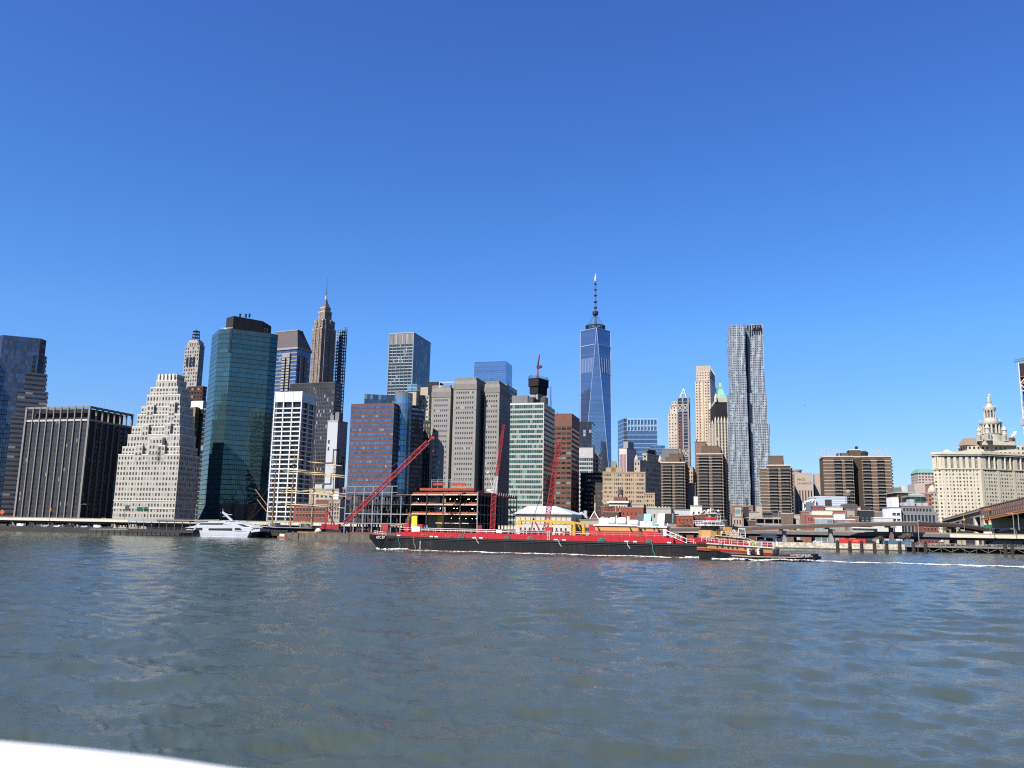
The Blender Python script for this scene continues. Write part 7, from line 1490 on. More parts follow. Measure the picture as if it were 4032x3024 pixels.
 b = MB(); sl(X(2820, 2110, 1.2), Z(2820, 2109.5, 1.2), Z(2820, 2107, 1.2), X(2936, 2119, 1.2), Z(2936, 2121, 1.2), Z(2936, 2118, 1.2), 1.25, W - 1.25); t.part('upper_deck', b, WHITE, parent=h3)
 for px in (2799, 2816, 2832, 2863, 2901): x = X(px, 2115, 1.4); z = Z(px, 2115 + max(0, (px - 2832)) * .16, 1.4); b = MB(); b.tube((x, 1.6, z), (x, 1.25, z), .2, 10); t.part('porthole', b, GLASS_DARK, parent=h3)
 x = X(2915, 2128, 1.4); b = MB(); b.box(x - .4, x + .4, 1.3, 1.49, Z(2915, 2131, 1.4), Z(2915, 2120, 1.4)); t.part('door', b, DARK, parent=h3)
 # wheelhouse, rounded front
 xw0, xw1 = X(2773, 2090, 2), X(2838, 2095, 2); zw0 = zm2 + .2; zw1 = Z(2805, 2088, 2); zw2 = Z(2805, 2070, 2); r_ = (W - 3.6) / 2
 plan = [(xw1, 1.8), (xw0 + 1.6, 1.8), (xw0 + .5, 2.6), (xw0, c - 1), (xw0, c + 1), (xw0 + .5, W - 2.6), (xw0 + 1.6, W - 1.8), (xw1, W - 1.8)]
 b = MB(); b.prism(plan[::-1], zw0, zw1); wh = t.part('wheelhouse', b, TAN); b = MB(); b.prism(inset(plan[::-1], .25), zw1, zw2, cw=1.05, ch=5); t.part('wheelhouse_window', b, facade((.40, .23, .09), (.03, .04, .05), u=(.14, .86), v=(.22, .88), refl=.2, tilt=.03, name='wheelhouse windows'), parent=wh)
 b = MB(); b.prism(inset(plan[::-1], -.75), zw2, zw2 + .28); t.part('wheelhouse_roof', b, WHITE, parent=wh)
 rail(t, [(xw0 - .3, 1.4, zw2 + .28), (xw1 + .4, 1.4, zw2 + .28)], 1.0, 1.0, WHITE, .035, parent=wh); rail(t, [(xw0 - .3, 1.4, zw2 + .28), (xw0 - .3, W - 1.4, zw2 + .28)], 1.0, 1.0, WHITE, .05, parent=wh)
 x = X(2825, 2095, 1.7); b = MB()
 for d in (-.25, .25): b.beam((x + d, 1.6, zw0), (x + d + .3 * 0, 1.6, zw1 + .4), .1)
 for k in range(8): b.beam((x - .25, 1.6, zw0 + .3 + .42 * k), (x + .25, 1.6, zw0 + .3 + .42 * k), .08)
 t.part('ladder', b, mat((.3, .16, .06)), parent=wh)
 # high pilothouse on a trunk
 xp0, xp1 = X(2798, 2040, 3), X(2821, 2040, 3); zp = [Z(2810, y, 3) for y in (2054, 2051, 2038, 2024, 2021)]
 b = MB(); b.lattice(((xp0 + xp1) / 2, c, zw2 + .3), ((xp0 + xp1) / 2, c, zp[0]), 1.1, 5, .07); for_ = t.part('pilot_trunk', b, mat((.5, .48, .46)))
 lbox(t, 'pilot_platform', xp0 - .5, xp1 + 1.1, 2.6, W - 2.6, zp[0], zp[1], WHITE); ph = lbox(t, 'pilothouse', xp0, xp1, 3.2, W - 3.2, zp[1], zp[2], REDTRIM)
 b = MB(); b.box(xp0 + .04, xp1 - .04, 3.24, W - 3.24, zp[2], zp[3], cw=1.7, ch=5); t.part('pilothouse_window', b, facade((.42, .24, .1), (.05, .055, .06), u=(.15, .85), v=(.1, .85), refl=.2, name='pilothouse windows'), parent=ph); lbox(t, 'pilothouse_roof', xp0 - .2, xp1 + .2, 3, W - 3, zp[3], zp[4], mat((.6, .56, .5)), parent=ph)
 rail(t, [(xp1 + .1, 2.8, zp[1]), (xp1 + 1, 2.8, zp[1])], 1.6, .9, WHITE, .04)
 b = MB(); xm = (xp0 + xp1) / 2; zt = Z(2803, 2001, c); b.tube((xm, c, zp[4]), (xm, c, zt), .12, 6); b.beam((xm - 1.5, c, zt - 1.2), (xm + 1.6, c, zt - 1.2), .12); b.beam((xm - .7, c, zt - .3), (xm + .9, c, zt - .3), .18, .1); b.tube((xm + 1.2, c, zp[4]), (xm + 1.2, c, zt - .8), .06); b.lathe((xm - .9, c - .6, zp[4]), [(.05, 0), (.38, .4), (.38, .7), (.05, 1.05)], 10); b.lathe((xm + 1.9, c - .6, zp[4] + .2), [(.05, 0), (.34, .4), (.05, .8)], 10); t.part('radar_mast', b, WHITE)
 # funnel with lozenge
 xf0, xf1 = X(2870, 2100, 3), X(2906, 2100, 3); zf0 = Z(2890, 2112, 3); zf1 = Z(2872, 2074.5, 3); zf2 = Z(2904, 2082, 3); b = MB()
 sl(xf0, zf0, zf1, xf1, zf0, zf2, 3, W - 3); fn = t.part('funnel', b, TAN); b = MB(); sl(xf0 + .9, zf1 - .9, zf1 + .35, xf1 + .15, zf2 - .35, zf2 + .5, 2.96, W - 2.96); t.part('funnel_cap', b, DARK, parent=fn)
 xc_, zc_ = (xf0 + xf1) / 2 + .1, Z(2889, 2091, 3)
 for s_, m_, y_ in ((1.0, mat((.25, .07, .04)), 2.95), (.82, WHITE, 2.93)): b = MB(); b.face([(xc_ - .75 * s_, y_, zc_), (xc_, y_, zc_ - .55 * s_), (xc_ + .75 * s_, y_, zc_), (xc_, y_, zc_ + .55 * s_)]); t.part('funnel_emblem', b, m_, parent=fn)
 lettering_local(t, 'R', xc_ - .2, 2.92, zc_ - .2, .58, mat((.35, .04, .04)), name='emblem_letter', proud=.01)
 b = MB()
 for dx in (.4, 1.0): b.tube((xf0 + dx + 1, c, zf2), (xf0 + dx + 1.2, c, zf2 + 1.2), .16, 8)
 t.part('exhaust_pipe', b, DARK, parent=fn)
 # rails and frames
 rail(t, [(X(2840, 2105, 1), 1, Z(2840, 2109, 1)), (X(2936, 2115, 1), 1, Z(2936, 2118, 1))], 1.1, 1.3, WHITE, .05)
 rail(t, [(xa, .66, zd0 + .3), (X(2873, 2145, .66), .66, zd0 + .3 + (zd1 - zd0) * .33)], 1.15, 1.2, WHITE, .04); rail(t, [(X(2880, 2147, .66), .66, zd0 + .3 + (zd1 - zd0) * .36), (xe + .4, .66, zd1 + .3)], 1.15, 1.5, WHITE, .04)
 rail(t, [(X(2762, 2125, 1), .8, Z(2764, 2131, 1)), (X(2800, 2128, 1), .8, Z(2800, 2134, 1))], 1.2, 1.0, WHITE, .055)
 b = MB(); xg = X(2934, 2100, 1.2); zg = Z(2934, 2082, 1.2); zb_ = Z(2930, 2118, 1.2)
 for y in (1.2, W - 1.2): b.tube((xg, y, zb_), (xg, y, zg), .09); b.tube((xg - 1.8, y, zb_), (xg - 1.8, y, zg), .09); b.tube((xg - 1.8, y, zg), (xg, y, zg - .4), .09); b.tube((xg, y, zg + -2.3), (xg + 2.9, y, zd1 + 1.6), .08)
 b.tube((xg, 1.2, zg), (xg, W - 1.2, zg), .09); t.part('boat_davit', b, WHITE)
 lbox(t, 'red_locker', X(3016, 2150, 1), X(3040, 2150, 1), 1, 3, zd1 + .3, zd1 + 1.6, RED); lbox(t, 'deck_gear', X(2975, 2150, 1), X(3010, 2150, 1), 2.5, 4.5, zd1 + .4, zd1 + 1.4, mat((.32, .27, .16)))
 b = MB(); x = X(2835, 2130, .3);
 for i in range(14): an = 2 * math.pi * i / 14; a2 = 2 * math.pi * (i + 1) / 14; b.tube((x + .42 * math.cos(an), .22, zd0 + .7 + .42 * math.sin(an)), (x + .42 * math.cos(a2), .22, zd0 + .7 + .42 * math.sin(a2)), .1, 6)
 t.part('life_ring', b, mat((.65, .5, .48)))
 b = MB(); x = X(3056, 2178, c); b.lathe((x, c, z3 - .2), [(.5, 0), (.7, .6), (.7, 1.5), (.3, 2.0)], 10); b.beam((x - .8, c, z3), (x + .9, c, z3 + 1.6), .35); t.part('tow_winch', b, DARK)
 # ensign at the stern of the house
 xf = X(3050, 2150, c); zf = Z(3052, 2120, c); f = T('ensign_flag', 'drooping red white and blue flag on a short staff behind the tug house', 'flag', tuple(sv.world(xf, c, zd1 + .3)), sv.rz, local=True)
 b = MB(); b.tube((0, 0, -1.6), (.5, 0, zf - zd1), .05); f.part('staff', b, mat((.5, .45, .4))); fm = G('flag cloth'); s_ = fm.n('ShaderNodeSeparateXYZ'); fm.t.links.new(fm.uv(), s_.inputs[0]); st_ = fm.math('GREATER_THAN', fm.math('FRACT', fm.math('MULTIPLY', s_.outputs[0], 3.5)), .5); fm.set(fm.b.inputs['Base Color'], fm.mix(fm.math('GREATER_THAN', s_.outputs[1], .6), fm.mix(st_, (.5, .05, .05), (.7, .68, .66)), (.03, .04, .12)))
 b = MB(); H = zf - zd1
 for i in range(6):
  u0, u1 = i / 6, (i + 1) / 6; b.face([(.45 + u0 * .6, .12 * math.sin(i * 2), H * .15), (.45 + u1 * .6, .12 * math.sin(i * 2 + 2), H * .12), (.5 + u1 * .5, .12 * math.sin(i * 2 + 2.5), H * .95 - u1 * .5), (.5 + u0 * .5, .12 * math.sin(i * 2 + .5), H * .95 - u0 * .5)], 0, [(u0, 0), (u1, 0), (u1, 1), (u0, 1)])
 f.part('flag_cloth', b, fm.m)
 return t, sv, zd1, X
TUG, TSV, TDECK, TX = b_tug()
# ------------------------------------------------------------------ people (one continuous body each)
def person_mesh(shirt, trousers, pose=0):
 me = bpy.data.meshes.new('person'); sw = .16 if pose else .05
 V = [(0, 0, .95), (0, 0, 1.2), (0, 0, 1.42), (0, 0, 1.55), (0, -.01, 1.68), (-.1, 0, .9), (-.12, -sw, .48), (-.13, -sw * .4, .06), (-.13, -sw * .4 - .14, .03), (.1, 0, .9), (.12, sw, .48), (.13, sw * 1.1, .06), (.13, sw * 1.1 - .14, .03), (-.2, 0, 1.4), (-.26, .05, 1.13), (-.27, -.08, .88), (.2, 0, 1.4), (.26, -.05, 1.13), (.27, -.2 if pose else -.08, .95)]
 E = [(0, 1), (1, 2), (2, 3), (3, 4), (0, 5), (5, 6), (6, 7), (7, 8), (0, 9), (9, 10), (10, 11), (11, 12), (2, 13), (13, 14), (14, 15), (2, 16), (16, 17), (17, 18)]
 rad = [.15, .15, .15, .06, .105, .1, .075, .05, .04, .1, .075, .05, .04, .07, .05, .038, .07, .05, .038]
 me.from_pydata(V, E, []); o = bpy.data.objects.new('person', me); COL.objects.link(o)
 o.modifiers.new('Skin', 'SKIN'); sd = o.modifiers.new('Sub', 'SUBSURF'); sd.levels = sd.render_levels = 1
 for i, r in enumerate(rad): me.skin_vertices[0].data[i].radius = (r, r * .8);
 me.skin_vertices[0].data[0].use_root = True
 dg = bpy.context.evaluated_depsgraph_get(); dg.update(); m2 = bpy.data.meshes.new_from_object(o.evaluated_get(dg)); bpy.data.objects.remove(o)
 skin, hair = mat((.45, .28, .2), .6), mat((.03, .02, .015))
 for m in (shirt, trousers, skin, hair): m2.materials.append(m)
 for p in m2.polygons:
  z = p.center.z; x = abs(p.center.x); p.use_smooth = True
  p.material_index = 1 if z < .93 and x < .23 else 0 if z < 1.5 else 3 if (z > 1.7 or p.center.y > .04) else 2
  if x > .23 and z < .98: p.material_index = 2
 return m2
HIVIS = person_mesh(mat((.62, .72, .05), .7), mat((.55, .62, .06), .7), 1)
def put_person(me, loc, rz, label, group=None):
 o = bpy.data.objects.new('person', me); COL.objects.link(o); o.location = loc; o.rotation_euler = (0, 0, rz); tag(o, label, 'person', group); return o
put_person(HIVIS, TSV.world(TX(2964, 2150, 1.6), 1.6, TDECK + .45), .5, 'deckhand in bright yellow-green jacket and trousers standing at the tug boat-deck rail')
# ------------------------------------------------------------------ white excursion boat
def b_ferry():
 A, Bq = PZ(702, 2110, 0), PZ(990, 2117, 0); sv = SideView(A, Bq); W = 10.5; X = lambda px, py, o=0: sv.x(px, py, o); Z = lambda px, py, o=0: sv.z(px, py, o)
 t = T('excursion_boat', 'white three-deck catamaran excursion boat with dark window strips moored at the pier', 'boat', tuple(sv.A), sv.rz, local=True); W1 = mat((.50, .52, .55), .35, 0, .04); gl = mat((.02, .025, .03), .12, 0, .3, streak=False)
 def side(pts, y0, y1, name, m, parent=None, pts2=None):
  q = [(X(px, py, y0), Z(px, py, y0)) for px, py in pts]; b = MB(); n = len(q)
  A_ = sum(q[i][0] * q[(i + 1) % n][1] - q[(i + 1) % n][0] * q[i][1] for i in range(n)); q = q if A_ > 0 else q[::-1]
  b.face([(x, y0, z) for x, z in q]); b.face([(x, y1, z) for x, z in q[::-1]])
  for i in range(n): (x0, z0), (x1, z1) = q[i], q[(i + 1) % n]; b.face([(x1, y0, z1), (x0, y0, z0), (x0, y1, z0), (x1, y1, z1)])
  return t.part(name, b, m, parent=parent)
 hl = side([(702, 2112), (722, 2089), (748, 2087.5), (900, 2090), (940, 2093), (985, 2091), (972, 2117), (702, 2113)], 0, 3.2, 'hull', W1); side([(702, 2112), (722, 2089), (940, 2093), (985, 2091), (972, 2117)], W - 3.2, W, 'hull', W1)
 side([(725, 2094), (728, 2088), (985, 2091), (985, 2096)], 3.2, W - 3.2, 'bridge_deck', mat((.5, .52, .54)))
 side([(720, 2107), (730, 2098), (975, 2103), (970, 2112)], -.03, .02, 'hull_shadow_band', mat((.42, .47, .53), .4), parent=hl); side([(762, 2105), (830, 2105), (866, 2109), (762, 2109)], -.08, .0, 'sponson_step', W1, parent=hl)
 bw = side([(985, 2091), (1000, 2084), (1024, 2083), (1023, 2092), (985, 2097)], .6, W - .6, 'bow_deck', W1)
 side([(972, 2116), (985, 2098), (1020, 2096), (1002, 2118)], 3.3, W - 3.3, 'bow_gap_shade', mat((.04, .045, .05)))  # dark block painting in the shade of the gap between the hulls
 m1 = side([(757, 2088), (776, 2070), (930, 2066), (958, 2076), (1000, 2078), (985, 2091), (900, 2090)], .5, W - .5, 'main_cabin', W1)
 m2 = side([(766, 2070), (788, 2057), (866, 2054), (945, 2056), (1000, 2078), (958, 2076), (930, 2071)], 1.0, W - 1.0, 'upper_cabin', W1)
 side([(727, 2078), (760, 2071), (776, 2070), (768, 2079)], .4, W - .4, 'aft_deck', W1); side([(735, 2088), (742, 2079), (748, 2079), (746, 2088)], .6, W - .6, 'aft_support', mat((.06, .07, .08)))
 side([(728, 2089), (735, 2084), (757, 2084), (757, 2089)], .2, W - .2, 'aft_bulwark', W1)
 p = side([(866, 2055), (877, 2049), (940, 2050), (952, 2058), (890, 2059)], 1.6, W - 1.6, 'pilothouse', W1)
 for nm, pts, par in (('cabin_window', [(783, 2066), (789, 2060), (881, 2060), (877, 2066.5)], m2), ('cabin_window', [(821, 2090), (821, 2080), (915, 2080), (914, 2091)], m1), ('cabin_window', [(764, 2088), (773, 2078), (797, 2078), (797, 2088)], m1), ('cabin_window', [(925, 2088), (924, 2079), (946, 2079), (953, 2088)], m1), ('bridge_window', [(905, 2057.5), (902, 2052.5), (942, 2053), (949, 2058)], p), ('bridge_window', [(888, 2057.5), (888, 2053), (897, 2053), (901, 2057.5)], p), ('forward_window', [(932, 2064), (955, 2064), (985, 2075), (960, 2074)], m2)):
  y = {'cabin_window': .46, 'bridge_window': 1.56, 'forward_window': .96}[nm]; y = .96 if nm == 'cabin_window' and par is m2 else y; side(pts, y, y + .1, nm, gl, parent=par)
 b = MB(); b.tube((X(930, 2054, 1.5), 1.5, Z(930, 2054, 1.5)), (X(1000, 2077, 1), .9, Z(1000, 2077, 1)), .18, 6); b.tube((X(957, 2076, 1), .9, Z(957, 2076, 1)), (X(995, 2078, 1), .9, Z(995, 2078, 1)), .15, 6); t.part('bow_brace', b, W1)
 rail(t, [(X(764, 2056, 1), 1, Z(764, 2056, 1)), (X(862, 2054, 1), 1, Z(862, 2054, 1))], 1.15, 1.0, W1, .05, bars=3); rail(t, [(X(764, 2056, 1), 1, Z(764, 2056, 1)), (X(764, 2056, 1), W - 1, Z(764, 2056, 1))], 1.15, 1.2, W1, .05); rail(t, [(X(985, 2080, .6), .6, Z(990, 2083, .6)), (X(1023, 2083, .6), .6, Z(1023, 2083, .6))], 1.1, .8, W1, .05)
 b = MB(); c = W / 2; a0 = (X(914, 2049, c), c, Z(914, 2050, c)); a1 = (X(877, 2016, c), c, Z(877, 2016, c)); b.beam(a0, a1, .7, 1.0); b.tube(a1, (a1[0] + .1, c, a1[2] + 1.8), .12); b.beam((X(893, 2027, c), c, Z(893, 2027, c)), (X(914, 2027, c), c, Z(914, 2026, c)), .3); b.beam((X(877, 2020, c) - .5, c - 1.5, Z(877, 2020, c)), (X(877, 2020, c) - .5, c + 1.5, Z(877, 2020, c)), .2); b.tube((X(896, 2027, c), c, Z(896, 2027, c)), (X(892, 2021, c), c, Z(892, 2021, c)), .15); b.beam((X(877, 2032, c), c, Z(877, 2033, c)), (X(895, 2033, c), c, Z(895, 2033, c)), .2); t.part('raked_mast', b, W1)
 lettering_local(t, 'ZEPHYR', X(881, 2072, 1), 1.0, Z(881, 2072, 1), 1.45, mat((.08, .14, .36)), proud=.1)
 b = MB()
 for i in range(30): b.box(X(712, 2112) + i * 1.25, X(712, 2112) + i * 1.25 + 1.25, -.5 - .3 * math.sin(i), .1, -.3, .12 + .06 * math.sin(i * 2.1))
 t.part('waterline_wash', b, mat((.6, .66, .68), .6))
b_ferry()
# ------------------------------------------------------------------ piers
def pier(label, pts, ztop, thick, m, pile_step=4, rows=1, pile=None, railm=None, piles=True, name='wooden_pier'):
 c = cen(pts); t = T(name, label, 'pier', (c[0], c[1], 0)); b = MB(); b.prism(pts, ztop - thick, ztop); t.part('deck', b, m); e = Vector(pts[1]) - Vector(pts[0]); L = e.length; e.normalize(); n = Vector((-e.y, e.x)); n = n if n.dot(Vector(c) - Vector(pts[0])) > 0 else -n
 pm = pile or mat((.05, .045, .04), .95, 0, .4); k = int(L / pile_step)
 if piles:
  for i in range(k + 1):
   for r in range(rows):
    q = Vector(pts[0]) + e * (.3 + (L - .6) * i / k) + n * (.45 + 3.5 * r); b = MB(); b.tube((q.x, q.y, -3), (q.x + .1 * math.sin(i * 7), q.y, ztop - thick), .26, 7); t.part('pile', b, pm)
 if railm: rail(t, [(pts[0][0] + n.x * .3, pts[0][1] + n.y * .3, ztop), (pts[1][0] + n.x * .3, pts[1][1] + n.y * .3, ztop)], 1.1, 2.2, railm, .05)
 return t
def shoreside(px0, px1, off0=0, off1=14, z=3.0):
 s0 = (PZ(px0, 2095 + px0 * .019, .5) - SH0).dot(shd); s1 = (PZ(px1, 2095 + px1 * .019, .5) - SH0).dot(shd); return [tuple(shp(s0, off0)[:2]), tuple(shp(s1, off0)[:2]), tuple(shp(s1, off1)[:2]), tuple(shp(s0, off1)[:2])]
def pquad(a, b, dep, dirv=None):
 A, B = Vector(a), Vector(b); n = Vector(dirv) if dirv else Vector((.274, .96)); return [tuple(A), tuple(B), tuple(B + n * dep), tuple(A + n * dep)]
DECKM = mat((.40, .37, .31), .9, 0, .15); TIMBER = mat((.10, .09, .075), .95, 0, .35)
def b_piers():
 a = PZ(-120, 2084, 0); bq = PZ(352, 2093, 0); pier('pale waterfront walkway on short dark piles along the left shore', pquad((a.x, a.y), (bq.x, bq.y), 30), 3.0, .8, DECKM, 6, 1, None, mat((.4, .4, .4)))
 a = PZ(351, 2104, 0); bq = PZ(500, 2106, 0); t = pier('weathered timber landing on open piles with a pale deck, left of the white boat', pquad((a.x, a.y), (bq.x, bq.y), 34), 3.1, .5, mat((.42, .40, .34), .9, 0, .2), 3.2, 2, mat((.20, .18, .14), .9, 0, .3), mat((.32, .3, .26)))
 e = (Vector((bq.x, bq.y)) - Vector((a.x, a.y)));
 for zz in (.9, 2.0): b = MB(); b.beam((a.x, a.y - .1, zz), (bq.x, bq.y - .1, zz), .35); t.part('wale', b, mat((.2, .18, .14), .9))
 a = PZ(500, 2107, 0); bq = PZ(760, 2112, 0); t = pier('dark piled pier with an upper viewing deck behind the white boat', pquad((a.x, a.y), (bq.x, bq.y), 40), 3.4, 1.6, mat((.06, .055, .052), .9), 2.6, 1, mat((.035, .032, .03)), mat((.12, .12, .13)), name='two_level_pier')
 a = PZ(503, 2048, 6.8); A = PY(503, 2048, 500); Bp = PY(745, 2052, 492); z = A.z
 b = MB(); b.prism(pquad((A.x, A.y), (Bp.x, Bp.y), 18), z - .6, z + .3); t.part('upper_deck', b, mat((.10, .105, .13), .6)); b = MB(); mid = A.lerp(Bp, .48); b.prism(pquad((A.x, A.y - .1), (mid.x, mid.y - .1), .12), z - .7, z + .9); t.part('pale_parapet', b, mat((.33, .35, .4)))
 for k in range(9): q = A.lerp(Bp, k / 8); b = MB(); b.beam((q.x + .4, q.y + .8, 3.4), (q.x + .4, q.y + .8, z - .6), .35); t.part('post', b, mat((.12, .12, .13)))
 rail(t, [(A.x, A.y, z + .3), (Bp.x, Bp.y, z + .3)], 1.1, 2.0, mat((.1, .1, .11)), .05)
 for px0, px1, m_ in ((578, 612, mat((.25, .25, .33))), (628, 690, mat((.5, .36, .36)))): a0 = PY(px0, 2066, 508); a1 = PY(px1, 2066, 506); b = MB(); b.prism(pquad((a0.x, a0.y), (a1.x, a1.y), 6), 3.4, 6.6); t.part('kiosk', b, m_)
 a = PZ(1034, 2117, 0); bq = PZ(1130, 2119, 0); pier('dark timber pier head beside the tall ship bow, crowded with people', pquad((a.x, a.y), (bq.x, bq.y), 9), 3.0, 1.8, mat((.05, .045, .04), .9), 2.4, 1, mat((.03, .028, .026)), mat((.2, .2, .2)))
 # broad pier carrying the steel frame and market hall
 a = (-92, 440); bq = (-14, 400); c_ = (60, 432); P = [a, bq, c_, (70, 480), (-60, 500)]; t = T('broad_pier', 'broad concrete pier under the steel frame building', 'pier', (-20, 440, 0)); b = MB(); b.prism(P, 1.4, 3.05); t.part('deck', b, CONC)
 for A_, B_ in ((a, bq), (bq, c_)):
  for i in range(16): q = Vector(A_).lerp(Vector(B_), i / 15); b = MB(); b.tube((q.x, q.y + .6, -3), (q.x, q.y + .6, 1.4), .4, 8); t.part('pile', b, mat((.06, .055, .05), .9))
 # sea wall and open walkway on the right
 s0, s1 = [(PZ(px, y, 0) - SH0).dot(shd) for px, y in ((2700, 2160), (3625, 2178))]; s2 = s1 + 190
 wl = G('sea wall'); o = wl.obj(); zz = wl.n('ShaderNodeSeparateXYZ'); wl.t.links.new(o, zz.inputs[0]); n1 = wl.noise(o, .6, 5, .65); n2 = wl.noise(o, .13, 3)
 base = wl.mix(wl.ramp(n1, .35, .65), (.17, .155, .12), (.42, .38, .30)); base = wl.mix(wl.math('GREATER_THAN', wl.math('ADD', zz.outputs[2], wl.math('MULTIPLY', n2, .8)), 1.15), (.035, .04, .025), base); wl.set(wl.b.inputs['Base Color'], base); wl.b.inputs['Roughness'].default_value = .9
 b = MB(); b.prism([tuple(shp(s0, -1)[:2]), tuple(shp(s1, -1)[:2]), tuple(shp(s1, .6)[:2]), tuple(shp(s0, .6)[:2])], -4, 3.3); t = tag(b.build('sea_wall', wl.m), 'stained stone sea wall with a green tide line below the ramp', 'wall')
 for k in range(34):                  # low blocks along its top
  pass
 q0, q1 = shp(s1, -3), shp(s2, -3); t = pier('open walkway on dark piles with a rail below the bridge on the right', [tuple(q0[:2]), tuple(q1[:2]), tuple(shp(s2, 4)[:2]), tuple(shp(s1, 4)[:2])], 3.1, .9, mat((.2, .19, .17), .9), 5, 1, mat((.06, .055, .05)), mat((.5, .5, .5)), name='waterfront_walkway')
 b = MB(); s = s1 + 8
 while s < s1 + 60: b.beam(shp(s, -2.6, 2.1), shp(s + 4, -2.6, .3), .2); b.beam(shp(s + 4, -2.6, .3), shp(s + 8, -2.6, 2.1), .2); s += 8
 t.part('under_brace', b, mat((.2, .17, .13)))
 sA, sB = [(PZ(px, 2160, 3) - SH0).dot(shd) for px in (3680, 3790)]; b = MB(); b.prism([tuple(shp(sA, 3)[:2]), tuple(shp(sB, 3)[:2]), tuple(shp(sB, 3.2)[:2]), tuple(shp(sA, 3.2)[:2])], 3.1, 5.2); f = tag(b.build('fence_screen', mat((.06, .13, .2), .7)), 'blue construction fence screen standing on the walkway under the highway', 'fence')
 # clusters of piles in front of the wall
 first = None
 for i, px in enumerate((3289, 3337, 3383, 3433, 3480, 3532, 3586, 3633, 3945, 3972, 4030)):
  q = PZ(px, 2172 + (px - 3289) * .018, 0); q.y -= 3; order = ['first', 'second', 'third', 'fourth', 'fifth', 'sixth', 'seventh', 'eighth', 'ninth', 'tenth', 'eleventh'][i]
  lab = f'{order} dark pile cluster from the tug along the sea wall'
  if first is None:
   t = T('pile_cluster', lab, 'pile cluster', (q.x, q.y, 0), 0, 'pile clusters standing in the water along the sea wall', local=True)
   for k in range(6):
    an = k * 1.05; x, y = .42 * math.cos(an), .42 * math.sin(an); b = MB(); b.tube((x * 1.4, y * 1.4, -3), (x, y, 4.6 + .5 * math.sin(k * 2.3)), .3, 8); t.part('pile', b, mat((.05, .04, .035), .95, 0, .4))
   b = MB()
   for zz in (2.6, 3.6): b.lathe((0, 0, zz), [(.8, 0), (.82, .12), (.8, .24)], 12)
   t.part('wire_lashing', b, mat((.09, .08, .07))); first = t.o
  else: dup(first, (q.x, q.y, 0), i * .7, lab)
b_piers()
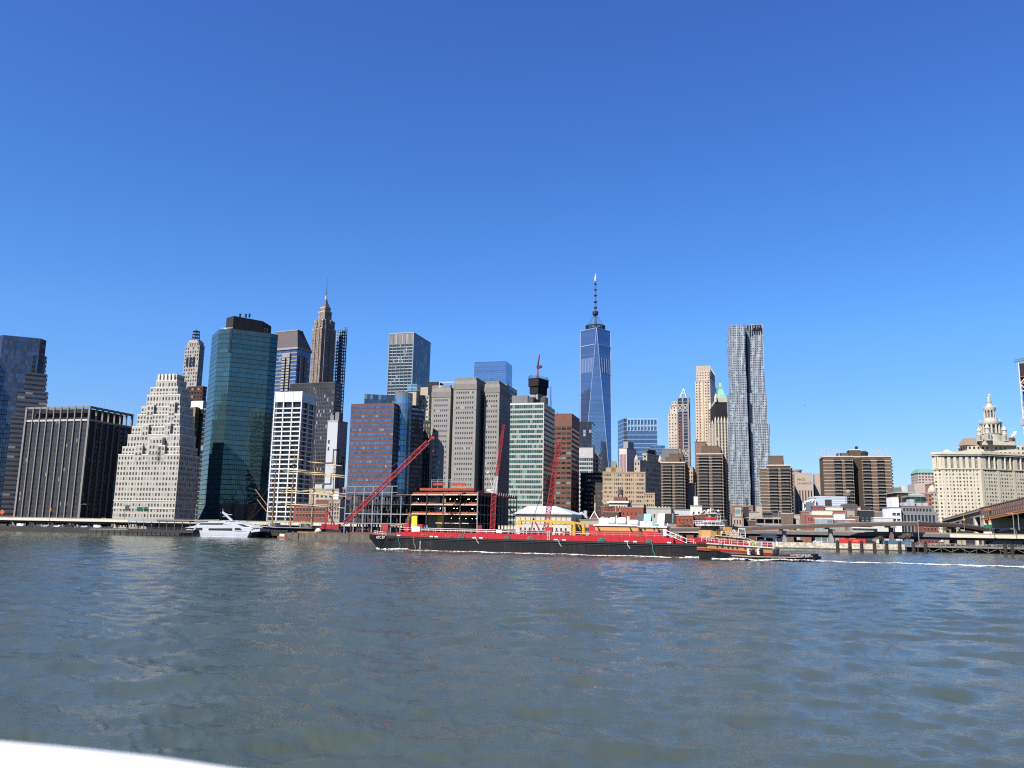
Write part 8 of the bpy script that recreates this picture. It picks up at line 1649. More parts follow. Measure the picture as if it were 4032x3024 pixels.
# ------------------------------------------------------------------ tall ship
def b_tall_ship():
 bow = Vector((-145, 481)); d = Vector((.85, .527)).normalized(); rz = math.atan2(d.y, d.x); L = 50; W = 9
 t = T('tall_ship', 'black hulled four-masted sailing ship with bare cream yards moored end-on at the pier', 'sailing ship', (bow.x, bow.y, 0), rz, local=True)
 n = Vector((-d.y, d.x)); b = MB()                                # local x from bow to stern, local y to the left of it
 bl = mat((.02, .02, .024), .5); st = [(-1, 8.0, 5.5, .4, .2), (3, 7.4, 0, 2.2, 1), (8, 6.8, -1, 3.6, 2.8), (15, 6.4, -1, 4.5, 4), (38, 6.3, -1, 4.5, 4), (46, 6.8, -1, 3.8, 3), (L, 7.6, 2.5, 2.6, 1.5)]
 hull(b, st, W); hl = t.part('hull', b, [bl, mat((.3, .24, .16))])
 b = MB()
 for s in (-1, 1):
  for i in range(len(st) - 1):
   p, q = st[i], st[i + 1]; b.beam((p[0], W / 2 + s * (p[3] + .05), p[1] - .55), (q[0], W / 2 + s * (q[3] + .05), q[1] - .55), .16, .5)
 t.part('white_stripe', b, WHITE, parent=hl); rail(t, [(0, 4.0, 7.8), (8, 1.1, 6.9), (15, .2, 6.5)], 1.1, 2, mat((.4, .38, .34)), .06); lbox(t, 'deckhouse', 12, 18, 2.5, 6.5, 6.3, 8.3, mat((.5, .46, .38))); lbox(t, 'deckhouse', 30, 37, 2.5, 6.5, 6.3, 8.3, mat((.5, .46, .38)))
 mc, yc = mat((.42, .27, .16), .6, 0, .1), mat((.70, .55, .30), .55, 0, .08); c = W / 2
 def locx(px, py, Y): q = PY(px, py, Y); v = Vector((q.x, q.y)) - bow; return v.dot(d), v.dot(n), q.z
 data = [(1072, 2062, 1083, 1795, 489, ()), (1143, 2068, 1158, 1758, 494, ((1808, 30), (1850, 46), (1857, 48), (1933, 56), (1941, 58), (1987, 62))), (1227, 2062, 1240, 1768, 499, ((1821, 31), (1861, 44), (1868, 46), (1933, 52), (1945, 54), (1992, 58))), (1304, 2062, 1317, 1780, 505, ((1832, 26), (1870, 40), (1877, 42), (1941, 46), (1952, 50), (1998, 50)))]
 xs = []
 for px, yb, pt, yt, Y, yards in data:
  x, y, z0 = locx(px, yb, Y); _, _, zt = locx(pt, yt, Y); xs.append((x, y, zt)); b = MB(); h = zt - 6.5; b.tube((x, y, 6.5), (x, y, 6.5 + h * .5), .55, 10, r2=.45); b.tube((x, y, 6.5 + h * .48), (x, y, 6.5 + h * .78), .32, 8, r2=.26); b.tube((x, y, 6.5 + h * .77), (x, y, zt), .2, 8, r2=.1); mk = t.part('mast', b, mc)
  for f in (.48, .77): b = MB(); b.box(x - .9, x + .9, y - 1.2, y + 1.2, 6.5 + h * f, 6.5 + h * f + .25); t.part('mast_top', b, mc, parent=mk)
  for py, hw in yards:
   _, _, z = locx(px, py, Y); hm = hw / 3340 * Y; b = MB(); ux, uy = math.cos(-rz), math.sin(-rz); o = .6; X0, Y0 = x - uy * -o * 0 + .5, y - .5; b.tube((X0 - ux * hm, Y0 - uy * hm, z + .3), (X0, Y0, z), .12, 8, r2=.34); b.tube((X0, Y0, z), (X0 + ux * hm, Y0 + uy * hm, z - .3), .34, 8, r2=.12); t.part('yard', b, yc, parent=mk)
  b = MB()
  for s in (-1, 1):
   for dx in (-3, -1.5, 0, 1.5): b.tube((x + dx, c + s * 4.3, 6.6), (x, y, 6.5 + h * .48), .05, 4)
   for dx in (-4, 1): b.tube((x + dx, c + s * 4.3, 6.6), (x, y, 6.5 + h * .78), .04, 4)
  t.part('shroud', b, DARK, parent=mk)
 b = MB()
 for (x0, y0, z0), (x1, y1, z1) in zip(xs[:-1], xs[1:]): b.tube((x0, y0, z0 * .78), (x1, y1, z1 * .45), .05, 4); b.tube((x0, y0, z0), (x1, y1, z1 * .75), .04, 4)
 b.tube((xs[0][0], xs[0][1], xs[0][2] * .75), (-1, c, 8.2), .06, 4); b.tube((xs[0][0], xs[0][1], xs[0][2] * .5), (-1, c, 8.2), .06, 4); t.part('stay', b, DARK)
 x, y, _ = xs[0]; b = MB(); b.tube((x - .6, y, 14.5), (x - 9, y + 7, 27), .22, 8); b.tube((x - .6, y, 11), (x - 8, y + 6, 21.5), .2, 8); t.part('spanker_gaff', b, mc)
b_tall_ship()
# people on the pier and on deck
def b_people():
 cols = [((.04, .05, .08), (.02, .02, .03)), ((.3, .04, .05), (.03, .04, .08)), ((.5, .5, .5), (.04, .04, .05)), ((.08, .12, .2), (.1, .09, .08))]
 ms = [person_mesh(mat(a, .8), mat(b, .8), i % 2) for i, (a, b) in enumerate(cols)]; r = random.Random(5); names = ['person in a dark coat', 'person in a red jacket', 'person in a grey top', 'person in a blue jacket']
 for i in range(14):
  px = 1040 + i * 6.4; q = PZ(px, 2117, 0); k = i % 4; d = 2 + r.random() * 8
  put_person(ms[k], (q.x + d * .27, q.y + d * .96, 3.0), r.random() * 6, names[k] + ' walking on the dark pier beside the tall ship', 'people on the pier beside the tall ship')
 for i in range(12):
  q = PZ(30 + i * 27 + 9 * r.random(), 2086, 0); put_person(ms[(i * 3) % 4], (q.x + 1, q.y + 3 + 4 * r.random(), 3.0), r.random() * 6, names[(i * 3) % 4] + ' strolling on the pale walkway at the left shore', 'people on the left walkway')
b_people()
# ------------------------------------------------------------------ steel frame building on the pier
def b_frame_building():
 C = PY(1881, 1946, 422); a = R(-24.5); dl = Vector((-math.cos(a), -math.sin(a), 0)); dr = Vector((-math.sin(a), math.cos(a), 0)); zr = C.z
 tL = abs(along(C, dl, 1618)); tLL = abs(along(Vector((C.x, C.y, zr)), dl, 1362)); tR = abs(along(C, dr, 2035)); dz = [zr, PY(1881, 1986, 422).z, PY(1881, 2024, 422).z, PY(1881, 2060, 422).z]
 t = T('steel_frame_building', 'low wide steel frame building under construction with orange netting on its floors', 'building', (C.x, C.y, 3.05)); st = mat((.05, .048, .05), .6); gs = mat((.30, .33, .37), .5, .2); og = mat((.40, .07, .035), .85, 0, .35, .9); ow = mat((.62, .53, .42)); P = lambda u, v, z: (C.x + dl.x * u + dr.x * v, C.y + dl.y * u + dr.y * v, z)
 def slab(u0, u1, v0, v1, z0, z1, name, m, **k): b = MB(); b.prism([P(u0, v0, 0)[:2], P(u0, v1, 0)[:2], P(u1, v1, 0)[:2], P(u1, v0, 0)[:2]], z0, z1); return t.part(name, b, m, **k)
 for i, z in enumerate(dz[:3]): slab(-.1, tL, 0, tR, z - .35, z, 'floor_slab', mat((.16, .15, .14))); slab(0, tL, -.12, -.02, z - .5, z - .02, 'slab_edge', ow); slab(-.22, -.12, 0, tR, z - .5, z - .02, 'slab_edge', st)
 slab(5, tL * .62, 1, tR, dz[3] - .3, dz[3], 'floor_slab', mat((.2, .19, .18))); slab(5, tL * .62, .85, .99, dz[3] - .4, dz[3], 'slab_edge', ow)
 rn = random.Random(2); og2 = mat((.30, .10, .06), .85, 0, .3, .9)
 for i in (1, 2):
  for k in range(8): slab(.4 + (tL - 1) * k / 8, .2 + (tL - 1) * (k + 1) / 8, .3, .42, dz[i], dz[i] + rn.uniform(.45, .95), 'safety_net', rn.choice((og, og, og2)))
 slab(-.2, tL - 1, .3, .42, dz[0], dz[0] + .95, 'safety_net', og, label='orange safety net along the roof edge'); slab(.2, .32, .3, tR, dz[0], dz[0] + 1.3, 'safety_net', og)
 # upper partial storeys
 u0, u1 = 12, 34; z1 = PY(1760, 1928, 440).z; z2 = PY(1760, 1907, 440).z; slab(u0 - 4, u1 + 6, 12, 26, z1 - .4, z1, 'floor_slab', mat((.3, .14, .1))); slab(u0 - 4, u1 + 6, 11.8, 11.95, z1, z1 + 1.0, 'safety_net', og); slab(u0 + 2, u0 + 10, 13, 13.15, z1 + 2.2, z2 + 1.0, 'safety_net', og); slab(u0 + 14, u1 - 1, 13, 13.15, z1 + 2.4, z2 + 1.0, 'safety_net', og)
 for k in range(7): b = MB(); u = u0 + (u1 - u0) * k / 6; b.beam(P(u, 13.5, dz[0]), P(u, 13.5, z2 + 3), .3); t.part('column', b, gs)
 b = MB()
 for zz in (z2 + 1.8, z2 + 2.6): b.beam(P(u0, 13.5, zz), P(u1, 13.5, zz), .18)
 t.part('girt', b, gs)
 # columns
 nF = 5
 for k in range(nF):
  u = tL * k / (nF - 1) if k else 0
  for v in (0, tR * .33, tR * .66, tR): b = MB(); b.beam(P(u, v, 3), P(u, v, dz[0] + (1.2 if k == 0 else 0)), .55); t.part('column', b, (gs if k == 0 else st) if v == 0 else st)
 for k in range(1, 13): b = MB(); v = tR * k / 12; b.beam(P(0, v, 3), P(0, v, dz[0] + .2), .36); t.part('column', b, mat((.10, .115, .14)))
 for z in (dz[1], dz[2], dz[3]): b = MB(); b.beam(P(-.05, 0, z), P(-.05, tR, z), .4); t.part('spandrel_beam', b, st)
 b = MB(); [b.beam(P(-.1, tR * (.45 + k * .06), dz[0] + .2), P(-.1, tR * (.47 + k * .06), dz[0] + 2), .14) for k in range(9)]; b.beam(P(-.1, tR * .45, dz[0] + 2), P(-.1, tR, dz[0] + 2), .12); t.part('roof_rail', b, gs)
 b = MB(); b.beam(P(0, tR * .75, dz[1]), P(-14, tR * .8, 4), .5); t.part('raking_shore', b, st)
 # left open bays with tall grey columns
 ztop = PY(1480, 1914, 445).z; n = 7
 for k in range(1, n + 1):
  u = tL + (tLL - tL) * k / n
  for v in (0, 6, 12, 18, 24): b = MB(); tall = k >= 2 and v == 0; b.beam(P(u, v, 3), P(u, v, ztop if tall else dz[0] - (k % 3)), .5 if v == 0 else .75); t.part('column', b, gs if v == 0 else st)
 b = MB(); b.beam(P(tL + 8, 0, ztop), P(tLL, 0, ztop), .3); b.beam(P(tL + 8, 0, ztop - 3.2), P(tLL, 0, ztop - 3.2), .25); t.part('top_beam', b, gs)
 for z, m_ in ((dz[0] - .4, st), (dz[1] - .3, st), (dz[2] - .5, mat((.36, .37, .36))), (dz[3] - 1.0, gs)):
  b = MB(); b.beam(P(tL, 0, z), P(tLL, 0, z), .42); t.part('floor_beam', b, m_)
  for v in (5, 10, 16, 24): b = MB(); b.beam(P(tL, v, z), P(tLL - (z > dz[1]) * 10, v, z), .8); t.part('floor_beam', b, st)
  b = MB()
  for k in range(0, n + 1): u = tL + (tLL - tL) * k / n; b.beam(P(u, 0, z), P(u, 24, z), .35)
  t.part('cross_beam', b, st)
 slab(tL - 1, tL + 9, .3, tR, dz[0] - .35, dz[0], 'floor_slab', mat((.25, .18, .12))); slab(tL, tL + 12, 4, 20, dz[1] - .3, dz[1], 'floor_slab', mat((.1, .1, .1))); slab(tL + 2, tLL - 6, 14, 26, dz[2] - .8, dz[2] - .5, 'floor_slab', mat((.06, .06, .06))); slab(tL + 4, tLL - 12, 10, 26, dz[0] - .7, dz[0] - .4, 'floor_slab', mat((.05, .05, .05))); slab(tL + 2, tLL - 4, 27, 28, dz[3] - 1, dz[1] - 1, 'rear_wall', mat((.035, .035, .04)))
 # shaded core walls and stair
 slab(14, 36, 14, 26, 3, dz[2] - .4, 'core_wall', mat((.26, .25, .23))); slab(3, tL - 4, 30, 31, 3, dz[0] - .5, 'rear_wall', mat((.04, .04, .045)))
 b = MB(); [b.beam(P(26 - s * 3, 12, 3 + k * 3.2 + (0 if s == -1 else 3.2)), P(26 + s * 3, 12, 3 + k * 3.2 + (3.2 if s == -1 else 0)), .3) for k in range(4) for s in ((-1,) if k % 2 else (1,))]; t.part('stair', b, mat((.25, .25, .26)))
 slab(tL - 4.5, tL - 1.2, -.5, .1, 4.5, dz[2] - 1.2, 'yellow_panel', mat((.62, .56, .05))); slab(tL - 15, tL - 11.5, 8, 9, 6, dz[2] - .8, 'yellow_panel', mat((.55, .5, .05)))
 lamp = G('work lamp'); lamp.b.inputs['Emission Color'].default_value = (.95, 1, .65, 1); lamp.b.inputs['Emission Strength'].default_value = 6; r = random.Random(8)
 for k in range(16):
  u = 2 + r.random() * (tL - 4); z = dz[1 + k % 3] + 2.6 - (k % 3 == 2) * .5; p = P(u, 3 + r.random() * 6, z); b = MB(); b.lathe(p, [(.05, 0), (.2, .15), (.05, .35)], 6); t.part('work_lamp', b, lamp.m)
 for k in range(26): u = 1 + r.random() * (tL - 2); z = dz[1 + k % 2]; b = MB(); b.beam(P(u, 2 + r.random() * 3, z), P(u, 3, z + 1.6 + r.random()), .22); t.part('shoring_post', b, ow)
 return C, P
FC, FPt = b_frame_building()
# ------------------------------------------------------------------ cranes
def crawler(label, base, rz, tip, parts=None, w=1.5, mast=None, n=26, white=False):
 """red lattice boom crane; base: cab position, tip: boom tip"""
 t = T('crawler_crane', label, 'crane', tuple(base), 0); b0 = Vector(base); m = mat((.36, .022, .03), .45, 0, .12); d = Vector(tip) - b0; dh = Vector((d.x, d.y, 0)).normalized(); s = Vector((-dh.y, dh.x, 0)); foot = b0 + dh * 2.2 + Vector((0, 0, 1.8))
 for k in (-1, 1): b = MB(); b.obox(b0 + s * 2.4 * k + Vector((0, 0, .65)), dh * 3.6, s * .55, (0, 0, .65)); t.part('track', b, DARK)
 b = MB(); b.obox(b0 - dh * 1.6 + Vector((0, 0, 2.5)), dh * 3.8, s * 1.7, (0, 0, 1.1)); t.part('cab', b, m); b = MB(); b.obox(b0 - dh * 5.2 + Vector((0, 0, 2.6)), dh * .8, s * 2.1, (0, 0, 1.3)); t.part('counterweight', b, mat((.4, .02, .03)))
 b = MB(); b.obox(b0 + dh * 1.8 + s * 1.2 + Vector((0, 0, 3.0)), dh * .9, s * .6, (0, 0, .9)); t.part('operator_cabin', b, mat((.05, .06, .07), .3))
 a = foot.lerp(Vector(tip), .06); e = foot.lerp(Vector(tip), .95); b = MB(); b.lattice(a, e, w, n, .11, chord=.17); b.tube(foot + s * .7, a + s * .6, .16); b.tube(foot - s * .7, a - s * .6, .16); u = Vector(tip); b.tube(e + s * w * .4, u, .18); b.tube(e - s * w * .4, u, .18); bm = t.part('boom', b, m)
 b = MB(); b.obox(u, dh * .9, s * .6, (0, 0, .7)); t.part('boom_head', b, m, parent=bm)
 af = b0 - dh * 3.6 + Vector((0, 0, 9.5)); b = MB()
 for k in (-1, 1): b.beam(b0 + dh * 0 + s * k + Vector((0, 0, 3)), af + s * k * .7, .3); b.beam(b0 - dh * 4.6 + s * k + Vector((0, 0, 3)), af + s * k * .7, .26)
 for f in (.3, .6, .9): q = (b0 + Vector((0, 0, 3))).lerp(af, f); b.beam(q + s * .9, q - s * .9, .18)
 t.part('gantry', b, m); b = MB()
 for k in (-1, 1): b.tube(af + s * k * .6, u + s * k * .3, .07, 5)
 b.tube(foot.lerp(u, .5), u - Vector((0, 0, .4)), .04, 4); t.part('pendant_line', b, mat((.2, .03, .035))); b = MB(); hk = u + dh * .6 + Vector((0, 0, -6)); b.tube(u + dh * .6, hk, .05, 4); b.lathe(hk - Vector((0, 0, 1.2)), [(.1, 0), (.35, .4), (.35, 1), (.1, 1.3)], 8); t.part('hook_block', b, m)
 return t, foot, u, s, dh
def b_cranes():
 # deck barge
 A, Bq = PZ(1152, 2128.5, 0), PZ(1500, 2135, 0); A.y = min(A.y, 408); sv = SideView((A.x, A.y), (A.x + 60, A.y - 4)); W = 16; X = lambda px, py, o=0: sv.x(px, py, o)
 t = T('deck_barge', 'rust-streaked grey deck barge carrying the leftmost red crane', 'barge', tuple(sv.A), sv.rz, local=True); b = MB(); x0 = X(1124, 2096); x1 = x0 + 62; hull(b, [(x0, 3.6, 2.4, 8, 8), (x0 + 4, 3.6, -.5, 8, 8), (x0 + 6, 3.6, -1, 8, 8), (x1 - 5, 3.6, -1, 8, 8), (x1, 3.6, 2.4, 8, 8)], W); t.part('hull', b, [mat((.16, .135, .115), .85, 0, .45, .5), mat((.12, .09, .07), .9)])
 lbox(t, 'timber_mat', x0 + 5, x0 + 14, 2, 6, 3.6, 4.2, mat((.46, .2, .08))); lbox(t, 'timber_stack', x0 + 14, x0 + 26, 2, 6, 3.6, 4.3, mat((.12, .09, .07))); lbox(t, 'timber_stack', x0 + 30, x1 - 4, 1, 4, 3.6, 4.4, mat((.2, .1, .06)))
 b = MB(); b.lathe((x0 + 13.5, 7, 3.6), [(1.6, 0), (1.7, 1), (1.0, 2), (.1, 2.4)], 12); t.part('cream_tank', b, mat((.7, .62, .4)))
 for k in (6, 30): b = MB(); x = x0 + k; b.path([(x, -.15, 3.7), (x + .15, -.2, 2), (x + .1, -.15, .3)], .14, 6); t.part('fender_rope', b, mat((.13, .11, .08)))
 for k in range(8): x = x0 + 3 + k * 8; b = MB(); b.box(x, x + .8, .3, .8, 3.6, 4.1); t.part('bollard', b, mat((.25, .13, .08)))
 bx = X(1318, 2085, 9); base = sv.world(bx, 9, 4.2); tip = PY(1703, 1724, base.y - 1); tip2 = PY(1703, 1722, base.y + 2)
 crawler('leftmost red lattice boom crane, leaning far right over the steel frame from the grey barge', base, 0, tip, w=1.9, n=34)
 # second crane: upright lattice tower with a luffing jib
 b0 = PZ(1928, 2100, 3.05); b0 = Vector((PY(1928, 2090, 398).x, 398, 3.05)); t = T('tower_crawler_crane', 'red tower crane with a white jib foot before the steel frame building', 'crane', tuple(b0)); m = mat((.36, .022, .03), .45, 0, .12); zt = PY(1932, 1928, 398).z
 b = MB(); b.box(b0.x - 3.6, b0.x + 3.6, b0.y - 2.8, b0.y - 1.8, 3.05, 4.3); t.part('track', b, DARK); b = MB(); b.box(b0.x - 3.6, b0.x + 3.6, b0.y + 1.8, b0.y + 2.8, 3.05, 4.3); t.part('track', b, DARK)
 b = MB(); b.box(b0.x - 5.6, b0.x + 1.4, b0.y - 1.7, b0.y + 1.7, 4.3, 6.4); b.box(b0.x - 5.6, b0.x - 3.6, b0.y - 1.7, b0.y + 1.7, 6.4, 8.6); t.part('cab', b, m)
 b = MB(); b.lattice((b0.x + 1.2, b0.y, 5), (b0.x + 1.6, b0.y, zt - 2), 2.1, 14, .12, chord=.2); t.part('mast', b, m)
 piv = Vector((b0.x + 1.8, b0.y, zt - 1.5)); jt = PY(1984, 1672, 396); j1 = piv.lerp(jt, .24); wm = mat((.75, .72, .7), .5)
 b = MB(); b.lattice(piv, j1, 1.3, 5, .12, chord=.18, mi=0); q = PY(1916, 1928, 398); b.beam(piv, q, .7); b.beam(piv + Vector((-.6, 0, 1.6)), q, .5); q2 = PY(1923, 1866, 398); b.tube(piv, q2, .12); b.lathe(q2, [(.2, 0), (.7, .3), (.7, .9), (.2, 1.1)], 8); t.part('jib_foot', b, wm)
 b = MB(); b.lattice(j1, jt, 1.3, 22, .11, chord=.17, w2=.7); t.part('jib', b, m); b = MB(); b.tube(q, j1.lerp(jt, .95), .05, 4); b.tube(q2, jt, .05, 4); t.part('pendant_line', b, mat((.25, .05, .05)))
 # third crane
 base = Vector((PY(2128, 2090, 415).x, 415, 3.1)); tip = PY(2203, 1735, 413); crawler('rightmost red lattice boom crane standing nearly upright before the pale hall', base, 0, tip, w=2.2, n=30)
b_cranes()
# ------------------------------------------------------------------ vehicles
def car_mesh(t, m, L=4.5, W=1.8, H=1.45, van=False):
 prof = [(0, .35), (0, .8), (.5, .9), (1.15, H * .95), (1.5, H), (3.1, H), (3.9, .95), (L, .85), (L, .35)] if not van else [(0, .4), (0, 1.9), (.1, 2.1), (3.6, 2.1), (4.5, 1.25), (5.3, 1.1), (5.4, .4)]
 b = MB(); n = len(prof); b.face([(x, -W / 2, z) for x, z in prof[::-1]][::-1][::-1]); b.face([(x, W / 2, z) for x, z in prof])
 for i in range(n): (x0, z0), (x1, z1) = prof[i], prof[(i + 1) % n]; b.face([(x0, -W / 2, z0), (x1, -W / 2, z1), (x1, W / 2, z1), (x0, W / 2, z0)])
 t.part('body', b, m); b = MB(); y = W / 2 + .01
 for s in (-1, 1):
  q = [(1.0, .92), (3.65, .95), (3.05, H - .08), (1.55, H - .08)] if not van else [(3.5, 1.2), (4.4, 1.2), (3.7, 1.95), (3.4, 1.95)]
  b.face([(x, s * y, z) for x, z in (q if s < 0 else q[::-1])])
 t.part('side_glass', b, GLASS_DARK)
 for x in (.9, (L if not van else 5.4) - .9):
  for s in (-1, 1): b = MB(); b.tube((x, s * (W / 2 - .2), .33), (x, s * (W / 2 + .02), .33), .33, 12); t.part('wheel', b, DARK)
def vehicle(label, loc, rz, m, van=False, name='car', cat='car', **k):
 t = T(name, label, cat, loc, rz, local=True); car_mesh(t, m, van=van, **k); return t
def on_highway(px, off): s = (PZ(px, 2108, 6) - SH0).dot(shd);
def hw_loc(px, off=24.5, z=8.3):
 lo, hi = -420, 1000
 for _ in range(40):
  mid = (lo + hi) / 2
  if proj(shp(mid, off, z + 1))[0] < px: lo = mid
  else: hi = mid
 return tuple(shp(lo, off, z))
def b_vehicles():
 rz = math.atan2(shd.y, shd.x); sil = mat((.7, .71, .72), .3, .3, .05, streak=False); wh = mat((.8, .8, .8), .3, 0, .04, streak=False); dk = mat((.03, .03, .035), .3, .2, streak=False); ye = mat((.62, .38, .04), .35, 0, .05, streak=False)
 vehicle('white car on the elevated highway in front of the dark pilastered block', hw_loc(398), rz, wh); vehicle('silver car on the highway above the white boat stern', hw_loc(586, 26), rz, sil); vehicle('white car on the highway just left of the brick warehouse', hw_loc(1182), rz, wh); vehicle('yellow taxi on the highway in front of the brick warehouse', hw_loc(1196, 25), rz, ye)
 vehicle('yellow taxi on the highway in front of the orange-red tenement', hw_loc(2694), rz, ye); vehicle('white sedan on the highway under the brown ramp', hw_loc(3200), rz, wh); vehicle('orange taxi on the highway left of the white bus', hw_loc(3296), rz, ye)
 vehicle('white panel van on the highway below the brown bridge', hw_loc(3874), rz, wh, True, 'van', 'van'); vehicle('dark van on the highway behind the white panel van', hw_loc(3770), rz, dk, True, 'van', 'van')
 p = hw_loc(3356); t = T('coach_bus', 'long white coach with a dark window strip on the highway under the ramp', 'bus', p, rz, local=True); b = MB(); b.box(0, 12.2, -1.25, 1.25, .4, 1.5); b.box(0, 12.2, -1.25, 1.25, 2.75, 3.3); t.part('body', b, wh); b = MB(); b.box(.1, 12.1, -1.2, 1.2, 1.5, 2.75); t.part('window_strip', b, GLASS_DARK)
 for x in (2, 9.6):
  for s in (-1, 1): b = MB(); b.tube((x, s * 1.0, .5), (x, s * 1.28, .5), .5, 12); t.part('wheel', b, DARK)
 def street(px, off): s0 = -420; lo, hi = -420, 1000; return hw_loc(px, off, GZ)
 vehicle('white station wagon parked behind the sea wall near the red container', street(3200, 6), rz, wh); vehicle('black car parked under the highway right of the tug', street(3128, 12), rz, dk); vehicle('white delivery van parked under the highway behind the tug stern', street(3046, 12), rz, wh, True, 'van', 'van'); vehicle('silver car parked under the highway beside the white covered boat', street(2985, 8), rz, sil)
 for i, (px, m, van) in enumerate(((70, wh, True), (110, dk, False), (168, sil, False), (215, wh, False), (262, dk, True), (322, sil, False), (372, wh, True), (420, dk, False))):
  vehicle(('white van', 'black car', 'silver car', 'white car', 'dark van', 'grey-silver car', 'white delivery van', 'black sedan')[i] + ' parked in the shade under the highway, ' + ('first', 'second', 'third', 'fourth', 'fifth', 'sixth', 'seventh', 'eighth')[i] + ' from the left edge', street(px, 16), rz, m, van, 'van' if van else 'car', 'van' if van else 'car')
 p = street(3306, 5); t = T('shipping_container', 'red ribbed shipping container standing on the quay behind the sea wall', 'container', p, rz, local=True); b = MB(); b.box(0, 12.2, 0, 2.5, .1, 2.7); t.part('body', b, mat((.55, .05, .045), .6, 0, .12)); b = MB()
 for k in range(40): b.box(.15 + k * .3, .28 + k * .3, -.05, 0, .2, 2.6)
 t.part('side_rib', b, mat((.5, .045, .04), .6)); b = MB(); b.box(6.4, 8.6, -.07, -.051, 1.3, 1.9); t.part('faded_marking', b, mat((.6, .22, .06)))
 p = street(2990, 7); t = T('covered_boat', 'white shrink-wrapped boat hull stored on the quay behind the tug', 'boat', p, rz, local=True); b = MB(); hull(b, [(0, 4.4, 4.0, .8, .4), (2, 4.5, 2.2, 1.4, .9), (7, 4.5, 2.2, 1.4, .9), (9, 4.4, 3.8, .3, .1)], 2.8); t.part('wrapped_hull', b, [WHITE, WHITE]); b = MB(); [b.beam((x, y, 0), (x, y, 2.4), .2) for x in (2.5, 6.5) for y in (.6, 2.2)]; t.part('cradle', b, STEEL)
 for i, px in enumerate((3164, 3169)): q = street(px, 5); b = MB(); b.lathe(q, [(.3, 0), (.3, .08), (.16, .1), (.05, .8)], 8); tag(b.build('traffic_cone', mat((.65, .16, .04))), 'orange traffic cone on the quay left of the white station wagon, ' + ('left one of two' if i == 0 else 'right one of two'), 'traffic cone')
 q = PZ(1096, 2119, 0); t = T('small_boat', 'small orange and white launch lying against the dark pier', 'boat', (q.x, q.y - 3, 0), -.2, local=True); b = MB(); hull(b, [(0, 1.1, .1, 1, .7), (5, 1.1, -.2, 1.2, .8), (7.5, 1.5, .4, .2, .1)], 2.4); t.part('hull', b, [mat((.5, .2, .08)), mat((.6, .5, .4))]); lbox(t, 'cabin', 1.2, 4, .5, 1.9, 1.1, 2.4, WHITE)
b_vehicles()
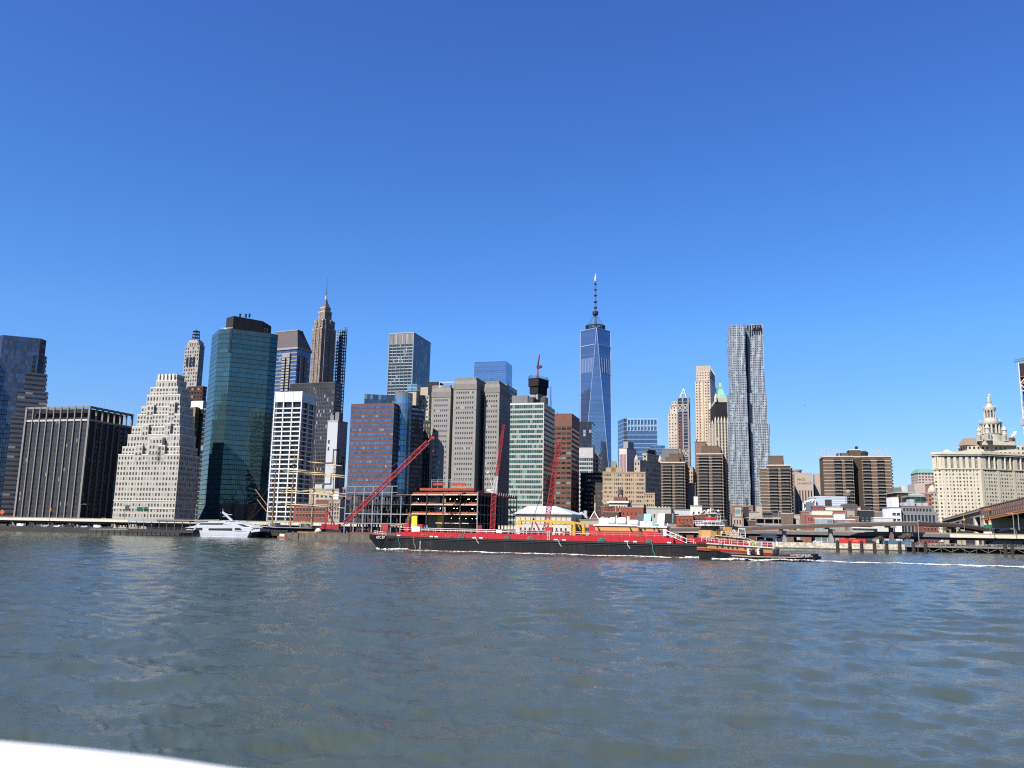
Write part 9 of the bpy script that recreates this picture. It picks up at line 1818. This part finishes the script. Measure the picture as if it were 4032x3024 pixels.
# ------------------------------------------------------------------ lamps and signs
def lamp(label, px, yt, D, base, arm=2.2, h=None):
 q = PY(px, yt, D); t = T('street_lamp', label, 'street lamp', (q.x, q.y, base), group='street lamps along the highway'); b = MB(); b.tube((q.x, q.y, base), (q.x, q.y, q.z - .3), .16, 8, r2=.1); t.part('pole', b, mat((.42, .42, .42), .5)); b = MB(); s = arm; b.tube((q.x, q.y, q.z - .3), (q.x + s * .5, q.y, q.z + .25), .08); b.tube((q.x + s * .5, q.y, q.z + .25), (q.x + s, q.y, q.z + .3), .08); t.part('arm', b, mat((.42, .42, .42), .5)); b = MB(); b.obox((q.x + s + .35 * (1 if s > 0 else -1), q.y, q.z + .27), (.5, 0, 0), (0, .2, 0), (0, 0, .12)); t.part('lamp_head', b, mat((.55, .55, .53)))
def b_lamps():
 lamp('bent street lamp on the highway in front of the teal tower foot', 773, 1984, 585, 8.3, 2.8); lamp('thin street lamp on the highway before the dark side of the pilastered block', 318, 1986, 605, 8.3, 3.0); lamp('lamp post on the highway left of the brown brick stair tower', 2927, 2040, 470, 8.3); lamp('tall lamp post standing at the parking deck corner', 3065, 2015, 462, 8.3, .6); lamp('lamp post on the ramp in front of the metal shed', 3330, 2010, 440, 10, .8)
 lamp('tallest grey lamp post under the bridge at the right edge', 3988, 2024, 425, 8.3, -2.0); lamp('lamp post on the curved ramp nearest the right edge', 4008, 2024, 398, 11, -2.4); lamp('short lamp post between the two tall lamp posts under the bridge', 4000, 2085, 432, 8.3, -1.8); lamp('leaning wooden-looking mast rising from the right walkway before the red brick house', 3614, 2052, 418, 3, .1)
 # green gantry signs
 q0 = PY(493, 2001, 590); q1 = PY(584, 2001, 583); t = T('sign_gantry', 'highway sign gantry with green signs in front of the stepped limestone building', 'sign', tuple(shp(0, 25, 8.3))); t = t; b = MB(); [b.tube((q.x, q.y, 8.3), (q.x, q.y, q.z + 2), .2, 8) for q in (q0, q1)]; b.beam((q0.x, q0.y, q0.z), (q1.x, q1.y, q1.z), .35); b.beam((q0.x, q0.y, q0.z + 1.4), (q1.x, q1.y, q1.z + 1.4), .25); t.part('truss', b, mat((.2, .2, .2)))
 for px0, px1, y0, y1, m in ((494, 511, 1989, 2011, mat((.09, .095, .1))), (539, 566, 1997, 2013, mat((.02, .12, .07))), (567, 583, 1997, 2013, mat((.02, .1, .06)))): a, c = PY(px0, y1, 585), PY(px1, y0, 585); b = MB(); b.box(a.x, c.x, a.y - .3, a.y - .1, a.z, c.z); t.part('sign_panel', b, m)
 a, c = PY(3874, 2080, 425), PY(3906, 2067, 425); t = T('road_sign', 'green road sign with an orange diamond sign on the pole above it under the bridge', 'sign', (a.x, a.y, 8)); b = MB(); b.box(a.x, c.x, a.y, a.y + .15, a.z, c.z); t.part('sign_panel', b, mat((.02, .2, .1))); q = PY(3897, 2053, 425); b = MB(); b.obox((q.x, q.y, q.z), (.45, 0, .45), (0, .05, 0), (-.45, 0, .45)); t.part('diamond_sign', b, mat((.75, .33, .02))); b = MB(); b.tube((q.x, q.y + .2, 8), (q.x, q.y + .2, PY(3895, 2028, 425).z), .12); t.part('pole', b, STEEL); b = MB(); w_ = PY(3898, 2062, 425); b.box(w_.x - .7, w_.x + .7, w_.y - .1, w_.y, w_.z - .4, w_.z + .5); t.part('white_plate', b, WHITE)
 q = PY(3795, 2045, 440); t = T('diamond_sign', 'small yellow diamond sign on a thin pole in front of the bridge stonework', 'sign', (q.x, q.y, 10)); b = MB(); b.obox(q, (.4, 0, .4), (0, .05, 0), (-.4, 0, .4)); t.part('sign_panel', b, mat((.75, .42, .03))); b = MB(); b.tube((q.x, q.y + .1, 10), (q.x, q.y + .1, PY(3795, 2022, 440).z), .1); t.part('pole', b, STEEL)
 q = PY(200, 2006, 560); t = T('traffic_light', 'yellow traffic light on a thin dark pole before the pilastered block', 'traffic light', (q.x, q.y, 3)); b = MB(); b.tube((q.x, q.y, 3), (q.x, q.y, q.z), .12); t.part('pole', b, DARK); b = MB(); b.obox(q, (.4, 0, 0), (0, .3, 0), (0, 0, 1.2)); t.part('light_head', b, mat((.5, .3, .04)))
 q = PY(8, 2016, 560); t = T('road_sign', 'small orange diamond road sign at the far left end of the highway', 'sign', (q.x, q.y, 8.3)); b = MB(); b.obox(q, (.9, 0, .9), (0, .05, 0), (-.9, 0, .9)); t.part('sign_panel', b, mat((.75, .13, .04))); b = MB(); b.tube((q.x, q.y + .1, 8.3), (q.x, q.y + .1, q.z), .08); t.part('pole', b, STEEL)
b_lamps()
# ------------------------------------------------------------------ bare bushes and trees
def bare_tree(name, label, p, h, seed, m, spread=.5, leafy=True, group=None):
 r = random.Random(seed); t = T(name, label, 'tree' if h > 5 else 'bush', tuple(p), group=group); tips = []
 b = MB()
 def grow(q, d, l, rad, lev):
  e = q + d * l; b.tube(q, e, rad, 5 if lev < 2 else 4, r2=rad * .65)
  if lev >= 4: tips.append(e); return
  for k in range(3 if lev else 4):
   nd = (d + Vector((r.uniform(-1, 1), r.uniform(-1, 1), r.uniform(-.3, .7))) * (spread + .25 * lev * .5)).normalized(); grow(e, nd, l * r.uniform(.6, .85), rad * .6, lev + 1)
 grow(Vector(p), Vector((0, 0, 1)), h * .28, h * .022, 0); t.part('trunk', b, mat((.12, .095, .075), .9))
 b = MB()
 for q in tips:
  for k in range(5):
   c = q + Vector((r.gauss(0, 1), r.gauss(0, 1), r.gauss(0, .8))) * h * .05; u = Vector((r.gauss(0, 1), r.gauss(0, 1), r.gauss(0, 1))).normalized() * h * .02; v = u.orthogonal().normalized() * h * .008; b.face([c - u - v, c + u - v, c + u + v, c - u + v])
 t.part('crown', b, m); return t
def b_trees():
 tm = mat((.16, .13, .09), .9, 0, .4); gm = mat((.10, .11, .05), .9, 0, .4)
 where = ['right beside the red container', 'second from the red container', 'third from the red container', 'between two pile clusters, half way to the walkway', 'next to last before the walkway', 'last before the walkway on the right']
 for i, px in enumerate((3425, 3447, 3470, 3550, 3566, 3582)): bare_tree('bare_bush', 'bare brown bush behind the sea wall, ' + where[i], hw_loc(px, 6, GZ), 3.4 + .8 * (i % 3) + (2 if i > 2 else 0), i, tm, .75, group='bare bushes behind the sea wall')
 bare_tree('bare_tree', 'bare leafless tree under the bridge beside the stone piers', hw_loc(3745, 60, GZ), 13, 31, tm, .5); bare_tree('bare_tree', 'bare leafless tree in front of the orange-red brick tenement', hw_loc(2702, 46, GZ), 11, 32, tm, .5); bare_tree('bare_tree', 'small bare tree on the quay right of the tug funnel', hw_loc(3110, 44, GZ), 9, 33, tm, .5)
 for i, px in enumerate((560, 905, 935, 955)): bare_tree('shrub', 'low dark green shrub beside the highway ' + ['behind the sign gantry', 'behind the white boat mast', 'right of the white boat mast', 'left of the first tall ship mast'][i], hw_loc(px, 40, 7), 3.4, 40 + i, gm, .8, group='green shrubs beside the highway')
b_trees()
# ------------------------------------------------------------------ aircraft
def b_aircraft():
 q = PY(3170, 1597, 3300); t = T('helicopter', 'tiny dark helicopter flying right of the rippled silver tower', 'helicopter', tuple(q), .4, local=True); dk = mat((.02, .03, .06), .5); b = MB(); prof = [(-1.9, .1), (-1.4, .8), (-.4, 1.15), (.8, 1.1), (1.8, .7), (2.4, .15)]
 for (x0, r0), (x1, r1) in zip(prof[:-1], prof[1:]): b.tube((x0, 0, -.1 * x0), (x1, 0, -.1 * x1), r0, 10, r2=r1)
 t.part('body', b, dk); b = MB(); b.tube((-1.5, 0, .3), (-6.2, 0, 1.0), .3, 8, r2=.14); b.beam((-6.2, 0, .6), (-6.6, 0, 2.1), .15, .5); t.part('tail_boom', b, dk); b = MB(); b.tube((0, 0, 1), (0, 0, 1.8), .12); [b.beam((0, 0, 1.8), (5.2 * math.cos(a), 5.2 * math.sin(a), 1.75), .28, .05) for a in (.5, 2.07, 3.64, 5.21)]; t.part('rotor', b, dk); b = MB(); [b.tube((-1.5, s, -1.5), (1.8, s, -1.6), .07) for s in (-1, 1)]; [b.tube((x, s, -1.5), (x, s * .5, -.6), .06) for s in (-1, 1) for x in (-.8, 1)]; t.part('skid', b, dk)
 q = PY(1988, 951, 13000); t = T('airliner', 'tiny white airliner high in the sky left of the spire of the tallest tower', 'airplane', tuple(q), .9, local=True); wm = mat((.85, .85, .86), .3); b = MB(); prof = [(-14, .3), (-9, 1.4), (8, 1.7), (12, 1.2), (14, .2)]
 for (x0, r0), (x1, r1) in zip(prof[:-1], prof[1:]): b.tube((x0, 0, 0), (x1, 0, 0), r0, 10, r2=r1)
 t.part('body', b, wm); b = MB(); [b.face([(2, 0, -.3), (-2.5, 0, -.3), (-7, s * 14, .4), (-5, s * 14, .4)][::s]) for s in (1, -1)]; t.part('wing', b, wm); b = MB(); b.face([(-10, 0, 1), (-13.5, 0, 1), (-14.5, 0, 5), (-13, 0, 5)]); [b.face([(-11, 0, .5), (-13, 0, .5), (-14.5, s * 5, .8), (-13.5, s * 5, .8)][::s]) for s in (1, -1)]; t.part('tail', b, wm)
b_aircraft()
# ------------------------------------------------------------------ rail of the boat the photo is taken from
def b_bulwark():
 t = T('boat_railing', 'white rounded boat railing cap close by at the bottom left corner', 'railing', (-.3, .8, 4.6)); pts = [(-2600, 2735, 1.10), (-1400, 2800, 1.06), (-600, 2852, 1.02), (0, 2905, .99), (300, 2932, .97), (640, 2968, .95), (1000, 3022, .93), (1500, 3115, .91), (2200, 3270, .89), (3400, 3560, .88)]; P = [PY(*p) for p in pts]; b = MB()
 prof = [(.002, -.9), (.002, -.012), (-.002, -.003), (-.012, 0), (-.2, .006), (-.26, 0), (-.3, -.05), (-.3, -.9)]
 V = []
 for i, p in enumerate(P):
  d = P[min(i + 1, len(P) - 1)] - P[max(0, i - 1)]; d.z = 0; d.normalize(); n = Vector((-d.y, d.x, 0)); V.append([p + n * o + Vector((0, 0, z)) for o, z in prof])
 for i in range(len(V) - 1):
  for k in range(len(prof) - 1): b.face([V[i][k], V[i + 1][k], V[i + 1][k + 1], V[i][k + 1]][::-1])
 g = G('white gelcoat'); g.b.inputs['Base Color'].default_value = (.52, .53, .55, 1); g.b.inputs['Roughness'].default_value = .4; t.part('rail_cap', b, g.m, smooth=True)
b_bulwark()
# ------------------------------------------------------------------ foam
FOAM = None
def foam_mat():
 g = G('broken foam'); o = g.obj(); u = g.n('ShaderNodeSeparateXYZ'); g.t.links.new(g.uv(), u.inputs[0]); e = g.math('ABSOLUTE', g.math('MULTIPLY_ADD', u.outputs[1], 2, -1))
 n = g.math('MULTIPLY_ADD', g.noise(o, 1.1, 6, .7), .7, g.math('MULTIPLY', g.noise(o, .25, 3), .3)); a = g.ramp(g.math('SUBTRACT', n, g.math('MULTIPLY', g.math('POWER', e, 2), .25)), .33, .53)
 g.set(g.b.inputs['Alpha'], a); g.b.inputs['Base Color'].default_value = (.5, .52, .53, 1); g.b.inputs['Roughness'].default_value = .9; return g.m
def foam_strip(name, pts, seed, h=.12):
 """a band of broken white water lying on the waves: pts = (x, y, half width)"""
 global FOAM
 FOAM = FOAM or foam_mat(); r = np.random.RandomState(seed); b = MB(); P = [Vector((p[0], p[1], 0)) for p in pts]; tot = [0]
 for i in range(len(P) - 1): tot.append(tot[-1] + (P[i + 1] - P[i]).length)
 n = int(tot[-1] / .5); m_ = 9; rows = []
 for i in range(n + 1):
  s = tot[-1] * i / n; k = min(len(P) - 2, int(np.searchsorted(tot, s, 'right') - 1)); f = (s - tot[k]) / max(1e-6, tot[k + 1] - tot[k]); q = P[k].lerp(P[k + 1], f); w_ = (pts[k][2] * (1 - f) + pts[k + 1][2] * f) * (1 + .25 * math.sin(s * .9 + seed) * math.sin(s * .37)); d = (P[k + 1] - P[k]).normalized(); nn = Vector((-d.y, d.x, 0)); row = []
  for j in range(m_): u = j / (m_ - 1) * 2 - 1; x, y = q.x + nn.x * u * w_, q.y + nn.y * u * w_; row.append((x, y, wave_z(x, y) + .05 + h * (1 - u * u) * (.5 + .8 * r.rand())))
  rows.append(row)
 for i in range(n):
  for j in range(m_ - 1): b.face([rows[i][j], rows[i + 1][j], rows[i + 1][j + 1], rows[i][j + 1]], 0, [(i, j / (m_ - 1)), (i + 1, j / (m_ - 1)), (i + 1, (j + 1) / (m_ - 1)), (i, (j + 1) / (m_ - 1))])
 o = b.build(name, FOAM); tag(o, kind='stuff'); return o
def b_foam():
 w = lambda x, y: tuple(BSV.world(x, y, 0)[:2]); L = BSV.L
 foam_strip('bow_wave', [w(-5, 5) + (.4,), w(-1, 2.0) + (1.1,), w(3, -.2) + (.8,), w(8, -.9) + (.35,)], 1, .45)
 pts = []
 for i in range(30): x = 8 + (L - 8) * i / 29; pts.append(w(x, -.7 - .25 * math.sin(x * .35)) + (.55 + .2 * math.sin(x * .22),))
 foam_strip('hull_wash', pts, 2, .2); foam_strip('stern_wash', [w(L - 6, -.9) + (.3,), w(L - 3, -1) + (.9,), w(L, -.8) + (.4,)], 3, .5)
 v = lambda x, y: tuple(TSV.world(x, y, 0)[:2]); T_ = TSV.L
 foam_strip('tug_bow_wave', [v(-2, -.3) + (.4,), v(2, -1.2) + (1.4,), v(6, -1.4) + (1.0,), v(12, -.9) + (.5,), v(T_, -.3) + (.45,)], 4, .45)
 pts = [v(T_ + .5, 3) + (1.0,)]; e = PZ(4032, 2235, 0)
 q0 = Vector(v(T_ + .5, 2)); q1 = Vector((e.x, e.y)); q2 = q1 + (q1 - q0) * .7
 for i in range(1, 26): f = i / 25; q = q0.lerp(q2, f); pts.append((q.x, q.y + .6 * math.sin(f * 30), 2.1 + 1.4 * f))
 foam_strip('wake_foam', pts, 5, .22)
b_foam()
